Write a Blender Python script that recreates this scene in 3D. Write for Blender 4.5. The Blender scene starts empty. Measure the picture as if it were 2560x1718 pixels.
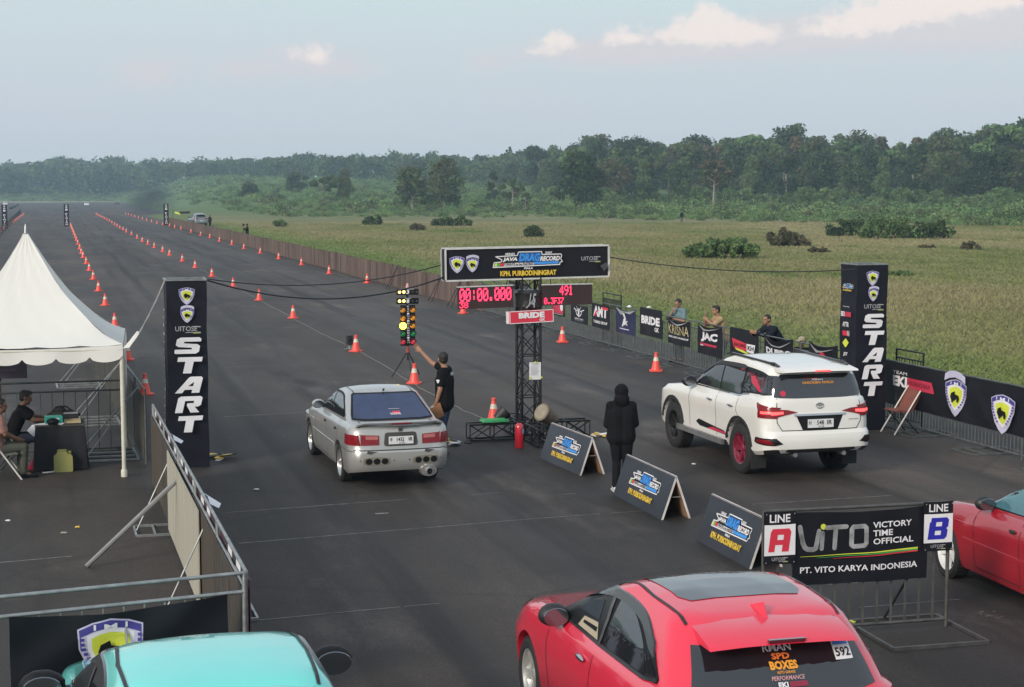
import bpy, bmesh, math, random
from mathutils import Vector, Matrix, noise
from mathutils.bvhtree import BVHTree
from mathutils.geometry import tessellate_polygon
random.seed(7)
R = math.radians
sc = bpy.context.scene
COL = sc.collection
# ------------------------------------------------------------------ camera (photo pixels are 2560 x 1718)
F, CH, PITCH = 4000.0, 4.4, math.atan(374 / 4000)
cam = bpy.data.objects.new('camera', bpy.data.cameras.new('camera'))
COL.objects.link(cam); sc.camera = cam
cam.location = (0, 0, CH); cam.rotation_euler = (math.pi / 2 - PITCH, 0, 0)
cam.data.sensor_width = 36; cam.data.lens = 36 * F / 2560
cam.data.clip_start = .1; cam.data.clip_end = 9000
# ------------------------------------------------------------------ sky, sun, exposure
SUN_EL, SUN_AZ = R(24), R(218)          # azimuth clockwise from +Y: behind the camera, to its left
wd = bpy.data.worlds.new("World"); sc.world = wd; wd.use_nodes = True
wn, wl = wd.node_tree.nodes, wd.node_tree.links
wn.clear()
def N(nodes, t, **k):
    n = nodes.new(t)
    for a, b in k.items():
        if a.startswith('i_'):
            q = a[2:]; n.inputs[int(q) if q.isdigit() else q].default_value = b
        else: setattr(n, a, b)
    return n
def wmath(op, a, b=None, c=None):
    n = wn.new('ShaderNodeMath'); n.operation = op
    for i, v in enumerate((a, b, c)):
        if v is None: continue
        if isinstance(v, (int, float)): n.inputs[i].default_value = v
        else: wl.new(v, n.inputs[i])
    return n.outputs[0]
def wmix(fac, a, b):
    n = wn.new('ShaderNodeMix'); n.data_type = 'RGBA'
    for s, v in ((n.inputs[0], fac), (n.inputs[6], a), (n.inputs[7], b)):
        if isinstance(v, (int, float)): s.default_value = v
        elif isinstance(v, tuple): s.default_value = v
        else: wl.new(v, s)
    return n.outputs[2]
WS = .1
out = N(wn, 'ShaderNodeOutputWorld'); bg = N(wn, 'ShaderNodeBackground', i_1=WS)
sky = N(wn, 'ShaderNodeTexSky', sky_type='NISHITA', sun_disc=False, sun_elevation=SUN_EL, sun_rotation=SUN_AZ,
        altitude=50, air_density=1.2, dust_density=2.5, ozone_density=1.5)
tc = N(wn, 'ShaderNodeTexCoord'); sx = N(wn, 'ShaderNodeSeparateXYZ'); wl.new(tc.outputs['Generated'], sx.inputs[0])
az = wmath('ARCTAN2', sx.outputs[0], sx.outputs[1]); el = wmath('ARCSINE', sx.outputs[2])
# hazy low sky: pale at the horizon, lilac grey band, pale teal above
hz = N(wn, 'ShaderNodeValToRGB'); wl.new(wmath('MULTIPLY', el, 2.2), hz.inputs[0])
e = hz.color_ramp.elements
e[0].position = 0; e[0].color = (.42, .46, .48, 1); e[1].position = 1; e[1].color = (.44, .50, .56, 1)
for p, c in ((.10, (.40, .43, .475, 1)), (.19, (.40, .45, .48, 1)), (.27, (.40, .49, .505, 1)), (.5, (.43, .51, .57, 1))):
    q = e.new(p); q.color = c
hz10 = N(wn, 'ShaderNodeVectorMath', operation='SCALE', i_3=1 / WS); wl.new(hz.outputs[0], hz10.inputs[0])
lowf = N(wn, 'ShaderNodeMapRange', i_1=.12, i_2=.8, i_3=.97, i_4=.75); wl.new(el, lowf.inputs[0])
col = wmix(lowf.outputs[0], sky.outputs[0], hz10.outputs[0])
# broad soft unevenness of the haze
cv = N(wn, 'ShaderNodeCombineXYZ'); wl.new(wmath('MULTIPLY', az, 5), cv.inputs[0]); wl.new(wmath('MULTIPLY', el, 22), cv.inputs[1])
n0 = N(wn, 'ShaderNodeTexNoise', i_Scale=1.3, i_Detail=3.0); wl.new(cv.outputs[0], n0.inputs['Vector'])
nf = N(wn, 'ShaderNodeMapRange', i_1=.3, i_2=.7, i_3=.0, i_4=.35); wl.new(n0.outputs[0], nf.inputs[0])
col = wmix(nf.outputs[0], col, (.41 / WS, .425 / WS, .465 / WS, 1))
# cumulus heads lit by the low sun: blobs in direction space broken up by noise
cw = N(wn, 'ShaderNodeCombineXYZ'); wl.new(wmath('MULTIPLY', az, 72), cw.inputs[0]); wl.new(wmath('MULTIPLY', el, 88), cw.inputs[1])
n1 = N(wn, 'ShaderNodeTexNoise', i_Scale=1.35, i_Detail=9.0, i_Roughness=.62); wl.new(cw.outputs[0], n1.inputs['Vector'])
def blobs(lst):
    tot = None
    for (px, py, bx, by, am) in lst:
        a = wmath('DIVIDE', wmath('SUBTRACT', az, (px - 1280) / F), bx / F)
        b = wmath('DIVIDE', wmath('SUBTRACT', el, (485 - py) / F), by / F)
        g = wmath('MULTIPLY', wmath('EXPONENT', wmath('MULTIPLY', wmath('ADD', wmath('MULTIPLY', a, a), wmath('MULTIPLY', b, b)), -1.0)), am)
        tot = g if tot is None else wmath('ADD', tot, g)
    return tot
bright = blobs([(1398, 104, 52, 26, 1.05), (1350, 134, 70, 20, .75), (1545, 104, 60, 30, .9), (1765, 62, 80, 44, 1.25), (1730, 100, 150, 30, .9),
                (1880, 98, 70, 24, .8), (2340, 10, 120, 62, 1.5), (2170, 48, 130, 52, 1.0), (2080, 88, 130, 34, .75), (2480, 20, 120, 40, .7), (785, 146, 80, 38, .95)])
faint = blobs([(395, 192, 84, 42, .95), (620, 182, 90, 30, .75), (1960, 98, 170, 40, .9), (2280, 95, 260, 60, 1.0), (1500, 140, 260, 34, .9), (785, 158, 110, 46, .8),
               (2480, 50, 160, 90, .9), (1210, 168, 60, 26, .5), (900, 182, 80, 24, .5), (1750, 120, 260, 44, .8)])
def cloudmask(s, lo, hi, amt):
    v = wmath('ADD', s, wmath('MULTIPLY', wmath('SUBTRACT', n1.outputs[0], .5), amt))
    m = N(wn, 'ShaderNodeMapRange', interpolation_type='SMOOTHSTEP', i_1=lo, i_2=hi, i_3=0, i_4=1); wl.new(v, m.inputs[0])
    return m.outputs[0]
fm = wmath('MULTIPLY', cloudmask(faint, .05, 1.0, 1.1), .6)
col = wmix(fm, col, (.475 / WS, .43 / WS, .445 / WS, 1))
hi_ = cloudmask(bright, .38, 1.12, 2.0)
col = wmix(wmath('MULTIPLY', hi_, .9), col, (.61 / WS, .545 / WS, .515 / WS, 1))
wl.new(col, bg.inputs[0]); wl.new(bg.outputs[0], out.inputs[0])
sun = bpy.data.objects.new('sun', bpy.data.lights.new('sun', 'SUN')); COL.objects.link(sun)
sun.data.energy = 1.9; sun.data.angle = R(16); sun.data.color = (1, .90, .77)
sd = Vector((math.sin(SUN_AZ) * math.cos(SUN_EL), math.cos(SUN_AZ) * math.cos(SUN_EL), math.sin(SUN_EL)))
sun.rotation_euler = sd.to_track_quat('Z', 'Y').to_euler(); sun.location = sd * 60
sc.view_settings.view_transform = 'Standard'; sc.view_settings.look = 'None'
sc.view_settings.exposure = 0.66; sc.view_settings.gamma = 1
sc.cycles.use_denoising = True
sc.cycles.max_bounces = 8; sc.cycles.volume_bounces = 1; sc.cycles.transparent_max_bounces = 12
# ------------------------------------------------------------------ placing: a photo pixel on a horizontal plane
_fw, _up = Vector((0, math.cos(PITCH), -math.sin(PITCH))), Vector((0, math.sin(PITCH), math.cos(PITCH)))
def ray(px, py): return Vector((px - 1280, 0, 0)) + _up * (859 - py) + _fw * F
def G(px, py, z=0.0):
    d = ray(px, py); t = (z - CH) / d.z
    return Vector((d.x * t, d.y * t, z))
_vp = ray(143, 485); U = Vector((_vp.x, _vp.y, 0)).normalized()   # along the runway
V = Vector((U.y, -U.x, 0))                                         # across it, to the right
ANG = math.atan2(V.y, V.x)                                         # z rotation whose local x runs across the runway
# ------------------------------------------------------------------ materials
MATS = {}
def mat(name, col, rough=.6, metal=0.0, var=.12, scale=6.0, bump=0.0, coat=0.0, emit=0.0, spec=.5, bscale=None, col2=None, detail=4.0, stretch=None, sheen=0.0):
    if name in MATS: return MATS[name]
    m = bpy.data.materials.new(name); m.use_nodes = True; MATS[name] = m
    ns, ls = m.node_tree.nodes, m.node_tree.links
    b = ns['Principled BSDF']; b.inputs['Roughness'].default_value = rough; b.inputs['Metallic'].default_value = metal
    b.inputs['Specular IOR Level'].default_value = spec
    b.inputs['Coat Weight'].default_value = coat; b.inputs['Coat Roughness'].default_value = .04
    if sheen: b.inputs['Sheen Weight'].default_value = sheen
    c = tuple(col) + (1,)
    tcn = ns.new('ShaderNodeTexCoord'); vec = tcn.outputs['Object']
    if stretch:
        mp = N(ns, 'ShaderNodeMapping', i_Scale=stretch); ls.new(vec, mp.inputs[0]); vec = mp.outputs[0]
    if var or col2:
        nz = N(ns, 'ShaderNodeTexNoise', i_Scale=scale, i_Detail=detail); ls.new(vec, nz.inputs['Vector'])
        mx = ns.new('ShaderNodeMix'); mx.data_type = 'RGBA'
        mr = N(ns, 'ShaderNodeMapRange', i_1=.3, i_2=.7); ls.new(nz.outputs[0], mr.inputs[0]); ls.new(mr.outputs[0], mx.inputs[0])
        mx.inputs[6].default_value = tuple(x * (1 - var) for x in col) + (1,)
        mx.inputs[7].default_value = (tuple(col2) + (1,)) if col2 else tuple(min(1, x * (1 + var)) for x in col) + (1,)
        ls.new(mx.outputs[2], b.inputs['Base Color'])
    else: b.inputs['Base Color'].default_value = c
    if bump:
        nb = N(ns, 'ShaderNodeTexNoise', i_Scale=bscale or scale * 4, i_Detail=3.0); ls.new(vec, nb.inputs['Vector'])
        bp = N(ns, 'ShaderNodeBump', i_Strength=bump, i_Distance=.02); ls.new(nb.outputs[0], bp.inputs['Height']); ls.new(bp.outputs[0], b.inputs['Normal'])
    if emit:
        b.inputs['Emission Color'].default_value = c; b.inputs['Emission Strength'].default_value = emit
    return m
def paint(name, col, rough=.3, coat=1.0, metal=0.0, flake=.03):
    return mat(name, col, rough, metal, var=flake, scale=2.0, coat=coat, spec=.5)
black = mat('black paint', (.008, .008, .0095), .5, spec=.25)
rubber = mat('tyre rubber', (.016, .016, .017), .8, bump=.3, scale=20)
darkplastic = mat('dark plastic', (.02, .02, .022), .5)
steel = mat('galvanised steel', (.33, .35, .35), .45, .7, var=.25, scale=9)
darksteel = mat('black steel', (.011, .011, .013), .45, .3, var=.3)
fencegrey = mat('weathered fence steel', (.10, .112, .112), .55, .3, var=.3, scale=7)
vinyl = mat('black vinyl', (.009, .0095, .014), .42, spec=.3, var=.2, bump=.15, scale=2.5, bscale=5)
white = mat('white print', (.74, .73, .76), .5, var=.04)
lav = mat('lavender print', (.52, .50, .66), .5, var=.05)
navy = mat('navy print', (.06, .05, .26), .5, var=.05)
yel = mat('yellow print', (.62, .68, .06), .5, var=.06)
gold = mat('gold print', (.70, .47, .045), .5, var=.2, scale=14)
dblue = mat('dark blue print', (.012, .09, .33), .5, var=.08)
blue = mat('blue print', (.045, .27, .70), .5, var=.08)
red = mat('red print', (.62, .03, .06), .5, var=.06)
crim = mat('crimson print', (.50, .03, .07), .5, var=.08)
green = mat('green print', (.05, .35, .08), .5, var=.06)
grey = mat('grey print', (.36, .36, .38), .5, var=.06)
dgrey = mat('dark grey print', (.06, .06, .065), .5, var=.06)
orange = mat('orange print', (.80, .20, .03), .5, var=.06)
glass = mat('dark tinted glass', (.012, .014, .018), .04, var=0, spec=.9, coat=.6)
chrome = mat('chrome', (.62, .63, .64), .12, 1.0, var=.05)
alloy = mat('silver alloy', (.55, .55, .54), .3, .8, var=.08)
lampred = mat('red lamp lens', (.20, .007, .013), .2, spec=.3, coat=.35, var=.15, scale=20)
lampclear = mat('clear lamp lens', (.45, .42, .40), .1, coat=1, var=.15, scale=20)
plate = mat('number plate', (.70, .71, .72), .4, var=.05)
# ------------------------------------------------------------------ mesh builder
class MB:
    def __init__(s): s.v = []; s.f = []; s.m = []
    def add(s, vs, fs, mi=0, M=None):
        o = len(s.v)
        s.v += [tuple(M @ Vector(p)) if M else tuple(p) for p in vs]
        s.f += [tuple(i + o for i in f) for f in fs]; s.m += [mi] * len(fs)
    def box(s, c, z, mi=0, M=None, taper=1.0, rz=0.0):
        hx, hy, hz = z[0] / 2, z[1] / 2, z[2] / 2
        vs = [(a * hx * (taper if k > 0 else 1), b * hy * (taper if k > 0 else 1), k * hz) for k in (-1, 1) for a, b in ((-1, -1), (1, -1), (1, 1), (-1, 1))]
        fs = [(3, 2, 1, 0), (4, 5, 6, 7), (0, 1, 5, 4), (1, 2, 6, 5), (2, 3, 7, 6), (3, 0, 4, 7)]
        T = Matrix.Translation(c) @ Matrix.Rotation(rz, 4, 'Z')
        s.add(vs, fs, mi, (M @ T) if M else T)
    def tube(s, p, q, r, n=6, r2=None, mi=0, caps=True):
        p, q = Vector(p), Vector(q); d = q - p
        if d.length < 1e-6: return
        r2 = r if r2 is None else r2
        a = d.orthogonal().normalized(); b = d.normalized().cross(a)
        vs = [tuple(c + (a * math.cos(t) + b * math.sin(t)) * rr) for c, rr in ((p, r), (q, r2)) for t in [2 * math.pi * (i + .5) / n for i in range(n)]]
        fs = [(i, (i + 1) % n, n + (i + 1) % n, n + i) for i in range(n)]
        if caps: fs += [tuple(range(n - 1, -1, -1)), tuple(range(n, 2 * n))]
        s.add(vs, fs, mi)
    def path(s, pts, r, n=6, mi=0):
        for a, b in zip(pts, pts[1:]): s.tube(a, b, r, n, mi=mi)
    def bar(s, p, q, w, h, mi=0, up=(0, 0, 1)):
        p, q = Vector(p), Vector(q); d = (q - p).normalized(); a = d.cross(Vector(up))
        a = a.normalized() if a.length > 1e-4 else d.orthogonal().normalized()
        b = a.cross(d)
        vs = [tuple(c + a * x * w / 2 + b * y * h / 2) for c in (p, q) for x, y in ((-1, -1), (1, -1), (1, 1), (-1, 1))]
        s.add(vs, [(3, 2, 1, 0), (4, 5, 6, 7), (0, 1, 5, 4), (1, 2, 6, 5), (2, 3, 7, 6), (3, 0, 4, 7)], mi)
    def lathe(s, prof, n=16, c=(0, 0, 0), mi=0, M=None):
        vs = []; fs = []
        for r, z in prof:
            vs += [(c[0] + r * math.cos(2 * math.pi * i / n), c[1] + r * math.sin(2 * math.pi * i / n), c[2] + z) for i in range(n)]
        for k in range(len(prof) - 1):
            fs += [(k * n + i, k * n + (i + 1) % n, (k + 1) * n + (i + 1) % n, (k + 1) * n + i) for i in range(n)]
        fs += [tuple(range(n - 1, -1, -1)), tuple(range((len(prof) - 1) * n, len(prof) * n))]
        s.add(vs, fs, mi, M)
    def prism(s, poly, z0, z1, mi=0, M=None, side=None):
        n = len(poly)
        ar = sum(poly[i][0] * poly[(i + 1) % n][1] - poly[(i + 1) % n][0] * poly[i][1] for i in range(n))
        if ar < 0: poly = poly[::-1]
        vs = [(x, y, z0) for x, y in poly] + [(x, y, z1) for x, y in poly]
        tr = tessellate_polygon([[Vector((x, y, 0)) for x, y in poly]])
        def orient(t):
            a, b, c = (poly[i] for i in t)
            return t if (b[0] - a[0]) * (c[1] - a[1]) - (b[1] - a[1]) * (c[0] - a[0]) > 0 else t[::-1]
        tr = [orient(t) for t in tr]
        s.add(vs, [tuple(i + n for i in t) for t in tr] + [t[::-1] for t in tr], mi, M)
        s.add(vs, [(i, (i + 1) % n, n + (i + 1) % n, n + i) for i in range(n)], mi if side is None else side, M)
    def blob(s, c, r, n=8, mi=0, M=None, jit=0.0):
        vs = [(0, 0, -1)]; k = n // 2 + 1
        for j in range(1, k):
            t = math.pi * j / k
            vs += [(math.sin(t) * math.cos(2 * math.pi * i / n), math.sin(t) * math.sin(2 * math.pi * i / n), -math.cos(t)) for i in range(n)]
        vs.append((0, 0, 1)); L = len(vs) - 1
        fs = [(0, 1 + (i + 1) % n, 1 + i) for i in range(n)]
        for j in range(k - 2):
            o = 1 + j * n; fs += [(o + i, o + (i + 1) % n, o + n + (i + 1) % n, o + n + i) for i in range(n)]
        o = 1 + (k - 2) * n; fs += [(o + i, o + (i + 1) % n, L) for i in range(n)]
        r = (r, r, r) if isinstance(r, (int, float)) else r
        vs = [Vector((x * r[0], y * r[1], z * r[2])) * (1 + random.uniform(-jit, jit)) for x, y, z in vs]
        T = Matrix.Translation(c); s.add(vs, fs, mi, T @ M if M else T)
    def build(s, name, mats, parent=None, smooth=None, loc=None):
        me = bpy.data.meshes.new(name); me.from_pydata(s.v, [], s.f)
        for m in (mats if isinstance(mats, (list, tuple)) else [mats]): me.materials.append(m)
        me.polygons.foreach_set('material_index', s.m)
        return link(name, me, parent, smooth, loc)
def link(name, me, parent=None, smooth=None, loc=None):
    if smooth:
        me.polygons.foreach_set('use_smooth', [True] * len(me.polygons)); me.set_sharp_from_angle(angle=R(smooth))
    me.update()
    o = bpy.data.objects.new(name, me); COL.objects.link(o)
    if parent: o.parent = parent
    if loc is not None: o.location = loc
    return o
def tag(o, label, cat, group=None, kind=None):
    if label: o['label'] = label
    if cat: o['category'] = cat
    if group: o['group'] = group
    if kind: o['kind'] = kind
    return o
def thing(name, label, cat, loc=(0, 0, 0), rz=0.0, group=None):
    o = bpy.data.objects.new(name, None); COL.objects.link(o); o.empty_display_size = .2
    o.location = loc; o.rotation_euler = (0, 0, rz)
    return tag(o, label, cat, group)
def dup(root, loc, rz=None, label=None, group=None, scale=None):
    r = root.copy(); COL.objects.link(r); r.location = loc
    if rz is not None: r.rotation_euler = (0, 0, rz)
    if scale: r.scale = (scale,) * 3
    if label: r['label'] = label
    if group: r['group'] = group
    for ch in list(root.children):
        c = ch.copy(); COL.objects.link(c); c.parent = r
        for g in ch.children:
            d = g.copy(); COL.objects.link(d); d.parent = c
    return r
# ------------------------------------------------------------------ lettering and flat artwork
_tx = {}
def text2d(s, bold=.0, shear=0.0):
    k = (s, bold, shear)
    if k in _tx: return _tx[k]
    cu = bpy.data.curves.new('t', 'FONT'); cu.body = s; cu.offset = bold; cu.shear = shear; cu.resolution_u = 2; cu.fill_mode = 'BOTH'
    o = bpy.data.objects.new('t', cu); COL.objects.link(o)
    dg = bpy.context.evaluated_depsgraph_get(); ev = o.evaluated_get(dg); me = ev.to_mesh()
    vs = [(v.co.x, v.co.y) for v in me.vertices]; fs = [tuple(p.vertices) for p in me.polygons]
    ev.to_mesh_clear(); bpy.data.objects.remove(o); bpy.data.curves.remove(cu)
    x0, x1 = min(v[0] for v in vs), max(v[0] for v in vs); y0, y1 = min(v[1] for v in vs), max(v[1] for v in vs)
    vs = [((x - x0) / (x1 - x0), (y - y0) / max(1e-6, y1 - y0)) for x, y in vs]
    _tx[k] = (vs, fs); return _tx[k]
GL = {  # blocky poster capitals on a unit square
 'S': [[(.06, 0), (.88, 0), (1, .12), (1, .46), (.88, .58), (.32, .64), (.32, .74), (1, .74), (1, .9), (.9, 1), (.14, 1), (0, .88), (0, .54), (.12, .42), (.68, .36), (.68, .26), (0, .26), (0, .06)]],
 'T': [[(.33, 0), (.67, 0), (.67, .72), (1, .72), (1, 1), (0, 1), (0, .72), (.33, .72)]],
 'A': [[(0, 0), (.3, 0), (.37, .2), (.68, .2), (.68, 0), (1, 0), (1, .9), (.93, 1), (.5, 1), (.42, .93)], [(.48, .42), (.68, .42), (.68, .68)]],
 'R': [[(0, 0), (.31, 0), (.31, .72), (.68, .72), (.68, .58), (.42, .58), (.42, .44), (.64, 0), (1, 0), (.76, .36), (.9, .36), (1, .46), (1, .9), (.9, 1), (.1, 1), (0, .9)]],
 'a': [[(0, 0), (.3, 0), (.3, .3), (.66, .3), (.66, 0), (1, 0), (1, .86), (.88, 1), (.08, 1), (0, .86)], [(.36, .52), (.66, .52), (.66, .74), (.36, .74)]],
 'B': [[(0, 0), (.88, 0), (1, .12), (1, .42), (.92, .5), (1, .58), (1, .88), (.88, 1), (.06, 1), (.06, .8), (0, .8)], [(.34, .2), (.66, .2), (.66, .4), (.34, .4)], [(.34, .6), (.66, .6), (.66, .8), (.34, .8)]],
}
class Art:
    """flat artwork in the plane (u right, v up); every later layer lies a hair in front"""
    def __init__(s, name): s.name = name; s.mb = MB(); s.mats = []; s.k = 0; s.dz = .0012
    def _mi(s, m):
        if m not in s.mats: s.mats.append(m)
        return s.mats.index(m)
    def poly(s, m, pts, holes=(), z=None):
        s.k += (z is None); z = s.k * s.dz if z is None else z
        loops = [[Vector((x, y, 0)) for x, y in l] for l in [pts] + list(holes)]
        flat = [p for l in loops for p in l]
        s.mb.add([(p.x, p.y, z) for p in flat], [s._o(flat, t) for t in tessellate_polygon(loops)], s._mi(m)); return s
    def _o(s, fl, t):
        a, b, c = (fl[i] for i in t)
        return t if (b.x - a.x) * (c.y - a.y) - (b.y - a.y) * (c.x - a.x) > 0 else t[::-1]
    def rect(s, m, x0, y0, x1, y1): return s.poly(m, [(x0, y0), (x1, y0), (x1, y1), (x0, y1)])
    def disc(s, m, x, y, r, r2=None, n=14): return s.poly(m, [(x + r * math.cos(2 * math.pi * i / n), y + (r2 or r) * math.sin(2 * math.pi * i / n)) for i in range(n)])
    def stroke(s, m, pts, w, closed=True):
        s.k += 1; z = s.k * s.dz; n = len(pts)
        for i in range(n if closed else n - 1):
            a, b = Vector(pts[i]), Vector(pts[(i + 1) % n]); d = (b - a)
            if d.length < 1e-6: continue
            d.normalize(); p = Vector((-d.y, d.x)) * w / 2; e = d * w * .4
            q = [a - p, b - p, b + p, a + p] if w > .045 else [a - e - p, b + e - p, b + e + p, a - e + p]
            s.mb.add([(t.x, t.y, z) for t in q], [(0, 1, 2, 3)], s._mi(m))
        return s
    def tube(s, m, pts, w, closed=False):
        """a stroke with rounded corners and ends"""
        s.stroke(m, pts, w, closed); k = s.k
        for i, p in enumerate(pts): s.poly(m, [(p[0] + w * .5 * math.cos(j * math.pi / 6), p[1] + w * .5 * math.sin(j * math.pi / 6)) for j in range(12)], z=(k + .25 + .02 * i) * s.dz)
        s.k = k; return s
    def text(s, m, t, x0, y0, x1, y1, bold=.02, shear=0.0, slope=0.0):
        s.k += 1; z = s.k * s.dz
        vs, fs = text2d(t, bold, shear)
        s.mb.add([(x0 + x * (x1 - x0), y0 + y * (y1 - y0) + slope * x * (x1 - x0), z) for x, y in vs], fs, s._mi(m)); return s
    def glyph(s, m, ch, x0, y0, x1, y1, slant=.0):
        def T(l): return [(x0 + (x + slant * (y - .5)) * (x1 - x0), y0 + y * (y1 - y0)) for x, y in l]
        g = GL[ch]; return s.poly(m, T(g[0]), [T(h) for h in g[1:]])
    def build(s, parent, M=None, warp=None):
        if M: s.mb.v = [tuple(M @ Vector(p)) for p in s.mb.v]
        o = s.mb.build(s.name, s.mats, parent)
        if warp:
            bm = bmesh.new(); bm.from_mesh(o.data); bmesh.ops.triangulate(bm, faces=[f for f in bm.faces if len(f.verts) > 4 or f.calc_area() > .002])
            for _ in range(5):
                ed = [e for e in bm.edges if e.calc_length() > .09]
                if not ed: break
                bmesh.ops.subdivide_edges(bm, edges=ed, cuts=1); bmesh.ops.triangulate(bm, faces=[f for f in bm.faces if len(f.verts) > 4])
            for v in bm.verts: v.co = warp(v.co.copy())
            bm.to_mesh(o.data); bm.free()
        return o
def plane(o, u, v):
    u, v = Vector(u).normalized(), Vector(v).normalized(); n = u.cross(v)
    return Matrix(((u.x, v.x, n.x, o[0]), (u.y, v.y, n.y, o[1]), (u.z, v.z, n.z, o[2]), (0, 0, 0, 1)))
def shield(a, x, y, h, cap=False, word=True, w=.84):
    """the sporting club's shield: lavender rim with navy lettering round a yellow inner shield"""
    def S(k, t=0): return [(x + px * h * k * w, y + py * h * k + t * h) for px, py in
        ((-.5, .36), (-.28, .45), (0, .5), (.28, .45), (.5, .36), (.48, .05), (.36, -.22), (.18, -.42), (0, -.54), (-.18, -.42), (-.36, -.22), (-.48, .05))]
    a.poly(lav, S(1.0)); a.poly(navy, S(.95))
    a.poly(white, S(.88, -.02)) if not word else a.poly(lav, S(.90, -.09))
    a.poly(white, S(.72, -.01)); a.poly(yel, S(.58, 0))
    if word: a.text(white, 'I M I', x - .26 * h * w, y + .335 * h, x + .26 * h * w, y + .42 * h, .01)
    # navy dashes of the rim lettering
    for sg in (-1, 1):
        for i in range(7):
            t = i / 6.5; px = sg * (.435 - .27 * t * t); py = .20 - .50 * t
            a.rect(navy, x + (px - .03) * h * w, y + (py - .024) * h, x + (px + .03) * h * w, y + (py + .024) * h)
    # dark car and flag emblem in the centre
    a.poly(black, [(x + px * h * w, y + py * h) for px, py in ((-.2, -.02), (-.16, .1), (-.02, .16), (.0, .08), (.16, .05), (.2, -.08), (.06, -.05), (-.04, -.12), (-.14, -.1))])
    a.disc(black, x + .13 * h * w, y - .1 * h, .05 * h, n=8); a.disc(black, x - .1 * h * w, y - .13 * h, .04 * h, n=8)
    if cap: a.poly(lav, [(x + px * h * w, y + py * h) for px, py in ((-.5, .42), (-.28, .51), (0, .56), (.28, .51), (.5, .42), (.48, .62), (.26, .72), (0, .75), (-.26, .72), (-.48, .62))])
def vito_small(a, x, y, w):
    h = w * .2
    a.text(grey, 'UITO', x - w / 2, y, x + w * .12, y + h, .01); a.text(grey, 'SE', x + w * .13, y, x + w * .36, y + h, .01)
    a.rect(grey, x + w * .2, y + h * .75, x + w * .5, y + h * .95); a.rect(grey, x - w * .1, y - h * .3, x + w * .5, y - h * .18); a.rect(yel, x + w * .2, y - h * .45, x + w * .5, y - h * .36)
def jdr(a, cx, cy, w, sub=True):
    """event logo: JAVA DRAG RECORD in a white outlined ribbon"""
    k = w / 1295.0
    def P(x, y): return (cx + (x - 688) * k, cy - (y - 265) * k)
    def T(m, t, x0, y0, x1, y1, **q): a.text(m, t, *P(x0, y1), *P(x1, y0), **q)
    o = [P(*p) for p in ((90, 205), (495, 190), (512, 130), (945, 130), (955, 185), (1310, 182), (1325, 210), (1303, 265), (1335, 318), (1292, 330), (1285, 370), (40, 395), (62, 310), (186, 303), (206, 262))]
    a.poly(black, o); a.stroke(white, o, 17 * k)
    a.poly(white, [P(*p) for p in ((62, 380), (78, 325), (800, 322), (800, 362))])
    for m, x0, x1 in ((yel, 75, 112), (green, 112, 165), (red, 165, 245)): a.poly(m, [P(x0 + 6, 322), P(x1 + 6, 321), P(x1 - 4, 374), P(x0 - 4, 375)])
    T(black, 'CREATE to be FASTEST', 252, 326, 792, 364, bold=.03)
    a.poly(blue, [P(800, 312), P(1268, 306), P(1255, 352), P(800, 358)])
    T(white, 'JAVA', 215, 222, 490, 305, bold=.05, shear=.2)
    T(white, 'RECORD', 912, 212, 1287, 300, bold=.05, shear=.2)
    a.poly(dblue, [P(*p) for p in ((505, 300), (530, 150), (925, 150), (930, 210), (900, 308))])
    T(blue, 'DRAG', 520, 158, 915, 300, bold=.04, shear=.2)
    T(white, 'SERIES', 260, 142, 445, 180, bold=.03, shear=.2); T(white, '2025', 1000, 132, 1140, 170, bold=.03, shear=.3)
    T(white, 'PIALA', 610, 404, 775, 440, bold=.04, shear=.1)
    T(gold, 'KPH. PURBODININGRAT', 165, 460, 1215, 555, bold=.05)
# ------------------------------------------------------------------ terrain and runway
import numpy as np
rng = np.random.default_rng(5)
def lerp_tab(x, tab):
    for (a, ya), (b, yb) in zip(tab, tab[1:]):
        if x <= b: return ya + (yb - ya) * max(0, (x - a)) / (b - a)
    return tab[-1][1]
Z0T = [(-3000, 960), (330, 960), (430, 790), (560, 430), (700, 316), (1300, 302), (2000, 250), (2600, 212), (9000, 212)]
def terr(x, y):
    if y < 150: return 0.0
    z0 = lerp_tab(1280 + F * x / y, Z0T); t = max(0.0, y / z0 - 1)
    z = min(13.0, 6.5 * (z0 / 300) ** 2.2 * t ** 1.2)
    return z * min(1.0, (y - 150) / 100)
def on_ground(px, py):
    Y = 12.0
    while Y < 2500:
        X = (px - 1280) / F * Y
        z = terr(X, Y); d = Vector((X, Y, z - CH))
        sy = 859 - F * d.dot(_up) / d.dot(_fw)
        if sy <= py: break
        Y *= 1.004
    X = (px - 1280) / F * Y
    return Vector((X, Y, terr(X, Y)))
SF = G(1728, 925).dot(V)            # lateral position of the right-hand barriers
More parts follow.
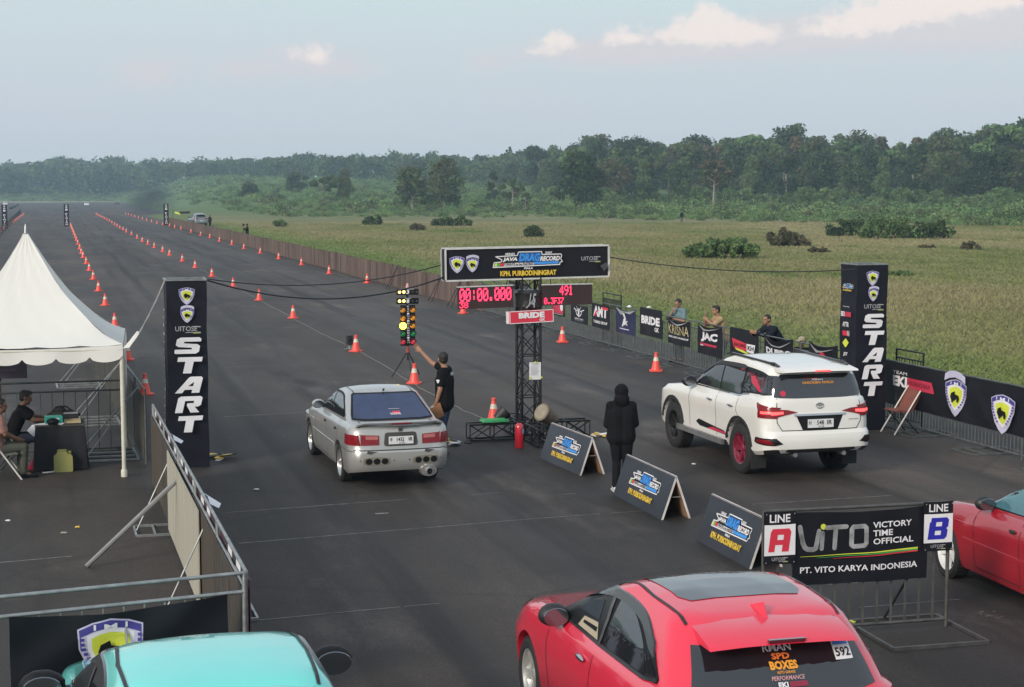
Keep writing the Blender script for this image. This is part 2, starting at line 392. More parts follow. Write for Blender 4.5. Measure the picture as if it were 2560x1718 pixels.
def meadow_mat(name='meadow', k=1.0):
    m = bpy.data.materials.new(name); m.use_nodes = True; ns, ls = m.node_tree.nodes, m.node_tree.links
    b = ns['Principled BSDF']; b.inputs['Roughness'].default_value = .9; b.inputs['Specular IOR Level'].default_value = .15
    t = ns.new('ShaderNodeTexCoord')
    mp = N(ns, 'ShaderNodeMapping'); mp.inputs['Rotation'].default_value = (0, 0, -ANG); ls.new(t.outputs['Object'], mp.inputs[0])
    s = N(ns, 'ShaderNodeSeparateXYZ'); ls.new(mp.outputs[0], s.inputs[0])
    def noi(scale, det, st, ro=.6):
        q = N(ns, 'ShaderNodeMapping', i_Scale=st); ls.new(t.outputs['Object'], q.inputs[0])
        n = N(ns, 'ShaderNodeTexNoise', i_Scale=scale, i_Detail=det, i_Roughness=ro); ls.new(q.outputs[0], n.inputs['Vector']); return n.outputs[0]
    def mx(f, a, c):
        n = ns.new('ShaderNodeMix'); n.data_type = 'RGBA'
        ls.new(f, n.inputs[0])
        for i, v in ((6, a), (7, c)):
            if isinstance(v, tuple): n.inputs[i].default_value = v + (1,)
            else: ls.new(v, n.inputs[i])
        return n.outputs[2]
    def mr(v, a, c, d=0., e=1.):
        n = N(ns, 'ShaderNodeMapRange', interpolation_type='SMOOTHSTEP', i_1=a, i_2=c, i_3=d, i_4=e); ls.new(v, n.inputs[0]); return n.outputs[0]
    big = noi(.035, 5, (1, .45, 1)); mid = noi(.25, 5, (1, .6, 1), .7); fine = noi(2.2, 4, (1, 1, 1), .7)
    c = mx(mr(mid, .35, .65), (.125, .142, .048), (.185, .188, .085))
    c = mx(mr(big, .40, .58), c, mx(mr(mid, .3, .7), (.25, .215, .125), (.195, .19, .088)))
    c = mx(mr(noi(.09, 4, (1, .4, 1)), .58, .68), c, (.095, .135, .042))
    # greener strip of short grass along the barriers
    ad = ns.new('ShaderNodeMath'); ad.operation = 'ADD'; ls.new(s.outputs[0], ad.inputs[0])
    w = ns.new('ShaderNodeMath'); w.operation = 'MULTIPLY'; ls.new(mid, w.inputs[0]); w.inputs[1].default_value = -7; ls.new(w.outputs[0], ad.inputs[1])
    c = mx(mr(ad.outputs[0], SF - 1, SF + 10, .95, 0), c, mx(mr(fine, .3, .7), (.10, .155, .043), (.145, .19, .062)))
    # far away the ground is covered by green weeds
    ln = N(ns, 'ShaderNodeSeparateXYZ'); ls.new(t.outputs['Object'], ln.inputs[0])
    c = mx(mr(ln.outputs[1], 250, 420), c, mx(mr(mid, .3, .7), (.085, .14, .045), (.13, .18, .06)))
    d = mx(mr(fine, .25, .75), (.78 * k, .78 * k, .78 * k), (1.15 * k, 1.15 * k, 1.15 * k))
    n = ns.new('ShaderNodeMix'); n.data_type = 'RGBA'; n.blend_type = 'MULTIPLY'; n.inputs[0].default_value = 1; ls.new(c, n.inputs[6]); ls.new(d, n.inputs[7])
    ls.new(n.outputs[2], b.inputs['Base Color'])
    bp = N(ns, 'ShaderNodeBump', i_Strength=.35, i_Distance=.10); ls.new(fine, bp.inputs['Height']); ls.new(bp.outputs[0], b.inputs['Normal'])
    return m
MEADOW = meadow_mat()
mb = MB()
radii = [0] + [8 * 1.055 ** i for i in range(120)]; NA = 288
vs = [(0, 0, 0)] + [(r * math.sin(2 * math.pi * a / NA), r * math.cos(2 * math.pi * a / NA), terr(r * math.sin(2 * math.pi * a / NA), r * math.cos(2 * math.pi * a / NA))) for r in radii[1:] for a in range(NA)]
fs = [(0, 1 + (a + 1) % NA, 1 + a) for a in range(NA)]
for k in range(len(radii) - 2):
    o = 1 + k * NA; fs += [(o + a, o + (a + 1) % NA, o + NA + (a + 1) % NA, o + NA + a) for a in range(NA)]
mb.add(vs, [f[::-1] for f in fs])
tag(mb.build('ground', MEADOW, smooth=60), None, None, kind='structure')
def asphalt_mat():
    m = bpy.data.materials.new('asphalt'); m.use_nodes = True; ns, ls = m.node_tree.nodes, m.node_tree.links
    b = ns['Principled BSDF']
    t = ns.new('ShaderNodeTexCoord')
    def noi(scale, det, st, ro=.55):
        q = N(ns, 'ShaderNodeMapping', i_Scale=st); ls.new(t.outputs['Object'], q.inputs[0])
        n = N(ns, 'ShaderNodeTexNoise', i_Scale=scale, i_Detail=det, i_Roughness=ro); ls.new(q.outputs[0], n.inputs['Vector']); return n.outputs[0]
    def mr(v, a, c, d=0., e=1.):
        n = N(ns, 'ShaderNodeMapRange', interpolation_type='SMOOTHSTEP', i_1=a, i_2=c, i_3=d, i_4=e); ls.new(v, n.inputs[0]); return n.outputs[0]
    def op(o, a, c):
        n = ns.new('ShaderNodeMath'); n.operation = o
        for i, v in ((0, a), (1, c)):
            if isinstance(v, (int, float)): n.inputs[i].default_value = v
            else: ls.new(v, n.inputs[i])
        return n.outputs[0]
    def rgb(v):
        n = ns.new('ShaderNodeCombineColor')
        for i in range(3): ls.new(v, n.inputs[i])
        return n.outputs[0]
    streak = noi(1.0, 5, (.9, .03, 1)); lanes = noi(1.0, 2, (.28, .012, 1)); patch = noi(.16, 5, (1, .45, 1)); blot = noi(.9, 5, (1, .5, 1)); grain = noi(38, 2, (1, 1, 1), .8); pebble = noi(9, 3, (1, 1, 1), .7)
    v = mr(patch, .35, .65, .036, .054)
    v = op('MULTIPLY', v, mr(lanes, .38, .62, .74, 1.16))
    v = op('MULTIPLY', v, mr(streak, .46, .62, 1.08, .70))
    v = op('MULTIPLY', v, mr(blot, .35, .7, .92, 1.09))
    v = op('ADD', v, op('MULTIPLY', mr(noi(.5, 6, (1, .4, 1), .65), .54, .72), .042))
    v = op('MULTIPLY', v, mr(grain, .25, .75, .62, 1.38)); v = op('MULTIPLY', v, mr(pebble, .3, .7, .93, 1.07))
    # rubber laid down in both lanes, at the wheel tracks
    sp = N(ns, 'ShaderNodeSeparateXYZ'); ls.new(t.outputs['Object'], sp.inputs[0]); wob = op('MULTIPLY', op('SUBTRACT', noi(.05, 2, (1, 1, 1)), .5), .9)
    for s0, a0 in MARKS:
        dx = op('ABSOLUTE', op('SUBTRACT', op('ADD', sp.outputs[0], wob), s0), 0)
        band = mr(dx, .10, .30, 1, 0); brk = mr(noi(.6, 4, (2.5, .10, 1)), .38, .62)
        v = op('MULTIPLY', v, op('SUBTRACT', 1.0, op('MULTIPLY', op('MULTIPLY', band, brk), a0)))
    for (ox, oy, rx, ry, am) in DARK_SPOTS:
        ex = op('DIVIDE', op('SUBTRACT', sp.outputs[0], ox), rx); ey = op('DIVIDE', op('SUBTRACT', sp.outputs[1], oy), ry)
        rr_ = op('ADD', op('SQRT', op('ADD', op('MULTIPLY', ex, ex), op('MULTIPLY', ey, ey)), 0), op('MULTIPLY', op('SUBTRACT', noi(2.2, 4, (1, 1, 1)), .5), 1.3))
        v = op('MULTIPLY', v, mr(rr_, .35, 1.05, 1 - am, 1))
    v = op('MULTIPLY', v, mr(noi(.35, 6, (1, .35, 1), .7), .30, .70, .80, 1.20))
    cr = N(ns, 'ShaderNodeTexVoronoi', feature='DISTANCE_TO_EDGE', i_Scale=.16); ls.new(t.outputs['Object'], cr.inputs['Vector'])
    v = op('MULTIPLY', v, mr(cr.outputs['Distance'], .0, .012, .80, 1.0))
    tint = ns.new('ShaderNodeMix'); tint.data_type = 'RGBA'; tint.blend_type = 'MULTIPLY'; tint.inputs[0].default_value = 1
    tcol = ns.new('ShaderNodeMix'); tcol.data_type = 'RGBA'; ls.new(mr(patch, .4, .6), tcol.inputs[0]); tcol.inputs[6].default_value = (1.13, 1.0, .93, 1); tcol.inputs[7].default_value = (1.22, 1.0, .85, 1)
    ls.new(rgb(v), tint.inputs[6]); ls.new(tcol.outputs[2], tint.inputs[7]); ls.new(tint.outputs[2], b.inputs['Base Color'])
    b.inputs['Specular IOR Level'].default_value = .35
    ls.new(mr(streak, .45, .65, .78, .62), b.inputs['Roughness'])
    bp = N(ns, 'ShaderNodeBump', i_Strength=.35, i_Distance=.01); ls.new(grain, bp.inputs['Height']); ls.new(bp.outputs[0], b.inputs['Normal'])
    return m
_a, _b = G(900, 1200).dot(V), G(1940, 1180).dot(V)
MARKS = [(_a - .72, .62), (_a + .72, .62), (_a - 1.6, .4), (_a + 1.7, .4), (_b - .75, .65), (_b + .75, .6), (_b - 1.9, .3), (_b + 1.5, .3), ((_a + _b) / 2 - 1.2, .25)]
DARK_SPOTS = [(G(x, y).dot(V), G(x, y).dot(U), a, b, m) for x, y, a, b, m in ((765, 958, .35, 1.2, .55), (700, 935, .3, .9, .35), (900, 1195, .8, 1.0, .35), (1960, 1185, .9, 1.1, .35), (1010, 1300, .5, 1.6, .2), (1480, 1420, .7, .8, .2))]  # oil blotches up the lane, darker ovals under both waiting cars, fainter ones nearer
ASPH = asphalt_mat()
def to_l(p): return (p.dot(V), p.dot(U))
def from_l(s, t, z=0.0): return V * s + U * t + Vector((0, 0, z))
# in runway coordinates (s across, t along); the object itself is turned to the runway
pl = [(-75, -45), (SF + 2.0, -45), (SF + 2.0, 330), to_l(G(424, 533)), to_l(G(335, 512.5)), to_l(G(298, 504.5)), to_l(G(140, 504.0)), to_l(G(-180, 507))]
pl.append((-75, pl[-1][1]))
mb = MB(); mb.add([(a, b, .004) for a, b in pl], [tuple(range(len(pl)))])
rw = mb.build('runway', ASPH); rw.rotation_euler = (0, 0, ANG); tag(rw, None, None, kind='structure')
dry = mat('dry verge grass', (.24, .21, .11), .9, var=.35, scale=.3)
mb = MB(); a, b = G(-200, 506), G(300, 503.5)
mb.add([G(-200, 508.6) + Vector((0, 0, .03)), G(-200, 501.0) + Vector((0, 0, .03)), G(300, 498.5) + Vector((0, 0, .03)), G(300, 505.6) + Vector((0, 0, .03))], [(3, 2, 1, 0)])
tag(mb.build('verge', dry), None, None, kind='structure')
# faint paint lines, chalk scrawls and pale scuffs
chalk = mat('worn white paint', (.20, .20, .195), .8, var=.5, scale=7, stretch=(1, 1, 1))
scuff = mat('pale dust patch', (.062, .060, .057), .85, var=.2, scale=6)
def strip(mb, pts, w, z=.008):
    for a, b in zip(pts, pts[1:]):
        a, b = G(*a), G(*b); d = (b - a).normalized(); p = Vector((-d.y, d.x, 0)) * w / 2
        mb.add([tuple(q + Vector((0, 0, z))) for q in (a - p, b - p, b + p, a + p)], [(0, 1, 2, 3)])
mb = MB()
for pts, w in (([(597, 1360), (745, 1347.5), (905, 1334)], .028), ([(905, 1334), (1100, 1318), (1300, 1301), (1500, 1286)], .020), ([(1520, 1285), (1614, 1278)], .016), ([(567, 1283), (800, 1265), (1017, 1250)], .020), ([(700, 1274), (870, 1261)], .018),
               ([(635, 1553), (830, 1535), (1000, 1519)], .022), ([(1010, 1518), (1100, 1510)], .012), ([(1180, 1238), (1250, 1233)], .016), ([(1395, 1238), (1440, 1235)], .02), ([(1880, 1262), (2230, 1240)], .02), ([(2150, 1520), (2400, 1500)], .02), ([(0, 1408), (180, 1392)], .03),
               ([(938, 1286), (972, 1284)], .07), ([(560, 1043), (760, 1032)], .03), ([(560, 920), (700, 913)], .02)):
    strip(mb, pts, w)
for cx, cy, k in ((2060, 1455, 1), (2140, 1456, .8), (2475, 1537, 1.1)):
    for i in range(9):
        x0 = cx + random.uniform(-34, 34) * k; y0 = cy + random.uniform(-9, 9) * k
        strip(mb, [(x0, y0), (x0 + random.uniform(6, 16) * k, y0 + random.uniform(-3, 4))], .018, .006 + .0012 * i)
tag(mb.build('road_marking', chalk), None, None, kind='structure')
# ------------------------------------------------------------------ foliage
def thin(m, tr=.4):
    ns, ls = m.node_tree.nodes, m.node_tree.links; b = ns['Principled BSDF']; o = ns['Material Output']
    t = ns.new('ShaderNodeBsdfTranslucent'); x = ns.new('ShaderNodeMixShader'); x.inputs[0].default_value = tr
    src = b.inputs['Base Color'].links[0].from_socket; ls.new(src, t.inputs[0])
    ls.new(b.outputs[0], x.inputs[1]); ls.new(t.outputs[0], x.inputs[2]); ls.new(x.outputs[0], o.inputs[0]); return m
def leafmat(n, c, k=.3, tr=.4):
    m = mat(n, c, .6, var=k, scale=.6, spec=.2)
    return thin(m, tr)
LF = [leafmat('leaf dark', (0.040, 0.060, 0.026)), leafmat('leaf green', (0.072, 0.111, 0.041)), leafmat('leaf light', (0.128, 0.175, 0.065)),
      leafmat('leaf olive', (0.102, 0.102, 0.046)), leafmat('leaf dry', (0.156, 0.120, 0.073)), leafmat('weed green', (0.156, 0.262, 0.091)), leafmat('weed pale', (0.247, 0.329, 0.125))]
bark = mat('bark', (.10, .085, .07), .9, var=.35, scale=3, bump=.4)
palebark = mat('pale bark', (.26, .235, .20), .85, var=.3, scale=3, bump=.3)
def cards(cent, rad, n, size, up=.35, flat=1.0):
    """n leaf-clump faces through ellipsoids; returns (n,4,3) corners"""
    cent = np.asarray(cent, float); rad = np.asarray(rad, float); k = len(cent)
    i = rng.integers(0, k, n); d = rng.normal(size=(n, 3)); d /= np.linalg.norm(d, axis=1)[:, None]
    r = rng.random(n) ** .45
    p = cent[i] + d * r[:, None] * rad[i]
    nr = d * .8 + rng.normal(size=(n, 3)) * .7; nr[:, 2] += up; nr /= np.linalg.norm(nr, axis=1)[:, None]
    a = np.cross(nr, rng.normal(size=(n, 3))); a /= np.linalg.norm(a, axis=1)[:, None]; b = np.cross(nr, a)
    s = size * (.55 + .9 * rng.random(n))[:, None]; asp = (.45 + .4 * rng.random(n))[:, None]
    j = lambda: 1 + .5 * (rng.random(n)[:, None] - .5)
    q = np.stack([p - a * s * j() , p - b * s * asp * j(), p + a * s * j() + nr * s * .25, p + b * s * asp * j()], 1)
    return q, i
def quads_mesh(name, q, mi, mats):
    n = len(q); me = bpy.data.meshes.new(name)
    me.vertices.add(n * 4); me.vertices.foreach_set('co', np.ascontiguousarray(q, np.float32).ravel())
    me.loops.add(n * 4); me.loops.foreach_set('vertex_index', np.arange(n * 4, dtype=np.int32))
    me.polygons.add(n); me.polygons.foreach_set('loop_start', np.arange(0, n * 4, 4, dtype=np.int32))
    for m in mats: me.materials.append(m)
    me.polygons.foreach_set('material_index', np.asarray(mi, np.int32)); me.update(calc_edges=True); return me
def crown(kind, h, w):
    """clump centres and radii for a tree of height h and crown width w"""
    c, r = [], []
    if kind == 'broad':
        for k in range(32):
            t = random.random(); a = random.random() * 6.28; z = h * (.16 + .76 * t); rr = w * .5 * math.sqrt(max(.05, 1 - ((t - .35) / .75) ** 2)) * random.uniform(.25, .82)
            c.append((rr * math.cos(a), rr * math.sin(a), z)); q = w * random.uniform(.13, .22); r.append((q, q, q * .75))
        c.append((0, 0, h * .9)); r.append((w * .18, w * .18, h * .09))
    elif kind == 'tall':
        for k in range(18):
            t = random.random(); a = random.random() * 6.28; z = h * (.20 + .74 * t); rr = w * .42 * (1 - .6 * t) * random.uniform(.2, 1)
            c.append((rr * math.cos(a), rr * math.sin(a), z)); q = w * random.uniform(.14, .22); r.append((q, q, q))
    elif kind == 'umbrella':
        for k in range(16):
            a = random.random() * 6.28; rr = w * .5 * math.sqrt(random.random()); z = h * (.93 - .22 * (rr / (w * .5)) ** 2 + random.uniform(-.06, .03))
            c.append((rr * math.cos(a), rr * math.sin(a), z)); q = w * random.uniform(.11, .18); r.append((q, q, q * .45))
        for k in range(5):
            a = random.random() * 6.28; c.append((w * .3 * math.cos(a), w * .3 * math.sin(a), h * random.uniform(.5, .7))); r.append((w * .14,) * 3)
    else:   # open
        for k in range(15):
            t = random.random(); a = random.random() * 6.28; z = h * (.42 + .52 * t); rr = w * .48 * math.sqrt(1 - abs(t - .5)) * random.uniform(.3, 1)
            c.append((rr * math.cos(a), rr * math.sin(a), z)); q = w * random.uniform(.08, .15); r.append((q, q, q * .8))
    return c, r
def tree_parts(name_, kind, h, w, mats, n=1500, bk=None, size=None, wt=None):
    c, r = crown(kind, h, w); q, ci = cards(c, r, n, size or w * .045)
    wts = wt or [.45, .35, .2]; cl = rng.choice(len(mats), len(c), p=wts[:len(mats)]); mi = np.where(rng.random(n) < .75, cl[ci], rng.integers(0, len(mats), n))
    cm = quads_mesh('crown', q, mi, mats)
    t = MB(); lean = (random.uniform(-.03, .03) * h, random.uniform(-.03, .03) * h); top = Vector((lean[0], lean[1], h * .8)); fork = Vector((lean[0] * .4, lean[1] * .4, h * .38)); tr = .016 * h + .05
    t.tube((0, 0, -.3), fork, tr * 1.2, 8, tr * .8); t.tube(fork, top, tr * .8, 6, tr * .25)
    for k, cc in enumerate(c):
        if k % 2 == 0 or kind == 'open':
            s = fork.lerp(top, min(.85, max(0, (cc[2] - h * .45) / (h * .6)))); m = s.lerp(Vector(cc), .5) + Vector((0, 0, -.03 * h)); t.tube(s, m, tr * .38, 5, tr * .26); t.tube(m, cc, tr * .26, 5, tr * .1)
    tm = t.build('trunk', bk or bark); td = tm.data; bpy.data.objects.remove(tm)
    return td, cm
def plant_tree(name, pm_, loc, label, group=None, s=1.0, rz=None, cat='tree'):
    t = thing(name, label, cat, loc, random.random() * 6.28 if rz is None else rz, group)
    t.scale = (s,) * 3 if not isinstance(s, tuple) else s
    link('trunk', pm_[0], t); link('crown', pm_[1], t); return t
SKY = [(1300, 372), (1360, 365), (1420, 348), (1500, 342), (1600, 336), (1700, 344), (1800, 345), (1900, 330), (1970, 316), (2050, 328), (2130, 338), (2230, 345), (2300, 338), (2380, 322), (2460, 328), (2540, 298), (2700, 300)]
WT = [(1300, 600), (1400, 470), (1500, 415), (2000, 385), (2600, 345)]
protos = []
for i in range(9):
    kind = ['broad', 'broad', 'tall', 'broad', 'open', 'broad', 'tall', 'broad', 'umbrella'][i]
    pal = [[LF[0]] * 3, [LF[1], LF[0], LF[2]], [LF[2], LF[1], LF[2]], [LF[0], LF[1], LF[0]], [LF[4], LF[3], LF[2]], [LF[2], LF[3], LF[1]], [LF[0], LF[0], LF[1]], [LF[3], LF[1], LF[2]], [LF[1], LF[2], LF[5]]][i]
    protos.append(tree_parts('p', kind, 10.0, 8.6 if kind != 'tall' else 6.0, pal, 3800, palebark if i % 3 == 0 else bark, size=.27))
for row, (dz, step, hk) in enumerate(((1.22, 52, 1.0), (1.08, 60, .93), (.98, 80, .70))):
    px = 1330 + row * 18
    while px < 2660:
        Y = lerp_tab(px, WT) * dz * random.uniform(.97, 1.04); X = (px - 1280) / F * Y; g = terr(X, Y)
        h = ((485 - lerp_tab(px, SKY)) / F * Y + CH - g) * hk * random.uniform(.86, 1.04)
        k = random.randrange(9 if row < 2 else 8)
        dist = ('behind', 'in the middle of', 'at the front of')[row]
        plant_tree('woodland_tree', protos[k], (X, Y, g), 'broad leafy tree ' + dist + ' the wood beyond the scrub on the right', 'trees of the right-hand wood, ' + ('back', 'middle', 'front')[row] + ' row', h / 10)
        px += step * random.uniform(.75, 1.25)
low = [tree_parts('u', 'broad', 5.0, 6.4, p_, 2400, bark, size=.24) for p_ in ([LF[5], LF[2], LF[1]], [LF[1], LF[5], LF[2]], [LF[2], LF[5], LF[6]], [LF[5], LF[5], LF[2]])]
px = 1340
while px < 2660:
    Y = lerp_tab(px, WT) * random.uniform(.90, .97); X = (px - 1280) / F * Y; g = terr(X, Y)
    plant_tree('understorey_tree', low[random.randrange(4)], (X, Y, g - .5), 'low bushy tree filling the foot of the right-hand wood', 'low trees at the foot of the right-hand wood', random.uniform(.55, 1.0)); px += random.uniform(26, 46)
# trees standing alone in the scrub: pixel, foot row, top row, width, kind ...
for px, by, ty, w, kind, pal, bk, nm, lab in (
    (812, 507, 430, 66, 'open', [LF[2], LF[3], LF[1]], bark, 'scrub_tree', 'olive leafy tree, left one of a close pair in the far scrub'),
    (868, 507, 427, 56, 'tall', [LF[2], LF[3], LF[1]], bark, 'scrub_tree', 'olive leafy tree, right one of a close pair in the far scrub'),
    (746, 480, 434, 58, 'broad', [LF[0], LF[0], LF[1]], bark, 'scrub_tree', 'dark bushy tree just left of the olive pair'),
    (627, 497, 461, 52, 'broad', [LF[0], LF[1], LF[1]], bark, 'scrub_tree', 'small round dark tree alone in the green scrub above the far parked pickup'),
    (1032, 526, 417, 96, 'broad', [LF[2], LF[3], LF[1]], palebark, 'scrub_tree', 'brownish spreading tree with a bare pale trunk left of a taller one'),
    (1111, 526, 396, 104, 'broad', [LF[2], LF[3], LF[1]], palebark, 'scrub_tree', 'tall tree with a long bare white trunk and olive crown'),
    (1232, 511, 430, 40, 'tall', [LF[0], LF[0], LF[1]], bark, 'scrub_tree', 'slender dark tree leaning in the scrub above the gantry banner'),
    (1281, 526, 448, 62, 'open', [LF[2], LF[3], LF[1]], palebark, 'scrub_tree', 'thin pale tree with sparse light crown right of the slender dark tree'),
    (1313, 529, 482, 26, 'open', [LF[1], LF[0], LF[1]], palebark, 'scrub_tree', 'small thin sapling left of the big dark round tree'),
    (1452, 531, 385, 124, 'broad', [LF[0], LF[0], LF[1]], bark, 'scrub_tree', 'big dark round tree standing in front of the wood above the gantry'),
    (1530, 515, 400, 100, 'broad', [LF[4], LF[3], LF[1]], palebark, 'scrub_tree', 'brownish dry tree to the right of the big dark round tree'),
    (1781, 528, 400, 84, 'umbrella', [LF[3], LF[4], LF[1]], palebark, 'scrub_tree', 'forked pale tree with a Y shaped trunk before the wood')):
    g = on_ground(px, by); d = g.y; h = (by - ty) / F * d * 1.02; ww = w / F * d * 1.12
    t = tree_parts('s', kind, h, ww, pal, 3200, bk, size=ww * .032)
    plant_tree(nm, t, g, lab)
# far wood that reads as one mass
FARSKY = [(-500, 398), (0, 399), (60, 400), (150, 388), (190, 385), (230, 394), (300, 383), (380, 393), (490, 394), (570, 389), (690, 383), (790, 379), (920, 381), (1050, 377), (1170, 386), (1230, 380), (1270, 368), (1370, 366), (1500, 375), (1800, 372), (2700, 350)]
Q, MI = [], []
for row in range(4):
    px = -420 + row * 11
    while px < 2720:
        Y = lerp_tab(px, [(-500, 1040), (330, 1040), (600, 900), (900, 760), (1280, 640), (1500, 600), (2000, 520), (2700, 480)]) * (1.0 + .07 * row) * random.uniform(.98, 1.03)
        X = (px - 1280) / F * Y; g = terr(X, Y); h = ((485 - lerp_tab(px, FARSKY)) / F * Y + CH - g) * random.uniform(.84, 1.05) * (1 if row > 1 else .8 + .1 * row)
        kind = random.choice(['broad', 'broad', 'broad', 'tall', 'umbrella']); w = h * random.uniform(.7, 1.1) if kind != 'umbrella' else h * 1.2
        c, r = crown(kind, h, w); q, ci = cards([(X + a, Y + b, g + z - h * .12) for a, b, z in c], [(a * 1.35, b * 1.35, z * 1.35) for a, b, z in r], 300, h * .07)
        Q.append(q); mk = random.choice([0, 0, 1, 1, 2, 3]); MI.append(np.where(rng.random(len(q)) < .7, mk, rng.integers(0, 3, len(q))))
        px += random.uniform(18, 34)
o = link('woodland', quads_mesh('woodland', np.concatenate(Q), np.concatenate(MI), LF[:4])); tag(o, 'hazy blue green wood closing the far end of the runway', 'woodland', kind='stuff')
# scrub: a belt of weeds and low bushes nobody could count
Q, MI = [], []
for k in range(4600):
    px = random.uniform(-150, 2700) if k > 900 else random.uniform(440, 1200); z0 = lerp_tab(px, Z0T); zt = lerp_tab(px, [(-500, 1075), (330, 1075), (700, 800), (1280, 640), (1400, 500), (1500, 430), (2700, 370)])
    u = random.random() ** 1.25
    Y = z0 * (.99 + random.uniform(-.03, .05)) + (zt - z0) * u; X = (px - 1280) / F * Y; g = terr(X, Y)
    near = u < .12
    w = random.uniform(1.0, 3.6) * (.6 if near else 1.0); h = w * random.uniform(.35, .7)
    if z0 > 900: w *= 1.5
    c = [(X + random.uniform(-.5, .5) * w, Y + random.uniform(-.5, .5) * w, g + h * random.uniform(.2, .7)) for _ in range(4)]
    q, ci = cards(c, [(w * .42, w * .42, h * .5)] * 4, 120, w * .075, .6)
    mk = random.choice([5, 5, 5, 6, 1, 1, 3]); Q.append(q); MI.append(np.where(rng.random(len(q)) < .75, mk, rng.choice([5, 6, 1], len(q))))
o = link('scrub', quads_mesh('scrub', np.concatenate(Q), np.concatenate(MI), LF)); tag(o, 'belt of green weeds and low scrub between meadow and wood', 'scrub', kind='stuff')
# single bushes in the meadow
def bush(px, by, w, h, pal, label, n=700, cat='bush'):
    g = on_ground(px, by); W = w / F * g.y; Hh = max(h / F * g.y * 1.05, .3)
    n *= 3; m = max(7, int(W / Hh * 9)); c = [((-.42 + .84 * (ci_ + random.random()) / m) * W, random.uniform(-.3, .3) * min(W, 2.5), Hh * random.uniform(.15, .70 if .15 < ci_ / m < .85 else .45)) for ci_ in range(m)]
    q, ci = cards(c, [(max(.07 * W, .25 * Hh) * random.uniform(.6, 1.3), Hh * .3, Hh * random.uniform(.16, .34)) for _ in c], n, max(.06, min(.14, Hh * .08)), .5)
    q[:, :, 2] = np.maximum(q[:, :, 2], -.05)
    mi = rng.choice(len(pal), n, p=[.5, .3, .2])
    t = thing('bush', label, cat, g)
    link('foliage', quads_mesh('foliage', q, mi, pal), t)
    s = MB()
    for cc in c: s.tube((cc[0] * .5, cc[1] * .5, -.05), cc, .02 + .01 * Hh, 5, .008)
    s.build('stem', bark, t)
DK, MD, BR, LT = [LF[1], LF[0], LF[5]], [LF[5], LF[2], LF[1]], [LF[4], LF[3], LF[0]], [LF[5], LF[6], LF[1]]
for a in ((1803, 648, 205, 56, MD, 'large thick green bush in the meadow above the leaning men', 2600), (1968, 616, 98, 48, BR, 'brown dry bush right of the large green bush', 1200),
          (2046, 632, 58, 16, BR, 'low brown tuft below the brown dry bush', 400), (2120, 592, 130, 52, DK, 'left end bush of the long bushy clump on the right meadow', 1200), (2215, 598, 150, 58, MD, 'middle bush of the long bushy clump on the right meadow', 1300),
          (2310, 598, 140, 50, DK, 'right end bush of the long bushy clump on the right meadow', 1200), (2425, 626, 50, 24, BR, 'small rusty bush near the right edge of the meadow', 400), (2315, 622, 50, 12, BR, 'low dull tuft under the long bushy clump', 300),
          (932, 563, 48, 28, DK, 'dark green round bush on the meadow left of the gantry banner', 700), (1130, 567, 110, 30, DK, 'wide dark bush just above the left end of the gantry banner', 1100), (1045, 577, 42, 20, BR, 'brown withered bush left of the wide dark bush', 500),
          (1335, 596, 36, 40, [LF[1], LF[3], LF[0]], 'young conical shrub right above the gantry banner', 500), (700, 568, 32, 22, MD, 'small grey green bush behind the distant photographer', 400), (931, 520, 52, 22, DK, 'dark low bush at the foot of the olive tree pair', 500),
          (684, 500, 30, 14, DK, 'dark little bush right of the small round dark tree', 300), (587, 499, 34, 17, DK, 'dark little bush left of the small round dark tree', 300), (461, 506, 32, 22, MD, 'bush on the rough ground above the far finish pillar', 300),
          (234, 481, 24, 15, DK, 'leftmost dark bush beyond the runway end', 250), (286, 481, 30, 10, DK, 'dark bush beyond the runway end, second from left', 250), (340, 478, 34, 14, DK, 'dark bush beyond the runway end above the smoke', 250),
          (430, 480, 34, 16, DK, 'dark bush in the far scrub right of the smoke', 250), (375, 466, 18, 10, DK, 'tiny dark bush high in the far scrub', 150), (2240, 690, 90, 12, MD, 'dark flat patch of weeds in the meadow right of the right start pillar', 400)):
    bush(*a)
# meadow grass
n = 260000; Y = 30 + 215 * rng.random(n) ** 1.35; s0 = SF + 2.3
px = np.where(rng.random(n) < .88, rng.uniform(350, 2750, n), rng.uniform(2750, 4200, n)); X = (px - 1280) / F * Y
keep = (X * V.x + Y * V.y) > s0; X, Y = X[keep], Y[keep]; n = len(X)
nz = np.array([noise.noise((x * .06, y * .035, 0)) for x, y in zip(X, Y)])
side = X * V.x + Y * V.y - s0
Hh = (.05 + .11 * np.clip(nz + .3, 0, 1) + .06 * rng.random(n)) * np.clip(.25 + side / 10, .25, 1.1)
a = rng.random(n) * 6.28; wv = np.stack([np.cos(a), np.sin(a), 0 * a], 1) * (.010 + .00035 * Y + .025 * rng.random(n))[:, None]; p = np.stack([X, Y, 0 * X], 1)
ln = np.stack([rng.normal(size=n) * .08, rng.normal(size=n) * .08, Hh], 1)
q = np.stack([p - wv, p + wv, p + ln * .9 + wv * .45, p + ln - wv * .25], 1)
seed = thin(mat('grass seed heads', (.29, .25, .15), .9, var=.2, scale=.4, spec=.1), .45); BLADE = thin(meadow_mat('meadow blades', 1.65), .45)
mi = np.where(rng.random(n) < np.clip((nz + .05) * .9, 0, .26) * (side > 7), 1, 0)
o = link('meadow_grass', quads_mesh('meadow_grass', q, mi, [BLADE, seed])); tag(o, 'tall uneven meadow grass with dry seed heads beyond the barriers', 'grass', kind='stuff')
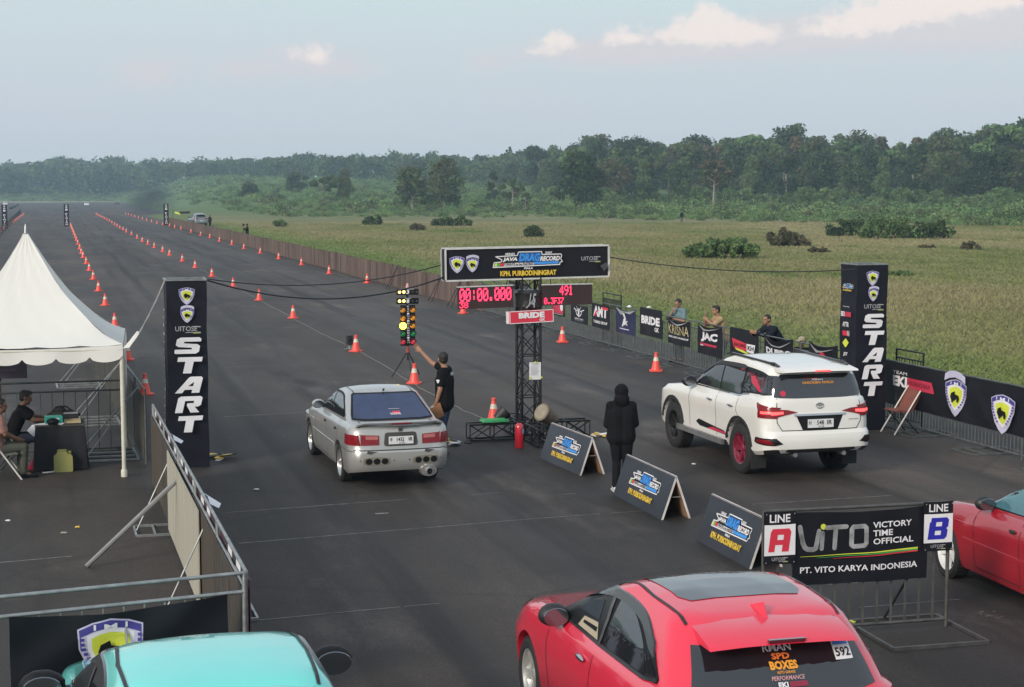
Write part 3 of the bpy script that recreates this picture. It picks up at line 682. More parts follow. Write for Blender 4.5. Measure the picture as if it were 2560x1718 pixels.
# smoke drifting beyond the finish
sm = bpy.data.materials.new('smoke'); sm.use_nodes = True; ns, ls = sm.node_tree.nodes, sm.node_tree.links; ns.clear()
o_ = N(ns, 'ShaderNodeOutputMaterial'); pv = N(ns, 'ShaderNodeVolumePrincipled'); pv.inputs['Color'].default_value = (.10, .13, .17, 1); ls.new(pv.outputs[0], o_.inputs['Volume'])
t = ns.new('ShaderNodeTexCoord'); le = N(ns, 'ShaderNodeVectorMath', operation='LENGTH'); ls.new(t.outputs['Object'], le.inputs[0])
m1 = N(ns, 'ShaderNodeMapRange', interpolation_type='SMOOTHSTEP', i_1=.15, i_2=1.0, i_3=1, i_4=0); ls.new(le.outputs['Value'], m1.inputs[0])
nn = N(ns, 'ShaderNodeTexNoise', i_Scale=1.6, i_Detail=4.0); ls.new(t.outputs['Object'], nn.inputs['Vector'])
m2 = N(ns, 'ShaderNodeMapRange', i_1=.30, i_2=.65, i_3=.0, i_4=.24); ls.new(nn.outputs[0], m2.inputs[0])
mm = N(ns, 'ShaderNodeMath', operation='MULTIPLY'); ls.new(m1.outputs[0], mm.inputs[0]); ls.new(m2.outputs[0], mm.inputs[1]); ls.new(mm.outputs[0], pv.inputs['Density'])
mb = MB(); mb.blob((0, 0, 0), 1, 16); g = G(376, 533)
o = mb.build('smoke', sm, smooth=180); o.location = (g.x, g.y, 3.3); o.scale = (7.5, 9, 5.0); tag(o, 'bluish tyre smoke hanging over the runway beyond the finish', 'smoke', kind='stuff')

# the air: pale haze that fades the far wood
hm = bpy.data.materials.new('haze'); hm.use_nodes = True; ns, ls = hm.node_tree.nodes, hm.node_tree.links; ns.clear()
o_ = N(ns, 'ShaderNodeOutputMaterial'); pv = N(ns, 'ShaderNodeVolumePrincipled', i_Density=.00036, i_Anisotropy=.1); pv.inputs['Color'].default_value = (.60, .82, 1.0, 1); ls.new(pv.outputs[0], o_.inputs['Volume'])
mb = MB(); mb.box((0, 650, 22), (1700, 1750, 50))
o = mb.build('haze', hm); tag(o, 'thin pale haze over the airfield', 'haze', kind='stuff')
# ------------------------------------------------------------------ vehicles
def interp(x, tab):
    if isinstance(tab, (int, float)): return tab
    if x <= tab[0][0]: return tab[0][1]
    for (a, ya), (b, yb) in zip(tab, tab[1:]):
        if x <= b: t = (x - a) / (b - a); return ya + (yb - ya) * t
    return tab[-1][1]
def ring_pts(xr, xf, w, z, rr=.3, rf=.5, br=.05, bf=.14, flat=0.0):
    """half outline seen from above, rear centre -> left side -> front centre"""
    p = []
    for i in range(7): y = (w - rr) * i / 6; p.append((xr + br * (y / w) ** 2, y))
    x0 = xr + br * ((w - rr) / w) ** 2; rrx = rr * .9
    for i in range(1, 7): a = math.pi / 2 * i / 6; p.append((x0 + rrx * (1 - math.cos(a)), w - rr + rr * math.sin(a)))
    xs0 = x0 + rrx; x1 = xf - bf * ((w - rf * .7) / w) ** 2; rfy = rf * .7; xs1 = x1 - rf
    for i in range(1, 24):
        t = i / 24; x = xs0 + (xs1 - xs0) * t; p.append((x, w + flat * math.sin(math.pi * t)))
    for i in range(0, 7): a = math.pi / 2 * i / 6; p.append((xs1 + rf * math.sin(a), w - rfy + rfy * math.cos(a)))
    for i in range(1, 7): y = (w - rfy) * (1 - i / 6); p.append((xf - bf * (y / w) ** 2, y))
    full = p + [(x, -y) for x, y in p[-2:0:-1]]
    return [Vector((x, y, interp(x, z))) for x, y in full]
def car_body(rings, wheels, arch_r, arch_y):
    P = [ring_pts(**r) for r in rings]; n = len(P[0]); mb = MB()
    for p in P: mb.v += [tuple(q) for q in p]
    for k in range(len(P) - 1):
        o = k * n; mb.f += [(o + i, o + n + i, o + n + (i + 1) % n, o + (i + 1) % n) for i in range(n)]
    for k, last in ((0, False), (len(P) - 1, True)):
        c = sum(P[k], Vector()) / n; mb.v.append(tuple(c)); ci = len(mb.v) - 1; o = k * n
        mb.f += [((o + i, ci, o + (i + 1) % n) if last else (o + (i + 1) % n, ci, o + i)) for i in range(n)]
    mb.f = [f[::-1] for f in mb.f]
    mb.m = [0] * len(mb.f)
    o = mb.build('body', [black]); bm = bmesh.new(); bm.from_mesh(o.data); bmesh.ops.recalc_face_normals(bm, faces=bm.faces); bm.to_mesh(o.data); bm.free()
    bv = BVHTree.FromPolygons([Vector(v.co) for v in o.data.vertices], [tuple(p.vertices) for p in o.data.polygons])
    cut = MB()
    for wx, wz in wheels:
        for s in (-1, 1):
            cut.lathe([(arch_r, 0), (arch_r, .6)], 28, M=Matrix.Translation((wx, s * (arch_y - .33) , wz)) @ Matrix.Rotation(-s * math.pi / 2, 4, 'X'))
    co = cut.build('cut', [black])
    b2 = bmesh.new(); b2.from_mesh(co.data); bmesh.ops.recalc_face_normals(b2, faces=b2.faces); b2.to_mesh(co.data); b2.free()
    md = o.modifiers.new('b', 'BOOLEAN'); md.object = co; md.operation = 'DIFFERENCE'; md.solver = 'EXACT'
    dg = bpy.context.evaluated_depsgraph_get(); me = bpy.data.meshes.new_from_object(o.evaluated_get(dg)); bpy.data.objects.remove(o); bpy.data.objects.remove(co)
    me.name = 'body'; return me, bv
def arc(pts, n=5):
    """smooth an open run of outline points"""
    P = [Vector((2 * pts[0][0] - pts[1][0], 2 * pts[0][1] - pts[1][1]))] + [Vector(p) for p in pts] + [Vector((2 * pts[-1][0] - pts[-2][0], 2 * pts[-1][1] - pts[-2][1]))]; o = []
    for i in range(1, len(P) - 2):
        a, b, c, d = P[i - 1:i + 3]
        for k in range(n):
            t = k / n; q = (2 * b + (c - a) * t + (2 * a - 5 * b + 4 * c - d) * t * t + (3 * b - a - 3 * c + d) * t ** 3) * .5; o.append((q.x, q.y))
    return o + [tuple(pts[-1])]
class Car:
    def __init__(s, name, label, loc, rz, mats_body, rings, wheels, ar, ay):
        s.t = thing(name, label, 'car', loc, rz)
        me, s.bv = car_body(rings, wheels, ar, ay); me.materials.clear(); me.materials.append(mats_body)
        # arch linings dark
        me.materials.append(darkplastic)
        for p in me.polygons:
            c = p.center
            for wx, wz in wheels:
                if (c.x - wx) ** 2 + (c.z - wz) ** 2 < (ar * .985) ** 2 and abs(c.y) > .2 and p.normal.z < .99: p.material_index = 1
            if p.normal.z < -.7 and c.z < .5: p.material_index = 1
        s.body = link('body', me, s.t, 32)
        s.ar, s.ay = ar, ay; s.hits = {}
    def cast(s, ax, a, b):
        if ax == 'L': o, d = Vector((a, 3, b)), Vector((0, -1, 0))
        elif ax == 'R': o, d = Vector((a, -3, b)), Vector((0, 1, 0))
        elif ax == 'B': o, d = Vector((-5, a, b)), Vector((1, 0, 0))
        elif ax == 'F': o, d = Vector((8, a, b)), Vector((-1, 0, 0))
        elif ax == 'T': o, d = Vector((a, b, 5)), Vector((0, 0, -1))
        elif ax == 'BL': d = Vector((1, -1, 0)).normalized(); o = Vector((-1, 1, 0)).normalized() * 4 + Vector((-.70711, -.70711, 0)) * a + Vector((0, 0, b))
        elif ax == 'BR': d = Vector((1, 1, 0)).normalized(); o = Vector((-1, -1, 0)).normalized() * 4 + Vector((-.70711, .70711, 0)) * a + Vector((0, 0, b))
        h = s.bv.ray_cast(o, d)
        return h[0], h[1], d
    def decal(s, name, m, ax, poly, off=.004, parent=None, step=.07, skirt=False, smooth=40, holes=()):
        bm = bmesh.new(); loops = [[Vector((x, y, 0)) for x, y in l] for l in [poly] + list(holes)]; fl = [p for l in loops for p in l]
        vs = [bm.verts.new(p) for p in fl]
        for t in tessellate_polygon(loops):
            try: bm.faces.new([vs[i] for i in t])
            except ValueError: pass
        for _ in range(6):
            ed = [e for e in bm.edges if e.calc_length() > step]
            if not ed: break
            bmesh.ops.subdivide_edges(bm, edges=ed, cuts=1, use_grid_fill=True); bmesh.ops.triangulate(bm, faces=bm.faces)
        bd = [e for e in bm.edges if e.is_boundary]
        s._proj(bm, ax, off)
        if skirt and bd:
            r = bmesh.ops.extrude_edge_only(bm, edges=bd)
            d = s.cast(ax, *poly[0])[2]
            for v in r['geom']:
                if isinstance(v, bmesh.types.BMVert): v.co += d * (off + .012)
        return s._fin(bm, name, m, parent, smooth)
    def _proj(s, bm, ax, off):
        bad = []
        for v in bm.verts:
            p, n, d = s.cast(ax, v.co.x, v.co.y)
            if p is None: bad.append(v); continue
            if n.dot(d) > 0: n = -n
            v.co = p + n * off
        if bad: bmesh.ops.delete(bm, geom=bad, context='VERTS')
    def _fin(s, bm, name, m, parent, smooth):
        bmesh.ops.recalc_face_normals(bm, faces=bm.faces)
        me = bpy.data.meshes.new(name); bm.to_mesh(me); bm.free(); me.materials.append(m)
        # outward facing
        if len(me.polygons):
            c = Vector((1.2, 0, .8)); sgn = sum(p.normal.dot(p.center - c) for p in me.polygons)
            if sgn < 0: me.flip_normals()
        return link(name, me, parent or s.t, smooth)
    def text(s, name, m, ax, t, a0, b0, a1, b1, off=.007, bold=.02, shear=0, parent=None):
        vs, fs = text2d(t, bold, shear); bm = bmesh.new()
        v = [bm.verts.new((a0 + x * (a1 - a0), b0 + y * (b1 - b0), 0)) for x, y in vs]
        for f in fs:
            try: bm.faces.new([v[i] for i in f])
            except ValueError: pass
        s._proj(bm, ax, off); return s._fin(bm, name, m, parent, None)
    def seam(s, ax, pts, w=.010, m=None, name='panel_seam', off=.003, parent=None):
        bm = bmesh.new()
        for (a, b) in zip(pts, pts[1:]):
            a, b = Vector(a), Vector(b); d = b - a; L = d.length
            if L < 1e-5: continue
            d.normalize(); p = Vector((-d.y, d.x)) * w / 2; k = max(1, int(L / .06))
            for i in range(k):
                q0, q1 = a + d * (L * i / k - (.3 * w if i == 0 else 0)), a + d * (L * (i + 1) / k + (.3 * w if i == k - 1 else 0))
                vs = [bm.verts.new((q.x, q.y, 0)) for q in (q0 - p, q1 - p, q1 + p, q0 + p)]; bm.faces.new(vs)
        s._proj(bm, ax, off); return s._fin(bm, name, m or darkplastic, parent or s.body, None)
    def wheel(s, wx, r, w, y, rimm, spokes=5, rr=.66, style='spoke', tyre_bulge=.0, sides=(-1, 1), dark=None):
        for sd in sides:
            mb = MB(); M = Matrix.Translation((wx, sd * y, r)) @ Matrix.Rotation(-sd * math.pi / 2, 4, 'X')
            h = w / 2; q = r * rr
            prof = [(q * .96, -h * .7), (q, -h * .92), (r * .9, -h), (r * .97, -h * .86), (r, -h * .6), (r, h * .6), (r * .97, h * .86), (r * .9, h), (q * 1.03, h * .94), (q * .97, h * .8)]
            n = 36; vs = []; fs = []
            for a, z in prof: vs += [(a * math.cos(6.2832 * i / n), a * math.sin(6.2832 * i / n), z) for i in range(n)]
            for k in range(len(prof) - 1): fs += [(k * n + i, k * n + (i + 1) % n, (k + 1) * n + (i + 1) % n, (k + 1) * n + i) for i in range(n)]
            mb.add(vs, fs, 0, M)
            for i in range(44):   # tread blocks
                a = 6.2832 * i / 44; mb.box((r * math.cos(a), r * math.sin(a), 0), (.012, r * .075, w * .8), 0, M, rz=a)
            t = mb.build('wheel', rubber, s.t, 40)
            rb = MB(); q2 = q * .99
            prof = [(q2 * .90, -h * .5), (q2 * .90, h * .55), (q2 * .96, h * .84), (q2, h * .88), (q2, h * .78), (q2 * .86, h * .45), (q2 * .80, -h * .4)]
            vs = []; fs = []
            for a, z in prof: vs += [(a * math.cos(6.2832 * i / n), a * math.sin(6.2832 * i / n), z) for i in range(n)]
            for k in range(len(prof) - 1): fs += [(k * n + i, k * n + (i + 1) % n, (k + 1) * n + (i + 1) % n, (k + 1) * n + i) for i in range(n)]
            rb.add(vs, fs, 0, M)
            for i in range(spokes):
                for off in ((-.16, .16) if style == 'twin' else (0,)):
                    a = 6.2832 * i / spokes + .2; c0 = Vector((math.cos(a + off), math.sin(a + off), 0)) * q * .17; c1 = Vector((math.cos(a + off * .8), math.sin(a + off * .8), 0)) * q * .92
                    ww = q * (.17 if style == 'twin' else 1.0 / spokes + .10)
                    A, B = c0 + Vector((0, 0, h * .45)), c1 + Vector((0, 0, h * .66)); d = (B - A).normalized(); sv = d.cross(Vector((0, 0, 1))).normalized()
                    vv = [A - sv * ww * .42, A + sv * ww * .42, B + sv * ww * .55, B - sv * ww * .55]; dn = Vector((0, 0, -.035))
                    rb.add([tuple(p) for p in vv] + [tuple(p + dn) for p in vv], [(0, 1, 2, 3), (7, 6, 5, 4), (0, 4, 5, 1), (1, 5, 6, 2), (2, 6, 7, 3), (3, 7, 4, 0)], 0, M)
            rb.lathe([(q * .26, h * .2), (q * .26, h * .5), (q * .2, h * .6), (q * .08, h * .62)], 16, M=M)
            rb.lathe([(q * .84, -h * .3), (q * .84, -h * .25)], 24, mi=1, M=M)   # dark drum behind the spokes
            rb.lathe([(q * .60, -h * .24), (q * .60, h * .0)], 24, mi=2, M=M)
            rb.build('rim', [rimm, dark or black, steel], t, 35)
    def mirror(s, x, y, z, m, gl=True, size=(.10, .19, .13), side=1):
        mb = MB(); c = (x, side * (y + size[1] * .55), z); mb.blob(c, (size[0] * .75, size[1] * .6, size[2] * .62), 12)
        mb.bar((x + .03, side * (y - .04), z - .05), (x, side * (y + size[1] * .4), z - .02), .05, .04)
        o = mb.build('wing_mirror', m, s.t, 60)
        g = MB(); g.lathe([(size[2] * .5, 0), (size[2] * .48, .012)], 18, M=Matrix.Translation((x - size[0] * .72, c[1], z)) @ Matrix.Rotation(-math.pi / 2, 4, 'Y') @ Matrix.Diagonal((1, size[1] / size[2], 1, 1)))
        g.build('mirror_glass', mat('mirror glass', (.20, .22, .24), .08, .9, var=0), o)
    def plate(s, ax, a0, b0, a1, b1, tx, off=.02, sub='03 28', base=plate, parent=None):
        """licence plate: a thin slab standing off the panel, with its characters"""
        p, n, d = s.cast(ax, (a0 + a1) / 2, (b0 + b1) / 2)
        M = plane((p.x - off, a0, b0), (0, -1, 0), (0, 0, 1)); w, h = abs(a1 - a0), b1 - b0
        mb = MB(); mb.box((w / 2, h / 2, 0), (w, h, .012), 0, M); o = mb.build('number_plate', base, parent or s.t)
        a = Art('plate_lettering'); a.k = 6
        for t, x0, x1 in tx: a.text(black, t, w * x0, h * .34, w * x1, h * .86, .01)
        a.text(black, sub, w * .40, h * .08, w * .62, h * .22, .01); a.build(o, M)
CAR_RZ = math.atan2(U.y, U.x)
def place(px, py, lx, ly, rz):
    """root position so that local ground point (lx, ly) sits at photo pixel px, py"""
    g = G(px, py); c, s = math.cos(rz), math.sin(rz)
    return (g.x - (lx * c - ly * s), g.y - (lx * s + ly * c), 0)
def Rr(z, w, xr, xf, **k): return dict(z=z, w=w, xr=xr, xf=xf, **k)
# ---- white sport utility vehicle
def build_suv():
    wp = paint('pearl white paint', (.74, .73, .69), .28)
    rings = [Rr([(-1, .50), (-.6, .42), (3, .40), (3.7, .34)], .70, -.85, 3.45), Rr([(-1, .46), (-.6, .38), (3, .36), (3.7, .30)], .87, -1.00, 3.64, rr=.28),
             Rr([(-1, .52), (-.6, .44), (3, .42), (3.7, .40)], .915, -1.06, 3.70, rr=.26), Rr([(-1, .64), (0, .60), (3.7, .58)], .922, -1.075, 3.72, rr=.24), Rr([(-1, .74), (0, .72), (3.7, .70)], .922, -1.05, 3.72, rr=.25),
             Rr([(-1, .79), (0, .78), (3.7, .76)], .922, -.995, 3.71, rr=.26), Rr(.92, .926, -.985, 3.69, rr=.26, flat=.012), Rr([(-1, 1.06), (3, 1.0), (3.7, .93)], .926, -.97, 3.66, rr=.27, flat=.012),
             Rr([(-1, 1.18), (0, 1.14), (2.2, 1.08), (3, 1.04), (3.66, .97)], .912, -.955, 3.62, rr=.28, rf=.6), Rr([(-1, 1.255), (-.2, 1.235), (.6, 1.17), (2.2, 1.13), (3, 1.085), (3.6, 1.02)], .885, -.945, 3.54, rr=.28, rf=.6),
             Rr([(-1, 1.27), (-.2, 1.25), (.6, 1.185), (2.2, 1.15), (2.6, 1.13), (3.3, 1.08)], .865, -.94, 3.15, rr=.28, rf=.6), Rr([(-1, 1.285), (-.2, 1.265), (.6, 1.20), (2.35, 1.175)], .845, -.93, 2.42, rr=.28, rf=.26, bf=.32),
             Rr([(-1, 1.42), (2, 1.40)], .815, -.90, 2.00, rr=.26, rf=.24, bf=.3), Rr([(-1, 1.58), (1.6, 1.60)], .765, -.845, 1.58, rr=.25, rf=.22, bf=.26),
             Rr([(-1, 1.685), (0, 1.725), (1.3, 1.72)], .705, -.80, 1.27, rr=.22, rf=.2, bf=.22), Rr([(-1, 1.725), (0, 1.77), (.8, 1.785), (1.2, 1.755)], .660, -.78, 1.12, rr=.2, rf=.32, bf=.2),
             Rr([(-1, 1.745), (0, 1.795), (.6, 1.81), (1.1, 1.785)], .56, -.70, .98, rr=.2, rf=.3, bf=.18), Rr([(-1, 1.765), (0, 1.81), (.5, 1.82)], .34, -.45, .70, rr=.15, rf=.2, bf=.1)]
    rz = CAR_RZ + R(.6)
    c = Car('sport_utility_vehicle', 'white sport utility vehicle with black roof rails, lit brake lamps and one red rear wheel', place(1846.5, 1183, 0, .90, rz), rz, wp, rings, ((0, .42), (2.745, .42)), .455, .93)
    maroon = paint('maroon rim paint', (.20, .012, .035), .3)
    gun = mat('gunmetal alloy', (.06, .06, .062), .3, .8)
    c.wheel(0, .40, .27, .79, maroon, 6, .62); c.wheel(2.745, .40, .27, .79, gun, 6, .62)
    # side glass with dark pillars
    for ax, nm in (('L', 1), ('R', -1)):
        c.decal('window_band', black, ax, arc([(2.08, 1.225), (1.62, 1.50), (1.15, 1.655), (.30, 1.685), (-.45, 1.655), (-.74, 1.60)]) + [(-.83, 1.33), (-.2, 1.30), (.02, 1.275), (.12, 1.23)], .004)
        c.decal('door_window', glass, ax, arc([(1.95, 1.245), (1.55, 1.48), (1.12, 1.615), (.92, 1.625)]) + [(.92, 1.24)], .007)
        c.decal('door_window', glass, ax, [(.87, 1.24), (.87, 1.63), (.30, 1.645), (.10, 1.60), (.12, 1.25)], .007)
        c.decal('quarter_window', glass, ax, [(.05, 1.30), (.03, 1.60), (-.40, 1.62), (-.66, 1.57), (-.76, 1.36)], .007)
        v = c.decal('rain_visor', darkplastic, ax, arc([(1.78, 1.40), (1.45, 1.57), (1.15, 1.665), (.30, 1.695), (.10, 1.66)]) + arc([(.12, 1.60), (.32, 1.635), (1.12, 1.605), (1.42, 1.52), (1.70, 1.385)]), .022, skirt=True)
        c.decal('window_sticker', crim, ax, [(-.12, 1.56), (-.28, 1.57), (-.52, 1.44), (-.64, 1.36), (-.52, 1.355), (-.35, 1.42), (-.22, 1.46)], .010)
        for pts in ([(.90, 1.23), (.90, .62), (.86, .50)], [(1.98, 1.20), (2.02, .95), (1.98, .50)], [(.08, 1.24), (.12, 1.0), (-.02, .86)]): c.seam(ax, pts)
        c.seam(ax, [(2.02, 1.205), (.9, 1.215), (.12, 1.222), (.0, 1.262), (-.2, 1.29)], .022, chrome, 'chrome_strip', .008)
        for hx in (1.12, .30):
            p, n, d = c.cast(ax, hx, 1.05); mb = MB(); mb.blob((hx, p.y + .028 * (1 if ax == 'L' else -1), 1.05), (.10, .018, .02), 10); mb.build('door_handle', chrome, c.t, 60)
        for wx in (0, 2.745):   # black arch cladding
            rimp = [(wx + r_ * math.cos(t), .42 + r_ * math.sin(t)) for r_, rng_ in ((.50, range(0, 15)), (.456, range(14, -1, -1))) for t in [R(-4 + 188 * i / 14) for i in rng_]]
            c.decal('arch_trim', darkplastic, ax, [p for p in rimp if p[1] > .40], .02, skirt=True, step=.09)
        c.decal('side_graphic', black, ax, [(1.72, .60), (1.60, .66), (1.30, .64), (.55, .60), (.50, .54), (1.55, .55)], .006)
        c.decal('side_graphic', crim, ax, [(1.20, .565), (1.0, .60), (.52, .585), (.50, .55), (1.18, .548)], .009)
        s_ = 1 if ax == 'L' else -1
        mb = MB(); mb.box((1.40, s_ * .90, .43), (1.85, .20, .06), 0); mb.box((1.40, s_ * .995, .435), (1.9, .05, .085), 1); mb.build('running_board', [darkplastic, mat('board edge', (.25, .25, .26), .4, .5)], c.t)
        mb = MB(); mb.bar((.95, s_ * .62, 1.815), (-.60, s_ * .60, 1.785), .042, .026); mb.bar((.95, s_ * .62, 1.815), (1.10, s_ * .625, 1.79), .045, .03); mb.bar((-.60, s_ * .60, 1.785), (-.72, s_ * .595, 1.755), .045, .03)
        for xx in (.9, .2, -.55): mb.box((xx, s_ * .61, 1.785), (.10, .04, .05))
        mb.build('roof_rail', mat('grey rail', (.07, .07, .075), .35, .6), c.t)
        c.mirror(1.93, .86, 1.27, darkplastic, side=s_, size=(.13, .22, .17))
        mb = MB(); mb.box((-.47, s_ * .80, .30), (.02, .26, .30)); mb.build('mud_flap', rubber, c.t)
    # rear
    c.decal('rear_window', glass, 'B', [(-.74, 1.30), (-.68, 1.55), (-.60, 1.64), (.60, 1.64), (.68, 1.55), (.74, 1.30), (.4, 1.285), (-.4, 1.285)], .008)
    for s_, bx in ((1, 'BL'), (-1, 'BR')):
        k = s_
        c.decal('rear_pillar', glass, bx, [(-.17, 1.31), (-.15, 1.50), (-.10, 1.62), (.10, 1.62), (.13, 1.50), (.16, 1.34)] if k > 0 else [(.17, 1.31), (.15, 1.50), (.10, 1.62), (-.10, 1.62), (-.13, 1.50), (-.16, 1.34)], .004)
        L_ = mat('brake lamp glow', (.9, .05, .05), .2, var=0, emit=2.2)
        c.decal('tail_lamp', lampred, 'B', [(k * .38, 1.075), (k * .60, 1.035), (k * .80, .985), (k * .80, 1.13), (k * .55, 1.115)], .014, skirt=True)
        c.decal('tail_lamp', lampred, 'L' if k > 0 else 'R', [(-.93, .99), (-.93, 1.15), (-.62, 1.205), (-.66, 1.13), (-.80, 1.0)], .014, skirt=True)
        c.decal('tail_lamp', lampred, bx, [(-.16, .985), (-.16, 1.13), (.16, 1.15), (.16, .985)] if k > 0 else [(-.16, .985), (-.16, 1.15), (.16, 1.15), (.16, .985)], .015, skirt=True)
        c.decal('brake_light', L_, 'B', [(k * .62, 1.055), (k * .80, 1.035), (k * .80, 1.085), (k * .62, 1.09)], .020)
        c.decal('brake_light', L_, bx, [(-.10, 1.05), (-.10, 1.085), (.08, 1.085), (.08, 1.05)], .020)
        c.decal('reflector_surround', black, bx, [(-.24, .60), (-.21, .675), (.18, .69), (.27, .61), (.16, .58), (-.18, .58)], .010, skirt=True)
        c.decal('reflector', lampred, bx, [(-.18, .605), (-.165, .655), (.08, .665), (.16, .605)], .016)
        c.seam('B', [(k * .70, 1.28), (k * .73, 1.08), (k * .72, .92), (k * .64, .80), (0, .795)], .012)
        mb = MB(); mb.tube((-1.0, k * .42, .42), (-.80, k * .42, .42), .035, 10); mb.build('exhaust_pipe', steel, c.t, 40)
    c.decal('bumper_lower_trim', darkplastic, 'B', [(-.60, .488), (-.57, .522), (.57, .522), (.60, .488), (.5, .468), (-.5, .468)], .012, skirt=True)
    c.decal('chrome_bar', chrome, 'B', [(-.44, 1.02), (-.44, 1.05), (.44, 1.05), (.44, 1.02)], .02, skirt=True)
    c.decal('plate_recess', black, 'B', [(-.40, 1.015), (.40, 1.015), (.30, .80), (-.30, .80)], .006)
    c.plate('B', .22, .835, -.22, .965, (('H', .03, .12), ('548', .34, .62), ('IR', .74, .93)))
    mb = MB()
    p, n, d = c.cast('B', 0, 1.17); M = Matrix.Translation((p.x - .012, 0, 1.17)) @ Matrix.Rotation(math.pi / 2, 4, 'Z') @ Matrix.Rotation(math.pi / 2, 4, 'X')
    def ell(rx, rz_, ox=0, oz=0, w=.010):
        pts = [Vector((ox + rx * math.cos(6.2832 * i / 20), oz + rz_ * math.sin(6.2832 * i / 20), 0)) for i in range(21)]
        for a, b in zip(pts, pts[1:]): mb.tube(M @ a, M @ b, w / 2, 5)
    ell(.062, .045); ell(.020, .042); ell(.045, .018, 0, .022); mb.build('emblem', chrome, c.t)
    sp = MB(); prof = [(-.62, 1.755), (-1.00, 1.72), (-1.02, 1.695), (-.98, 1.685), (-.75, 1.675)]
    for (y0, y1) in ((-.68, .68),):
        n = len(prof); sp.v += [(x, y0 * (.97 if i in (0, 4) else .93), z) for i, (x, z) in enumerate(prof)] + [(x - .035, 0, z + .012) for x, z in prof] + [(x, y1 * (.97 if i in (0, 4) else .93), z) for i, (x, z) in enumerate(prof)]
        for o_ in (0, n): sp.f += [(o_ + i, o_ + (i + 1) % n, o_ + n + (i + 1) % n, o_ + n + i) for i in range(n)]
        sp.f += [tuple(range(n - 1, -1, -1)), tuple(range(2 * n, 3 * n))]; sp.m += [0] * len(sp.f)
    spo = sp.build('roof_spoiler', wp, c.t, 50)
    mb = MB(); mb.box((-1.045, 0, 1.712), (.02, .26, .022)); mb.build('high_brake_light', mat('brake lamp glow', (.9, .05, .05)), c.t)
    c.text('window_lettering', white, 'B', 'Allkers', .10, 1.545, -.10, 1.575, .012); c.text('window_lettering', mat('sticker orange', (.85, .36, .04), .5), 'B', 'CHICKEN CHILD', .26, 1.495, -.28, 1.530, .012)
    a = [(math.cos(6.28 * i / 14) * .045 + .60, math.sin(6.28 * i / 14) * .045 + 1.36) for i in range(14)]; c.decal('window_sticker', crim, 'B', a, .012)
    c.decal('badge', grey, 'B', [(-.50, .935), (-.50, .95), (-.68, .95), (-.68, .935)], .008)
    # front
    c.decal('windscreen', glass, 'F', [(-.70, 1.24), (-.62, 1.62), (.62, 1.62), (.70, 1.24)], .006)
    for k in (-1, 1): c.decal('headlight', lampclear, 'F', [(k * .45, .86), (k * .85, .90), (k * .85, 1.0), (k * .45, .94)], .01)
    c.decal('grille', black, 'F', [(-.40, .60), (-.45, .90), (.45, .90), (.40, .60)], .01)
    return c
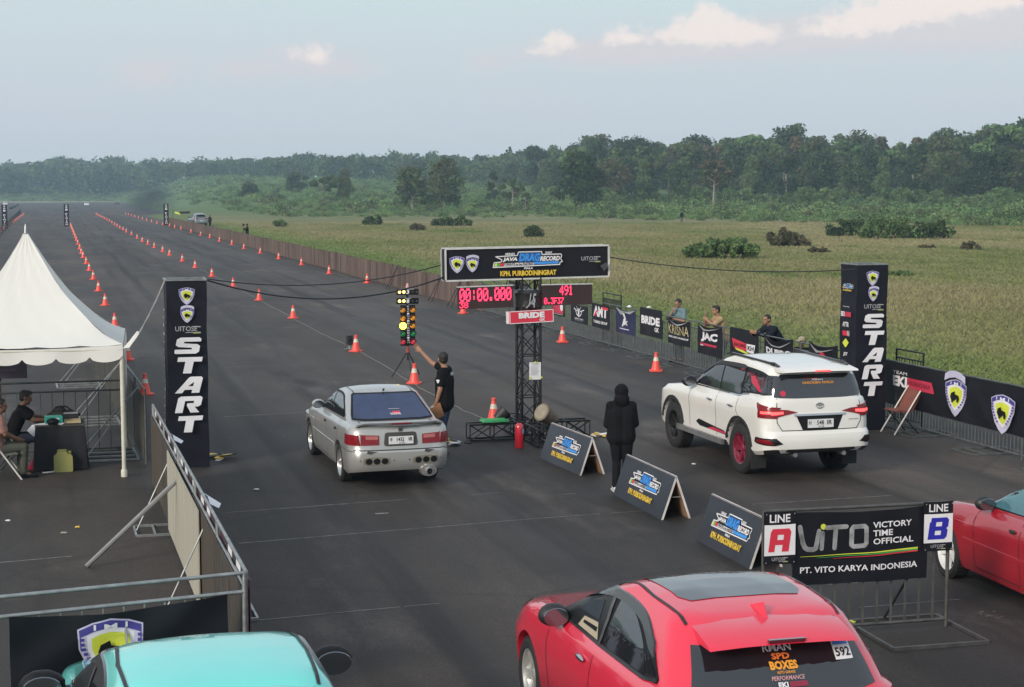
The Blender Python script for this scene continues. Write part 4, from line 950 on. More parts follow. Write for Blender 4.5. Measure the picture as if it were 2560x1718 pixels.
# ---- compact sedan (silver one on the line; also the red one at the right edge)
def build_sedan(name, label, loc, rz, body, rimm, rear=True, spoiler=True, plate_tx=None, tint=glass, spokes=5):
    rings = [Rr([(-1, .36), (-.5, .24), (3.3, .22)], .62, -.80, 3.15), Rr([(-1, .30), (-.5, .20), (3, .19), (3.4, .22)], .79, -.93, 3.30, rr=.30), Rr([(-1, .36), (-.4, .25), (3.4, .30)], .828, -.975, 3.38, rr=.30),
             Rr([(-1, .46), (0, .42), (3.4, .42)], .842, -.985, 3.42, rr=.30), Rr(.565, .846, -.98, 3.42, rr=.30), Rr(.605, .846, -.945, 3.40, rr=.28), Rr(.70, .847, -.93, 3.39, rr=.26, flat=.008), Rr([(-1, .82), (3.4, .66)], .842, -.915, 3.36, rr=.25, rf=.7, flat=.008),
             Rr([(-1, .895), (0, .87), (2.3, .81), (3.4, .68)], .828, -.895, 3.32, rr=.24, rf=.7), Rr([(-1, .945), (-.2, .925), (2.2, .865), (2.6, .83), (3.3, .70)], .795, -.86, 3.24, rr=.24, rf=.7),
             Rr([(-1, .965), (-.3, .95), (2.1, .885), (2.6, .855), (3.1, .755)], .775, -.78, 2.95, rr=.22, rf=.6), Rr([(-.9, .975), (-.3, .960), (0, .945), (2.1, .905)], .755, -.50, 2.18, rr=.20, rf=.20, bf=.28),
             Rr([(-.5, 1.09), (1.8, 1.06)], .722, -.22, 1.80, rr=.18, rf=.17, bf=.24), Rr([(-.2, 1.21), (1.5, 1.20)], .672, .03, 1.47, rr=.17, rf=.15, bf=.2), Rr([(.1, 1.295), (.8, 1.325), (1.25, 1.295)], .610, .22, 1.20, rr=.15, rf=.15, bf=.18),
             Rr([(.2, 1.33), (.7, 1.355), (1.2, 1.335)], .55, .33, 1.07, rr=.14, rf=.25, bf=.14), Rr([(.2, 1.35), (.7, 1.372)], .36, .45, .92, rr=.12, rf=.2, bf=.1), Rr(1.378, .16, .6, .8, rr=.07, rf=.1, bf=.03)]
    c = Car(name, label, loc, rz, body, rings, ((0, .30), (2.62, .30)), .345, .845)
    c.wheel(0, .292, .20, .735, rimm, spokes, .72); c.wheel(2.62, .292, .20, .735, rimm, spokes, .72)
    for ax, k in (('L', 1), ('R', -1)):
        c.decal('window_band', black, ax, arc([(2.02, .93), (1.68, 1.12), (1.26, 1.268), (.85, 1.305), (.45, 1.285), (.12, 1.16), (-.12, 1.03)]) + [(-.02, .985)], .003)
        c.decal('door_window', tint, ax, arc([(1.93, .952), (1.60, 1.12), (1.20, 1.245), (.98, 1.268)]) + [(.98, .97)], .006)
        c.decal('door_window', tint, ax, [(.93, .972)] + arc([(.93, 1.27), (.52, 1.262), (.20, 1.15), (.0, 1.04)]) + [(.06, .995)], .006)
        for pts in ([(.955, .96), (.955, .60), (.93, .27)], [(1.86, .93), (1.95, .75), (1.93, .27)], [(.02, .98), (.10, .72), (.24, .52)], [(-.87, .58), (-.2, .58)], [(.93, .27), (1.93, .27)]): c.seam(ax, pts, .009)
        c.decal('side_moulding', body, ax, [(2.2, .50), (2.2, .54), (.35, .55), (.35, .51)], .010, skirt=True)
        for hx in (1.10, .22):
            p, n, d = c.cast(ax, hx, .80); mb = MB(); mb.blob((hx, p.y + .012 * k, .80), (.075, .016, .022), 8); mb.build('door_handle', darkplastic, c.t, 60)
        c.mirror(1.72, .74, .985, body if rear else darkplastic, side=k, size=(.10, .19, .125))
        bx = 'BL' if k > 0 else 'BR'
        c.decal('tail_lamp', lampred, 'B', [(k * .36, .675), (k * .36, .815), (k * .66, .83), (k * .66, .675)], .010, skirt=True)
        c.decal('tail_lamp', lampred, bx, [(-.20 if k > 0 else -.20, .675), (-.20, .83), (.12, .825), (.16, .675)], .011, skirt=True)
        c.decal('reversing_lamp', mat('pink lamp lens', (.42, .10, .09), .15, coat=1), 'B', [(k * .38, .755), (k * .38, .805), (k * .58, .812), (k * .58, .76)], .014)
        c.seam('B', [(k * .665, .93), (k * .668, .83)], .010); c.seam('T', [(-.62, k * .60), (-.45, k * .60)], .012)
        c.seam('T', [(.25, k * .50), (.6, k * .525), (1.12, k * .50)], .016)
        # bumper vents
        pts = [(k * .41 + .215 * max(-1, min(1, 1.5 * math.cos(a))), .44 + .062 * math.sin(a)) for a in [6.2832 * i / 20 for i in range(20)]]
        if rear:
            c.decal('bumper_vent', mat('vent housing', (.19, .17, .13), .6), 'B', pts, .006)
            for i in (-1, 0, 1): c.decal('vent_hole', black, 'B', [(k * .41 + i * .13 + .056 * math.cos(6.2832 * j / 12), .44 + .046 * math.sin(6.2832 * j / 12)) for j in range(12)], .010)
            c.decal('scuff', mat('scraped paint', (.05, .045, .04), .8), 'B', [(k * .48 - .09, .575), (k * .48 + .07, .59), (k * .48 + .10, .56), (k * .48 + .02, .545), (k * .48 - .03, .565)], .006)
            for dx in (-.27, .27): c.decal('bolt_hole', black, 'B', [(k * .40 + dx + .010 * math.cos(j), .45 + .010 * math.sin(j)) for j in range(6)], .008)
    rg = mat('blue tinted rear glass', (.018, .034, .095), .08, var=.2, spec=.6, coat=.15)
    c.decal('rear_window', black, 'B', [(-.69, .990), (-.675, 1.05), (-.56, 1.295), (-.52, 1.315), (.52, 1.315), (.56, 1.295), (.675, 1.05), (.69, .990), (.5, .975), (-.5, .975)], .006)
    c.decal('rear_glass', rg if rear else tint, 'B', [(-.655, 1.005), (-.54, 1.275), (-.505, 1.295), (.505, 1.295), (.54, 1.275), (.655, 1.005), (.48, .993), (-.48, .993)], .010)
    if rear:
        c.decal('window_sticker', red, 'B', [(-.02, 1.04), (-.02, 1.075), (-.15, 1.075), (-.15, 1.04)], .014); c.text('window_lettering', white, 'B', 'RACING', .02, 1.03, -.15, 1.055, .016)
        c.decal('window_sticker', grey, 'B', [(.03, 1.10), (.03, 1.106), (-.16, 1.106), (-.16, 1.10)], .014)
    c.decal('windscreen', tint, 'F', [(-.60, .98), (-.50, 1.27), (.50, 1.27), (.60, .98)], .006)
    if spoiler:
        mb = MB(); prof = [(-.80, .972), (-.95, 1.015), (-.985, 1.01), (-.955, .985), (-.86, .955)]; n = len(prof)
        ys = [-.72, -.6, -.3, 0, .3, .6, .72]
        for y in ys: mb.v += [(x + .10 * (abs(y) / .72) ** 3, y, z - (.03 if abs(y) > .7 else 0)) for x, z in prof]
        for j in range(len(ys) - 1): mb.f += [(j * n + i, j * n + (i + 1) % n, (j + 1) * n + (i + 1) % n, (j + 1) * n + i) for i in range(n)]
        mb.f += [tuple(range(n - 1, -1, -1)), tuple(range((len(ys) - 1) * n, len(ys) * n))]; mb.m = [0] * len(mb.f)
        so = mb.build('boot_spoiler', body, c.t, 40)
        mb = MB(); mb.box((-.972, 0, .995), (.03, .34, .018)); mb.build('high_brake_light', lampred, so)
    c.decal('plate_surround', mat('brown grey trim', (.05, .047, .045), .6), 'B', [(-.27, .665), (-.28, .70), (-.26, .84), (-.22, .855), (.22, .855), (.26, .84), (.28, .70), (.27, .665), (.24, .655), (-.24, .655)], .008, skirt=True)
    c.plate('B', .205, .685, -.205, .80, plate_tx or (('W', .05, .14), ('1432', .32, .62), ('VR', .78, .95)), .022)
    p, n, d = c.cast('B', 0, .885); mb = MB(); mb.box((p.x - .006, 0, .895), (.012, .07, .055)); mb.build('emblem', chrome, c.t)
    c.seam('B', [(-.82, .60), (0, .597), (.82, .60)], .014)
    if rear:
        mb = MB(); M = Matrix.Translation((-1.03, -.46, .26)) @ Matrix.Rotation(math.pi / 2, 4, 'Y')
        mb.lathe([(.09, .55), (.105, .5), (.105, .12), (.095, .06)], 20, M=M @ Matrix.Diagonal((.85, 1.45, 1, 1))); mb.lathe([(.056, .1), (.056, 0), (.048, 0), (.048, .09)], 18, M=M); mb.lathe([(.047, .02), (.047, .05)], 16, mi=1, M=M)
        mb.build('exhaust_muffler', [mat('stained steel', (.50, .49, .47), .3, .8), black], c.t, 40)
    mb = MB(); mb.bar((.30, .0, 1.345), (.22, 0, 1.37), .02, .03); mb.build('aerial', darkplastic, c.t)
    return c
# ---- hatchbacks
def build_hatch(name, label, loc, rz, body, rimm, full=True, K=(1.0, 1.0, 1.0)):
    kx, ky, kz = K
    def q(z): return [(x * kx, h * kz) for x, h in z] if isinstance(z, list) else z * kz
    def A(z, w, xr, xf, **k): return Rr(q(z), w * ky, xr * kx, xf * kx, **k)
    rings = [A([(-.8, .42), (0, .30), (3.2, .28)], .66, -.68, 3.15), A([(-.8, .38), (-.4, .27), (3.2, .26)], .83, -.80, 3.32, rr=.30), A([(-.8, .45), (0, .36), (3.4, .34)], .872, -.845, 3.40, rr=.30), A([(-.8, .56), (3.4, .52)], .886, -.85, 3.44, rr=.3),
             A([(-.8, .70), (3.4, .66)], .888, -.825, 3.44, rr=.3, flat=.01), A([(-.8, .86), (3.4, .78)], .884, -.80, 3.41, rr=.3, rf=.7, flat=.012), A([(-.8, 1.0), (.5, .96), (2.4, .90), (3.4, .80)], .872, -.775, 3.35, rr=.3, rf=.7),
             A([(-.8, 1.08), (.2, 1.05), (1.2, 1.01), (2.3, .97), (3.3, .85)], .850, -.745, 3.24, rr=.3, rf=.7), A([(-.8, 1.10), (.2, 1.075), (1.2, 1.035), (2.3, 1.0), (3.0, .92)], .825, -.72, 2.9, rr=.3, rf=.6),
             A([(-.8, 1.12), (.2, 1.095), (1.2, 1.055), (2.3, 1.03)], .800, -.69, 2.30, rr=.3, rf=.24, bf=.28), A([(-.8, 1.25), (1.8, 1.20)], .760, -.60, 1.86, rr=.28, rf=.22, bf=.24), A([(-.8, 1.38), (1.4, 1.36)], .705, -.48, 1.46, rr=.26, rf=.2, bf=.22),
             A([(-.6, 1.47), (0, 1.50), (1.1, 1.49)], .645, -.37, 1.13, rr=.24, rf=.2, bf=.2), A([(-.5, 1.515), (0, 1.55), (.6, 1.565), (1.0, 1.535)], .595, -.30, .96, rr=.22, rf=.3, bf=.18),
             A([(-.4, 1.54), (.3, 1.59), (.8, 1.575)], .46, -.20, .80, rr=.2, rf=.25, bf=.12), A([(-.2, 1.575), (.3, 1.60)], .25, .0, .55, rr=.12, rf=.15, bf=.05)]
    c = Car(name, label, loc, rz, body, rings, ((0, .335 * kz), (2.61 * kx, .335 * kz)), .375 * kz, .886 * ky)
    c.wheel(0, .325 * kz, .22, .77 * ky, rimm, 5, .70, 'twin'); c.wheel(2.61 * kx, .325 * kz, .22, .77 * ky, rimm, 5, .70, 'twin')
    S = lambda l: [(x * kx, z * kz) for x, z in l]
    cream = mat('cream door trim', (.42, .36, .26), .6); visor = mat('smoked visor', (.018, .018, .02), .2, coat=.5)
    for ax, k in (('L', 1), ('R', -1)):
        c.decal('window_band', black, ax, S(arc([(1.98, 1.045), (1.62, 1.25), (1.22, 1.41), (.75, 1.478), (.25, 1.455), (-.08, 1.34), (-.36, 1.165)]) + [(-.34, 1.13), (-.20, 1.115)]), .003)
        c.decal('door_window', mat('open window dark', (.01, .011, .013), .35, var=0), ax, S(arc([(1.85, 1.068), (1.52, 1.25), (1.16, 1.385), (.86, 1.43)]) + [(.92, 1.08)]), .006)
        if full:
            c.decal('door_trim_panel', cream, ax, S([(1.42, 1.078), (1.32, 1.17), (1.0, 1.20), (.93, 1.085)]), .009); c.decal('door_trim_panel', black, ax, S([(1.32, 1.12), (1.30, 1.145), (.99, 1.165), (.99, 1.13)]), .011)
            c.decal('seat_shape', mat('dark blue interior', (.02, .028, .04), .7), ax, S([(1.45, 1.20), (1.30, 1.30), (1.02, 1.36), (1.0, 1.22)]), .009)
        c.decal('door_window', glass, ax, S([(.80, 1.088)] + arc([(.74, 1.435), (.42, 1.42), (.10, 1.30), (-.10, 1.145)]) + [(-.06, 1.12)]), .006)
        c.decal('quarter_window', glass, ax, S([(-.15, 1.15), (.0, 1.24), (-.10, 1.25), (-.30, 1.17)]), .007)
        c.decal('rain_visor', visor, ax, S(arc([(1.62, 1.255), (1.20, 1.420), (.75, 1.490), (.25, 1.468), (-.10, 1.345)]) + [(-.18, 1.26)] + arc([(-.06, 1.285), (.26, 1.405), (.76, 1.428), (1.16, 1.368), (1.56, 1.24)])), .016, skirt=True)
        c.seam(ax, S([(.86, 1.43), (.84, 1.26), (.87, 1.08)]), .055, mat('pillar grey', (.08, .08, .085), .3), 'door_pillar', .011)
        c.seam(ax, S([(1.92, 1.045), (.9, 1.068), (-.1, 1.105), (-.33, 1.15)]), .025, darkplastic, 'window_sill_trim', .010)
        for pts in ([(.86, 1.06), (.86, .70), (.82, .40)], [(1.92, 1.02), (2.0, .80), (1.98, .40)], [(-.05, 1.09), (-.02, .92), (.30, .62)]): c.seam(ax, S(pts), .010)
        for hx in ((1.08,) if full else (1.08, .2)):
            p, n, d = c.cast(ax, hx * kx, .92 * kz); mb = MB(); mb.blob((hx * kx, p.y + .02 * k, .92 * kz), (.10, .02, .024), 10); mb.build('door_handle', chrome if full else body, c.t, 60)
        c.mirror(1.72 * kx, (.80 if full else .87) * ky, 1.085 * kz, darkplastic if full else black, side=k, size=(.12, .21, .15) if full else (.13, .26, .17))
        c.seam('T', [(-.26 * kx, k * .56 * ky), (.3 * kx, k * .585 * ky), (.98 * kx, k * .555 * ky)], .022, darkplastic, 'roof_gutter', .006)
        c.decal('tail_lamp', lampred, 'BL' if k > 0 else 'BR', S([(-.22, .86), (-.20, 1.02), (.2, 1.04), (.22, .90)]), .014, skirt=True)
        c.decal('headlight', lampclear, 'F', [(k * .42, .70 * kz), (k * .80 * ky, .76 * kz), (k * .80 * ky, .86 * kz), (k * .45, .78 * kz)], .012)
    c.decal('rear_window', glass, 'B', S([(-.66 / kx, 1.12), (-.58 / kx, 1.40), (.58 / kx, 1.40), (.66 / kx, 1.12), (.4 / kx, 1.09), (-.4 / kx, 1.09)]), .006)
    # integrated roof spoiler
    mb = MB(); prof = [(-.06, 1.50), (-.22, 1.533), (-.44, 1.497), (-.64, 1.450), (-.665, 1.430), (-.60, 1.43), (-.40, 1.43)]; n = len(prof); ys = [-.53, -.49, -.3, 0, .3, .49, .53]
    for y in ys: mb.v += [((x + (.06 * (abs(y) / .6) ** 4)) * kx, y * ky, (z + .012 * (1 - (y / .6) ** 2) - .03 * (abs(y) / .6) ** 4) * kz) for x, z in prof]
    for j in range(len(ys) - 1): mb.f += [(j * n + i, j * n + (i + 1) % n, (j + 1) * n + (i + 1) % n, (j + 1) * n + i) for i in range(n)]
    mb.f += [tuple(range(n - 1, -1, -1)), tuple(range((len(ys) - 1) * n, len(ys) * n))]; mb.m = [0] * len(mb.f); so = mb.build('roof_spoiler', body, c.t, 40)
    mb = MB(); mb.box((-.652 * kx, 0, 1.462 * kz), (.03, .26, .022), 0); mb.build('high_brake_light', mat('dark lamp lens', (.09, .012, .02), .15, coat=1), so)
    c.decal('windscreen', glass, 'F', [(-.68, 1.08 * kz), (-.56, 1.46 * kz), (.56, 1.46 * kz), (.68, 1.08 * kz)], .006)
    if full:
        c.decal('sunroof', glass, 'T', [(.98, -.42), (.98, .42), (.90, .47), (.16, .46), (.05, .40), (.05, -.40), (.16, -.46), (.90, -.47)], .005); c.seam('T', [(.78, -.46), (.80, 0), (.78, .46)], .012, black, 'sunroof_joint', .009)
        mb = MB(); mb.v = [(-.10, .035, 1.565), (-.10, -.035, 1.565), (-.33, -.010, 1.525), (-.33, .010, 1.525), (-.265, 0, 1.625), (-.23, 0, 1.62)]; mb.f = [(0, 1, 5), (0, 5, 4, 3), (1, 2, 4, 5), (2, 3, 4)]; mb.m = [0] * 4; mb.build('shark_fin_aerial', body, c.t)
        mb = MB()
        sticker = mat('sticker orange', (.85, .36, .04), .5)
        c.text('window_lettering', white, 'B', 'RMAN', .11, 1.345, -.10, 1.385, .012, shear=.1); c.text('window_lettering', mat('sticker red', (.75, .16, .03), .5), 'B', 'SPD', .06, 1.30, -.07, 1.335, .012, bold=.04)
        c.text('window_lettering', sticker, 'B', 'BOXES', .09, 1.245, -.11, 1.292, .012, bold=.05); c.text('window_lettering', sticker, 'B', 'AUTO GARAGE', .05, 1.222, -.08, 1.238, .012)
        c.text('window_lettering', mat('pale pink print', (.55, .30, .32), .5), 'B', 'PERFORMANCE', .10, 1.185, -.14, 1.21, .012, shear=.2); c.text('window_lettering', white, 'B', 'EKI', .06, 1.145, -.01, 1.175, .012, bold=.04); c.decal('window_sticker', mat('dull maroon print', (.25, .02, .05), .5), 'B', [(-.02, 1.145), (-.02, 1.175), (-.15, 1.175), (-.15, 1.145)], .012)
        c.decal('number_sticker', white, 'B', [(-.40, 1.27), (-.40, 1.39), (-.53, 1.39), (-.53, 1.27)], .010); c.text('number_sticker_digits', black, 'B', '592', -.41, 1.285, -.52, 1.335, .014); c.decal('number_sticker_stripe', blue, 'B', [(-.41, 1.35), (-.41, 1.38), (-.52, 1.38), (-.52, 1.35)], .013)
        c.plate('B', .22, .72, -.22, .84, (('H', .05, .14), ('1592', .3, .62), ('XA', .76, .95)), .03)
    else:
        c.plate('B', .22, .62 * kz, -.22, .74 * kz, (('AD', .05, .2), ('1804', .32, .64), ('GT', .76, .95)), .03)
    return c
suv = build_suv(); suv.t.scale = (1, .98, 1)
rz = CAR_RZ + R(1.2)
silver = build_sedan('sedan_car', 'silver sedan with blue tinted rear glass and stained exhaust muffler, waiting at the start line', place(838.7, 1203, 0, .82, rz), rz, paint('silver paint', (.43, .43, .415), .33, .9, .4), alloy); silver.t.scale = (1, .915, 1)
rz = CAR_RZ - R(3.2)
rs = build_sedan('sedan_car', 'red sedan at the right edge with white wheels and teal tinted windows', place(2362, 1444, 2.54, .83, rz), rz, paint('red gloss paint', (.36, .012, .024), .25), mat('white rim', (.7, .7, .69), .35), rear=False, spoiler=False, tint=mat('teal tinted glass', (.05, .16, .19), .05, var=.1, spec=.9, coat=.5)); rs.t.scale = (.97, 1, 1.05)
rz = CAR_RZ - R(1)
build_hatch('hatchback_car', 'bright red hatchback with dark sunroof and stickers on its rear window', (1.65, 10.98, 0), rz, paint('bright red paint', (.74, .022, .058), .25), mat('grey white alloy', (.5, .5, .48), .35, .5))
rz = CAR_RZ + R(1.8)
build_hatch('hatchback_car', 'turquoise hatchback with only its roof and mirrors in the frame', (-1.73, 9.25, 0), rz, paint('turquoise paint', (.15, .70, .64), .25), alloy, False, (.95, .97, 1.02))
# ------------------------------------------------------------------ traffic cones
cone_red = mat('cone orange', (.80, .085, .06), .45, var=.08, scale=5)
cone_white = mat('cone collar', (.62, .58, .48), .5, var=.15, scale=12)
def cone_proto(name, single=False):
    t = thing(name, 'cone', 'cone')
    b = MB(); b.prism([(x * .165, y * .165) for x, y in ((-1, -.75), (-.75, -1), (.75, -1), (1, -.75), (1, .75), (.75, 1), (-.75, 1), (-1, .75))], 0, .03)
    k = MB(); k.lathe([(.125, .03), (.118, .05), (.075, .25), (.070, .26)], 18); k.lathe([(.052, .345), (.034, .425), (.045, .427), (.045, .455), (.03, .465), (.022, .45)], 18)
    r = MB(); r.lathe([(.072, .255), (.053, .35)], 18)
    if single:
        for m_, i in ((k, 0), (r, 1)):
            o = len(b.v); b.v += m_.v; b.f += [tuple(i_ + o for i_ in f) for f in m_.f]; b.m += [i] * len(m_.f)
        b.build('cone_body', [cone_red, cone_white], t, 40)
    else: b.build('base', cone_red, t); k.build('cone_body', cone_red, t, 40); r.build('reflective_collar', cone_white, t, 40)
    return t
c_near, c_far = cone_proto('traffic_cone'), cone_proto('traffic_cone', True); _cn = [False, False]
def cone(px, py, label, group, far=False):
    i = int(far); p = c_far if far else c_near; g = G(px, py); g.z = .004
    if not _cn[i]: _cn[i] = True; p.location = g; p['label'] = label; p['group'] = group; p.rotation_euler = (0, 0, random.random()); return
    dup(p, g, random.random() * 1.5, label, group)
ORD = ['nearest', 'second nearest', 'third nearest', 'fourth nearest', 'fifth nearest', 'sixth nearest', 'seventh nearest', 'eighth nearest', 'ninth nearest', 'tenth nearest', 'eleventh nearest', 'twelfth nearest', 'thirteenth nearest', 'fourteenth nearest', 'fifteenth nearest', 'sixteenth nearest', 'seventeenth nearest']
def cone_row(pts, desc, farpts, farlabel, group, special={}):
    for i, (x, y) in enumerate(pts): cone(x, y, special.get(i, 'orange cone, %s of the %s' % (ORD[i], desc)), group)
    for x, y in farpts: cone(x, y, farlabel, group, True)
def far_between(a, b, n):
    A, B = G(*a), G(*b); r = []
    for i in range(n):
        p = A.lerp(B, (i + .5) / n); d = p - Vector((0, 0, CH)); r.append((1280 + F * d.x / d.dot(_fw), 859 - F * d.dot(_up) / d.dot(_fw)))
    return r
CEN = [(1234, 1055), (1036, 959), (890, 879), (733, 796), (648, 751), (583, 719), (530, 692), (488, 670), (456, 654), (424, 639), (407, 630), (386, 620), (370, 612), (356, 605), (343, 597), (329, 588), (316, 581)]
cone_row(CEN, 'middle row between the two lanes', [(308, 576), (300, 572), (293, 567), (287, 563), (280, 558.5)] + far_between((277, 556), (239, 536), 8), 'tiny distant orange cone at the far end of the middle row', 'cones of the middle row',
         {0: 'orange cone standing at the foot of the gantry beside the green lid', 1: 'orange cone standing against the tripod of the starting lights', 2: 'orange cone beside the small black sensor on the ground'})
RGT = [(1640, 928), (1406, 856), (1158, 784), (918, 708), (823, 685), (754, 663), (697, 648), (651, 634), (610, 623), (580, 612), (549, 604), (525, 595), (502, 589), (478, 582), (453, 574)]
cone_row(RGT, 'right row beside the barriers and brown wall', [(437, 570), (424, 566), (407, 563)] + far_between((400, 562), (311, 535), 9), 'tiny distant orange cone at the far end of the right row', 'cones of the right row',
         {0: 'orange cone just ahead of the white sport utility vehicle', 1: 'orange cone in front of the banners right of the gantry tower', 2: 'orange cone half hidden under the left red display'})
LFT = [(363, 987), (319, 901), (287, 818), (263, 764), (246.5, 728), (233.5, 699), (223.5, 677), (216, 660), (208, 645), (203.5, 635)]
cone_row(LFT, 'left row between white tent and left start pillar', far_between((202, 630), (176, 563), 9), 'small distant orange cone in the far half of the left row', 'cones of the left row', {0: 'orange cone standing alone between tent pole and left start pillar', 1: 'orange cone half hidden behind the corner of the tent roof'})
for x, y in far_between((-6, 584), (61, 537), 11): cone(x, y, 'tiny orange cone in the short row at the far left edge', 'cones at the far left edge', True)
# ------------------------------------------------------------------ string lying along the middle row
rp = MB(); rope_m = mat('white string', (.24, .235, .22), .9, var=.4, scale=20)
pts = [G(x, y, .012) for x, y in ((500, 672), (600, 724), (700, 778), (790, 828), (880, 868), (1000, 938), (1060, 975), (1110, 1000), (1160, 1027), (1222, 1052))]
fine = []
for a, b in zip(pts, pts[1:]):
    for i in range(6): p = a.lerp(b, i / 6); fine.append(p + V * random.uniform(-.03, .03))
rp.path(fine + [pts[-1]], .007, 5); tag(rp.build('string', rope_m), 'thin white string lying on the asphalt along the middle cones', 'string')
# ------------------------------------------------------------------ plane of the right-hand barriers
def Fp(px, py, s=SF):
    d = ray(px, py); k = s / d.dot(V); p = Vector((0, 0, CH)) + d * k
    return p.dot(U), p.z
def barrier(name, label, loc, rz, L=2.05, H=1.24, m=None, group=None, gap=.11, foot=True, feet=1, prop=True, br=.008):
    t = thing(name, label, 'barrier', loc, rz, group); m = m or fencegrey
    fr = MB()
    for x in (0, L): fr.tube((x, 0, .02), (x, 0, H), .019, 8)
    for z in (H, H - .16, .10): fr.tube((0, 0, z), (L, 0, z), .017, 8)
    fr.build('frame', m, t, 60)
    b = MB(); n = int(L / gap)
    for i in range(1, n): x = L * i / n; b.tube((x, 0, .10), (x, 0, H - .16), br, 5)
    b.build('bars', m, t, 60)
    if foot:
        for x in ([L * .5] if feet == 1 else [L * .25, L * .75]):
            f = MB()
            for dx in (-.32, .32): f.bar((x + dx, -.48, .018), (x + dx, .48, .018), .03, .03)
            for y in (-.48, -.24, .24, .48): f.bar((x - .32, y, .021), (x + .32, y, .021), .025, .025)
            if prop: f.tube((x, -.46, .03), (x, 0, H * .8), .010, 5); f.tube((x, .46, .03), (x, 0, H * .8), .010, 5)
            f.build('foot', m, t)
    return t
t0, t1 = Fp(1205, 779)[0], Fp(3300, 1359)[0]
nsec = int((t0 - t1) / 2.06); first = None
RZF = math.atan2(-U.y, -U.x)        # local x towards the camera along the fence
GRP = 'crowd barriers along the right side'
for i in range(nsec + 1):
    p = V * SF + U * (t0 - 2.06 * i); lab = 'grey steel crowd barrier in the long row at the right'
    if first is None: first = barrier('crowd_barrier', lab, p, RZF, group=GRP, gap=.105, prop=False, br=.0115)
    else: dup(first, p, RZF, lab, GRP)
def hang(name, label, px0, px1, ytop, ybot, build, drop=.0, base=None, group=None, bow=.03, z0=None, z1=None, top_y=None):
    """a cloth banner tied on the track side of the right barriers between two photo columns"""
    ta, tb = Fp(px0, 700)[0], Fp(px1, 700)[0]; pm = (px0 + px1) / 2
    zt = Fp(pm, ytop)[1] if z1 is None else z1; zb = Fp(pm, ybot)[1] if z0 is None else z0
    w, h = ta - tb, zt - zb
    t = thing(name, label, 'banner', V * (SF - .035) + U * ta + Vector((0, 0, zb)), RZF, group)
    wr = lambda x, y: bow * (math.sin(x / w * math.pi * 2.2 + 1) * .35 + math.sin(x * 7 + y * 9) * .25) * (.4 + .6 * (1 - y / h)) - drop * (y / h) ** 3 * math.sin(math.pi * x / w)
    sag = lambda x, y: drop * math.sin(math.pi * min(1, max(0, x / w))) * (max(0, y) / h) ** 2
    warp = lambda p: Vector((p.x, -p.z + wr(p.x, p.y) * .8, p.y - sag(p.x, p.y)))
    mb = MB(); nx, ny = max(8, int(w / .12)), 8
    g = [(w * i / nx, h * j / ny, 0) for j in range(ny + 1) for i in range(nx + 1)]
    for zo, fl in ((0, False), (-.004, True)):
        f = [(j * (nx + 1) + i, j * (nx + 1) + i + 1, (j + 1) * (nx + 1) + i + 1, (j + 1) * (nx + 1) + i) for j in range(ny) for i in range(nx)]
        mb.add([tuple(warp(Vector((x, y, zo)))) for x, y, _ in g], [q[::-1] for q in f] if fl else f)
    mb.build('cloth', base or vinyl, t, 60)
    a = Art('print'); a.k = 4; build(a, w, h); 
    if a.mb.f: a.build(t, warp=warp)
    cd = MB()
    for x in (.01, w - .01): cd.tube(tuple(warp(Vector((x, h - .01, .0)))), (x, .03, h + .03), .005, 5)
    cd.build('tie', rope_m, t); return t
cr = lambda x, y: (1260 + x * .3252, 740 + y * .3252)
def fb(label, x0, x1, y0, y1, build, **k): hang('banner', label, cr(x0, 0)[0], cr(x1, 0)[0], cr(0, y0)[1], cr(0, y1)[1], build, **k)
fb('maroon and black banner half hidden behind the right red display', 380, 470, 62, 152, lambda a, w, h: (a.rect(crim, .06 * w, .22 * h, .94 * w, .95 * h), a.disc(white, .8 * w, .85 * h, .12 * w), a.rect(grey, .1 * w, .12 * h, .9 * w, .17 * h)))
def deer(a, w, h):
    a.stroke(white, [(.30 * w, .72 * h), (.36 * w, .50 * h), (.5 * w, .36 * h), (.64 * w, .50 * h), (.70 * w, .72 * h)], .035, False); a.stroke(white, [(.2 * w, .78 * h), (.40 * w, .66 * h), (.5 * w, .80 * h), (.60 * w, .66 * h), (.8 * w, .78 * h)], .025, False)
    a.stroke(white, [(.36 * w, .92 * h), (.42 * w, .78 * h), (.58 * w, .78 * h), (.64 * w, .92 * h)], .02, False); a.disc(white, .5 * w, .58 * h, .05 * w); a.text(white, 'UDIO PRO', .26 * w, .20 * h, .78 * w, .27 * h); a.text(grey, 'MOTORSPORT', .28 * w, .12 * h, .76 * w, .16 * h)
fb('black banner with white antlered head emblem under the right display', 522, 652, 72, 208, deer)
fb('black banner with three white letters and a red accent above a smaller white line', 685, 817, 64, 248, lambda a, w, h: (a.text(white, 'AMT', .1 * w, .46 * h, .92 * w, .9 * h, bold=.05), a.rect(red, .62 * w, .80 * h, .95 * w, .90 * h), a.poly(red, [(.12 * w, .46 * h), (.22 * w, .46 * h), (.34 * w, .72 * h), (.26 * w, .72 * h)]), a.text(white, 'TUNING GROUP', .1 * w, .18 * h, .92 * w, .30 * h, bold=.03)))
nv = mat('navy vinyl', (.02, .024, .07), .4, var=.25, bump=.15, scale=2.5, bscale=5)
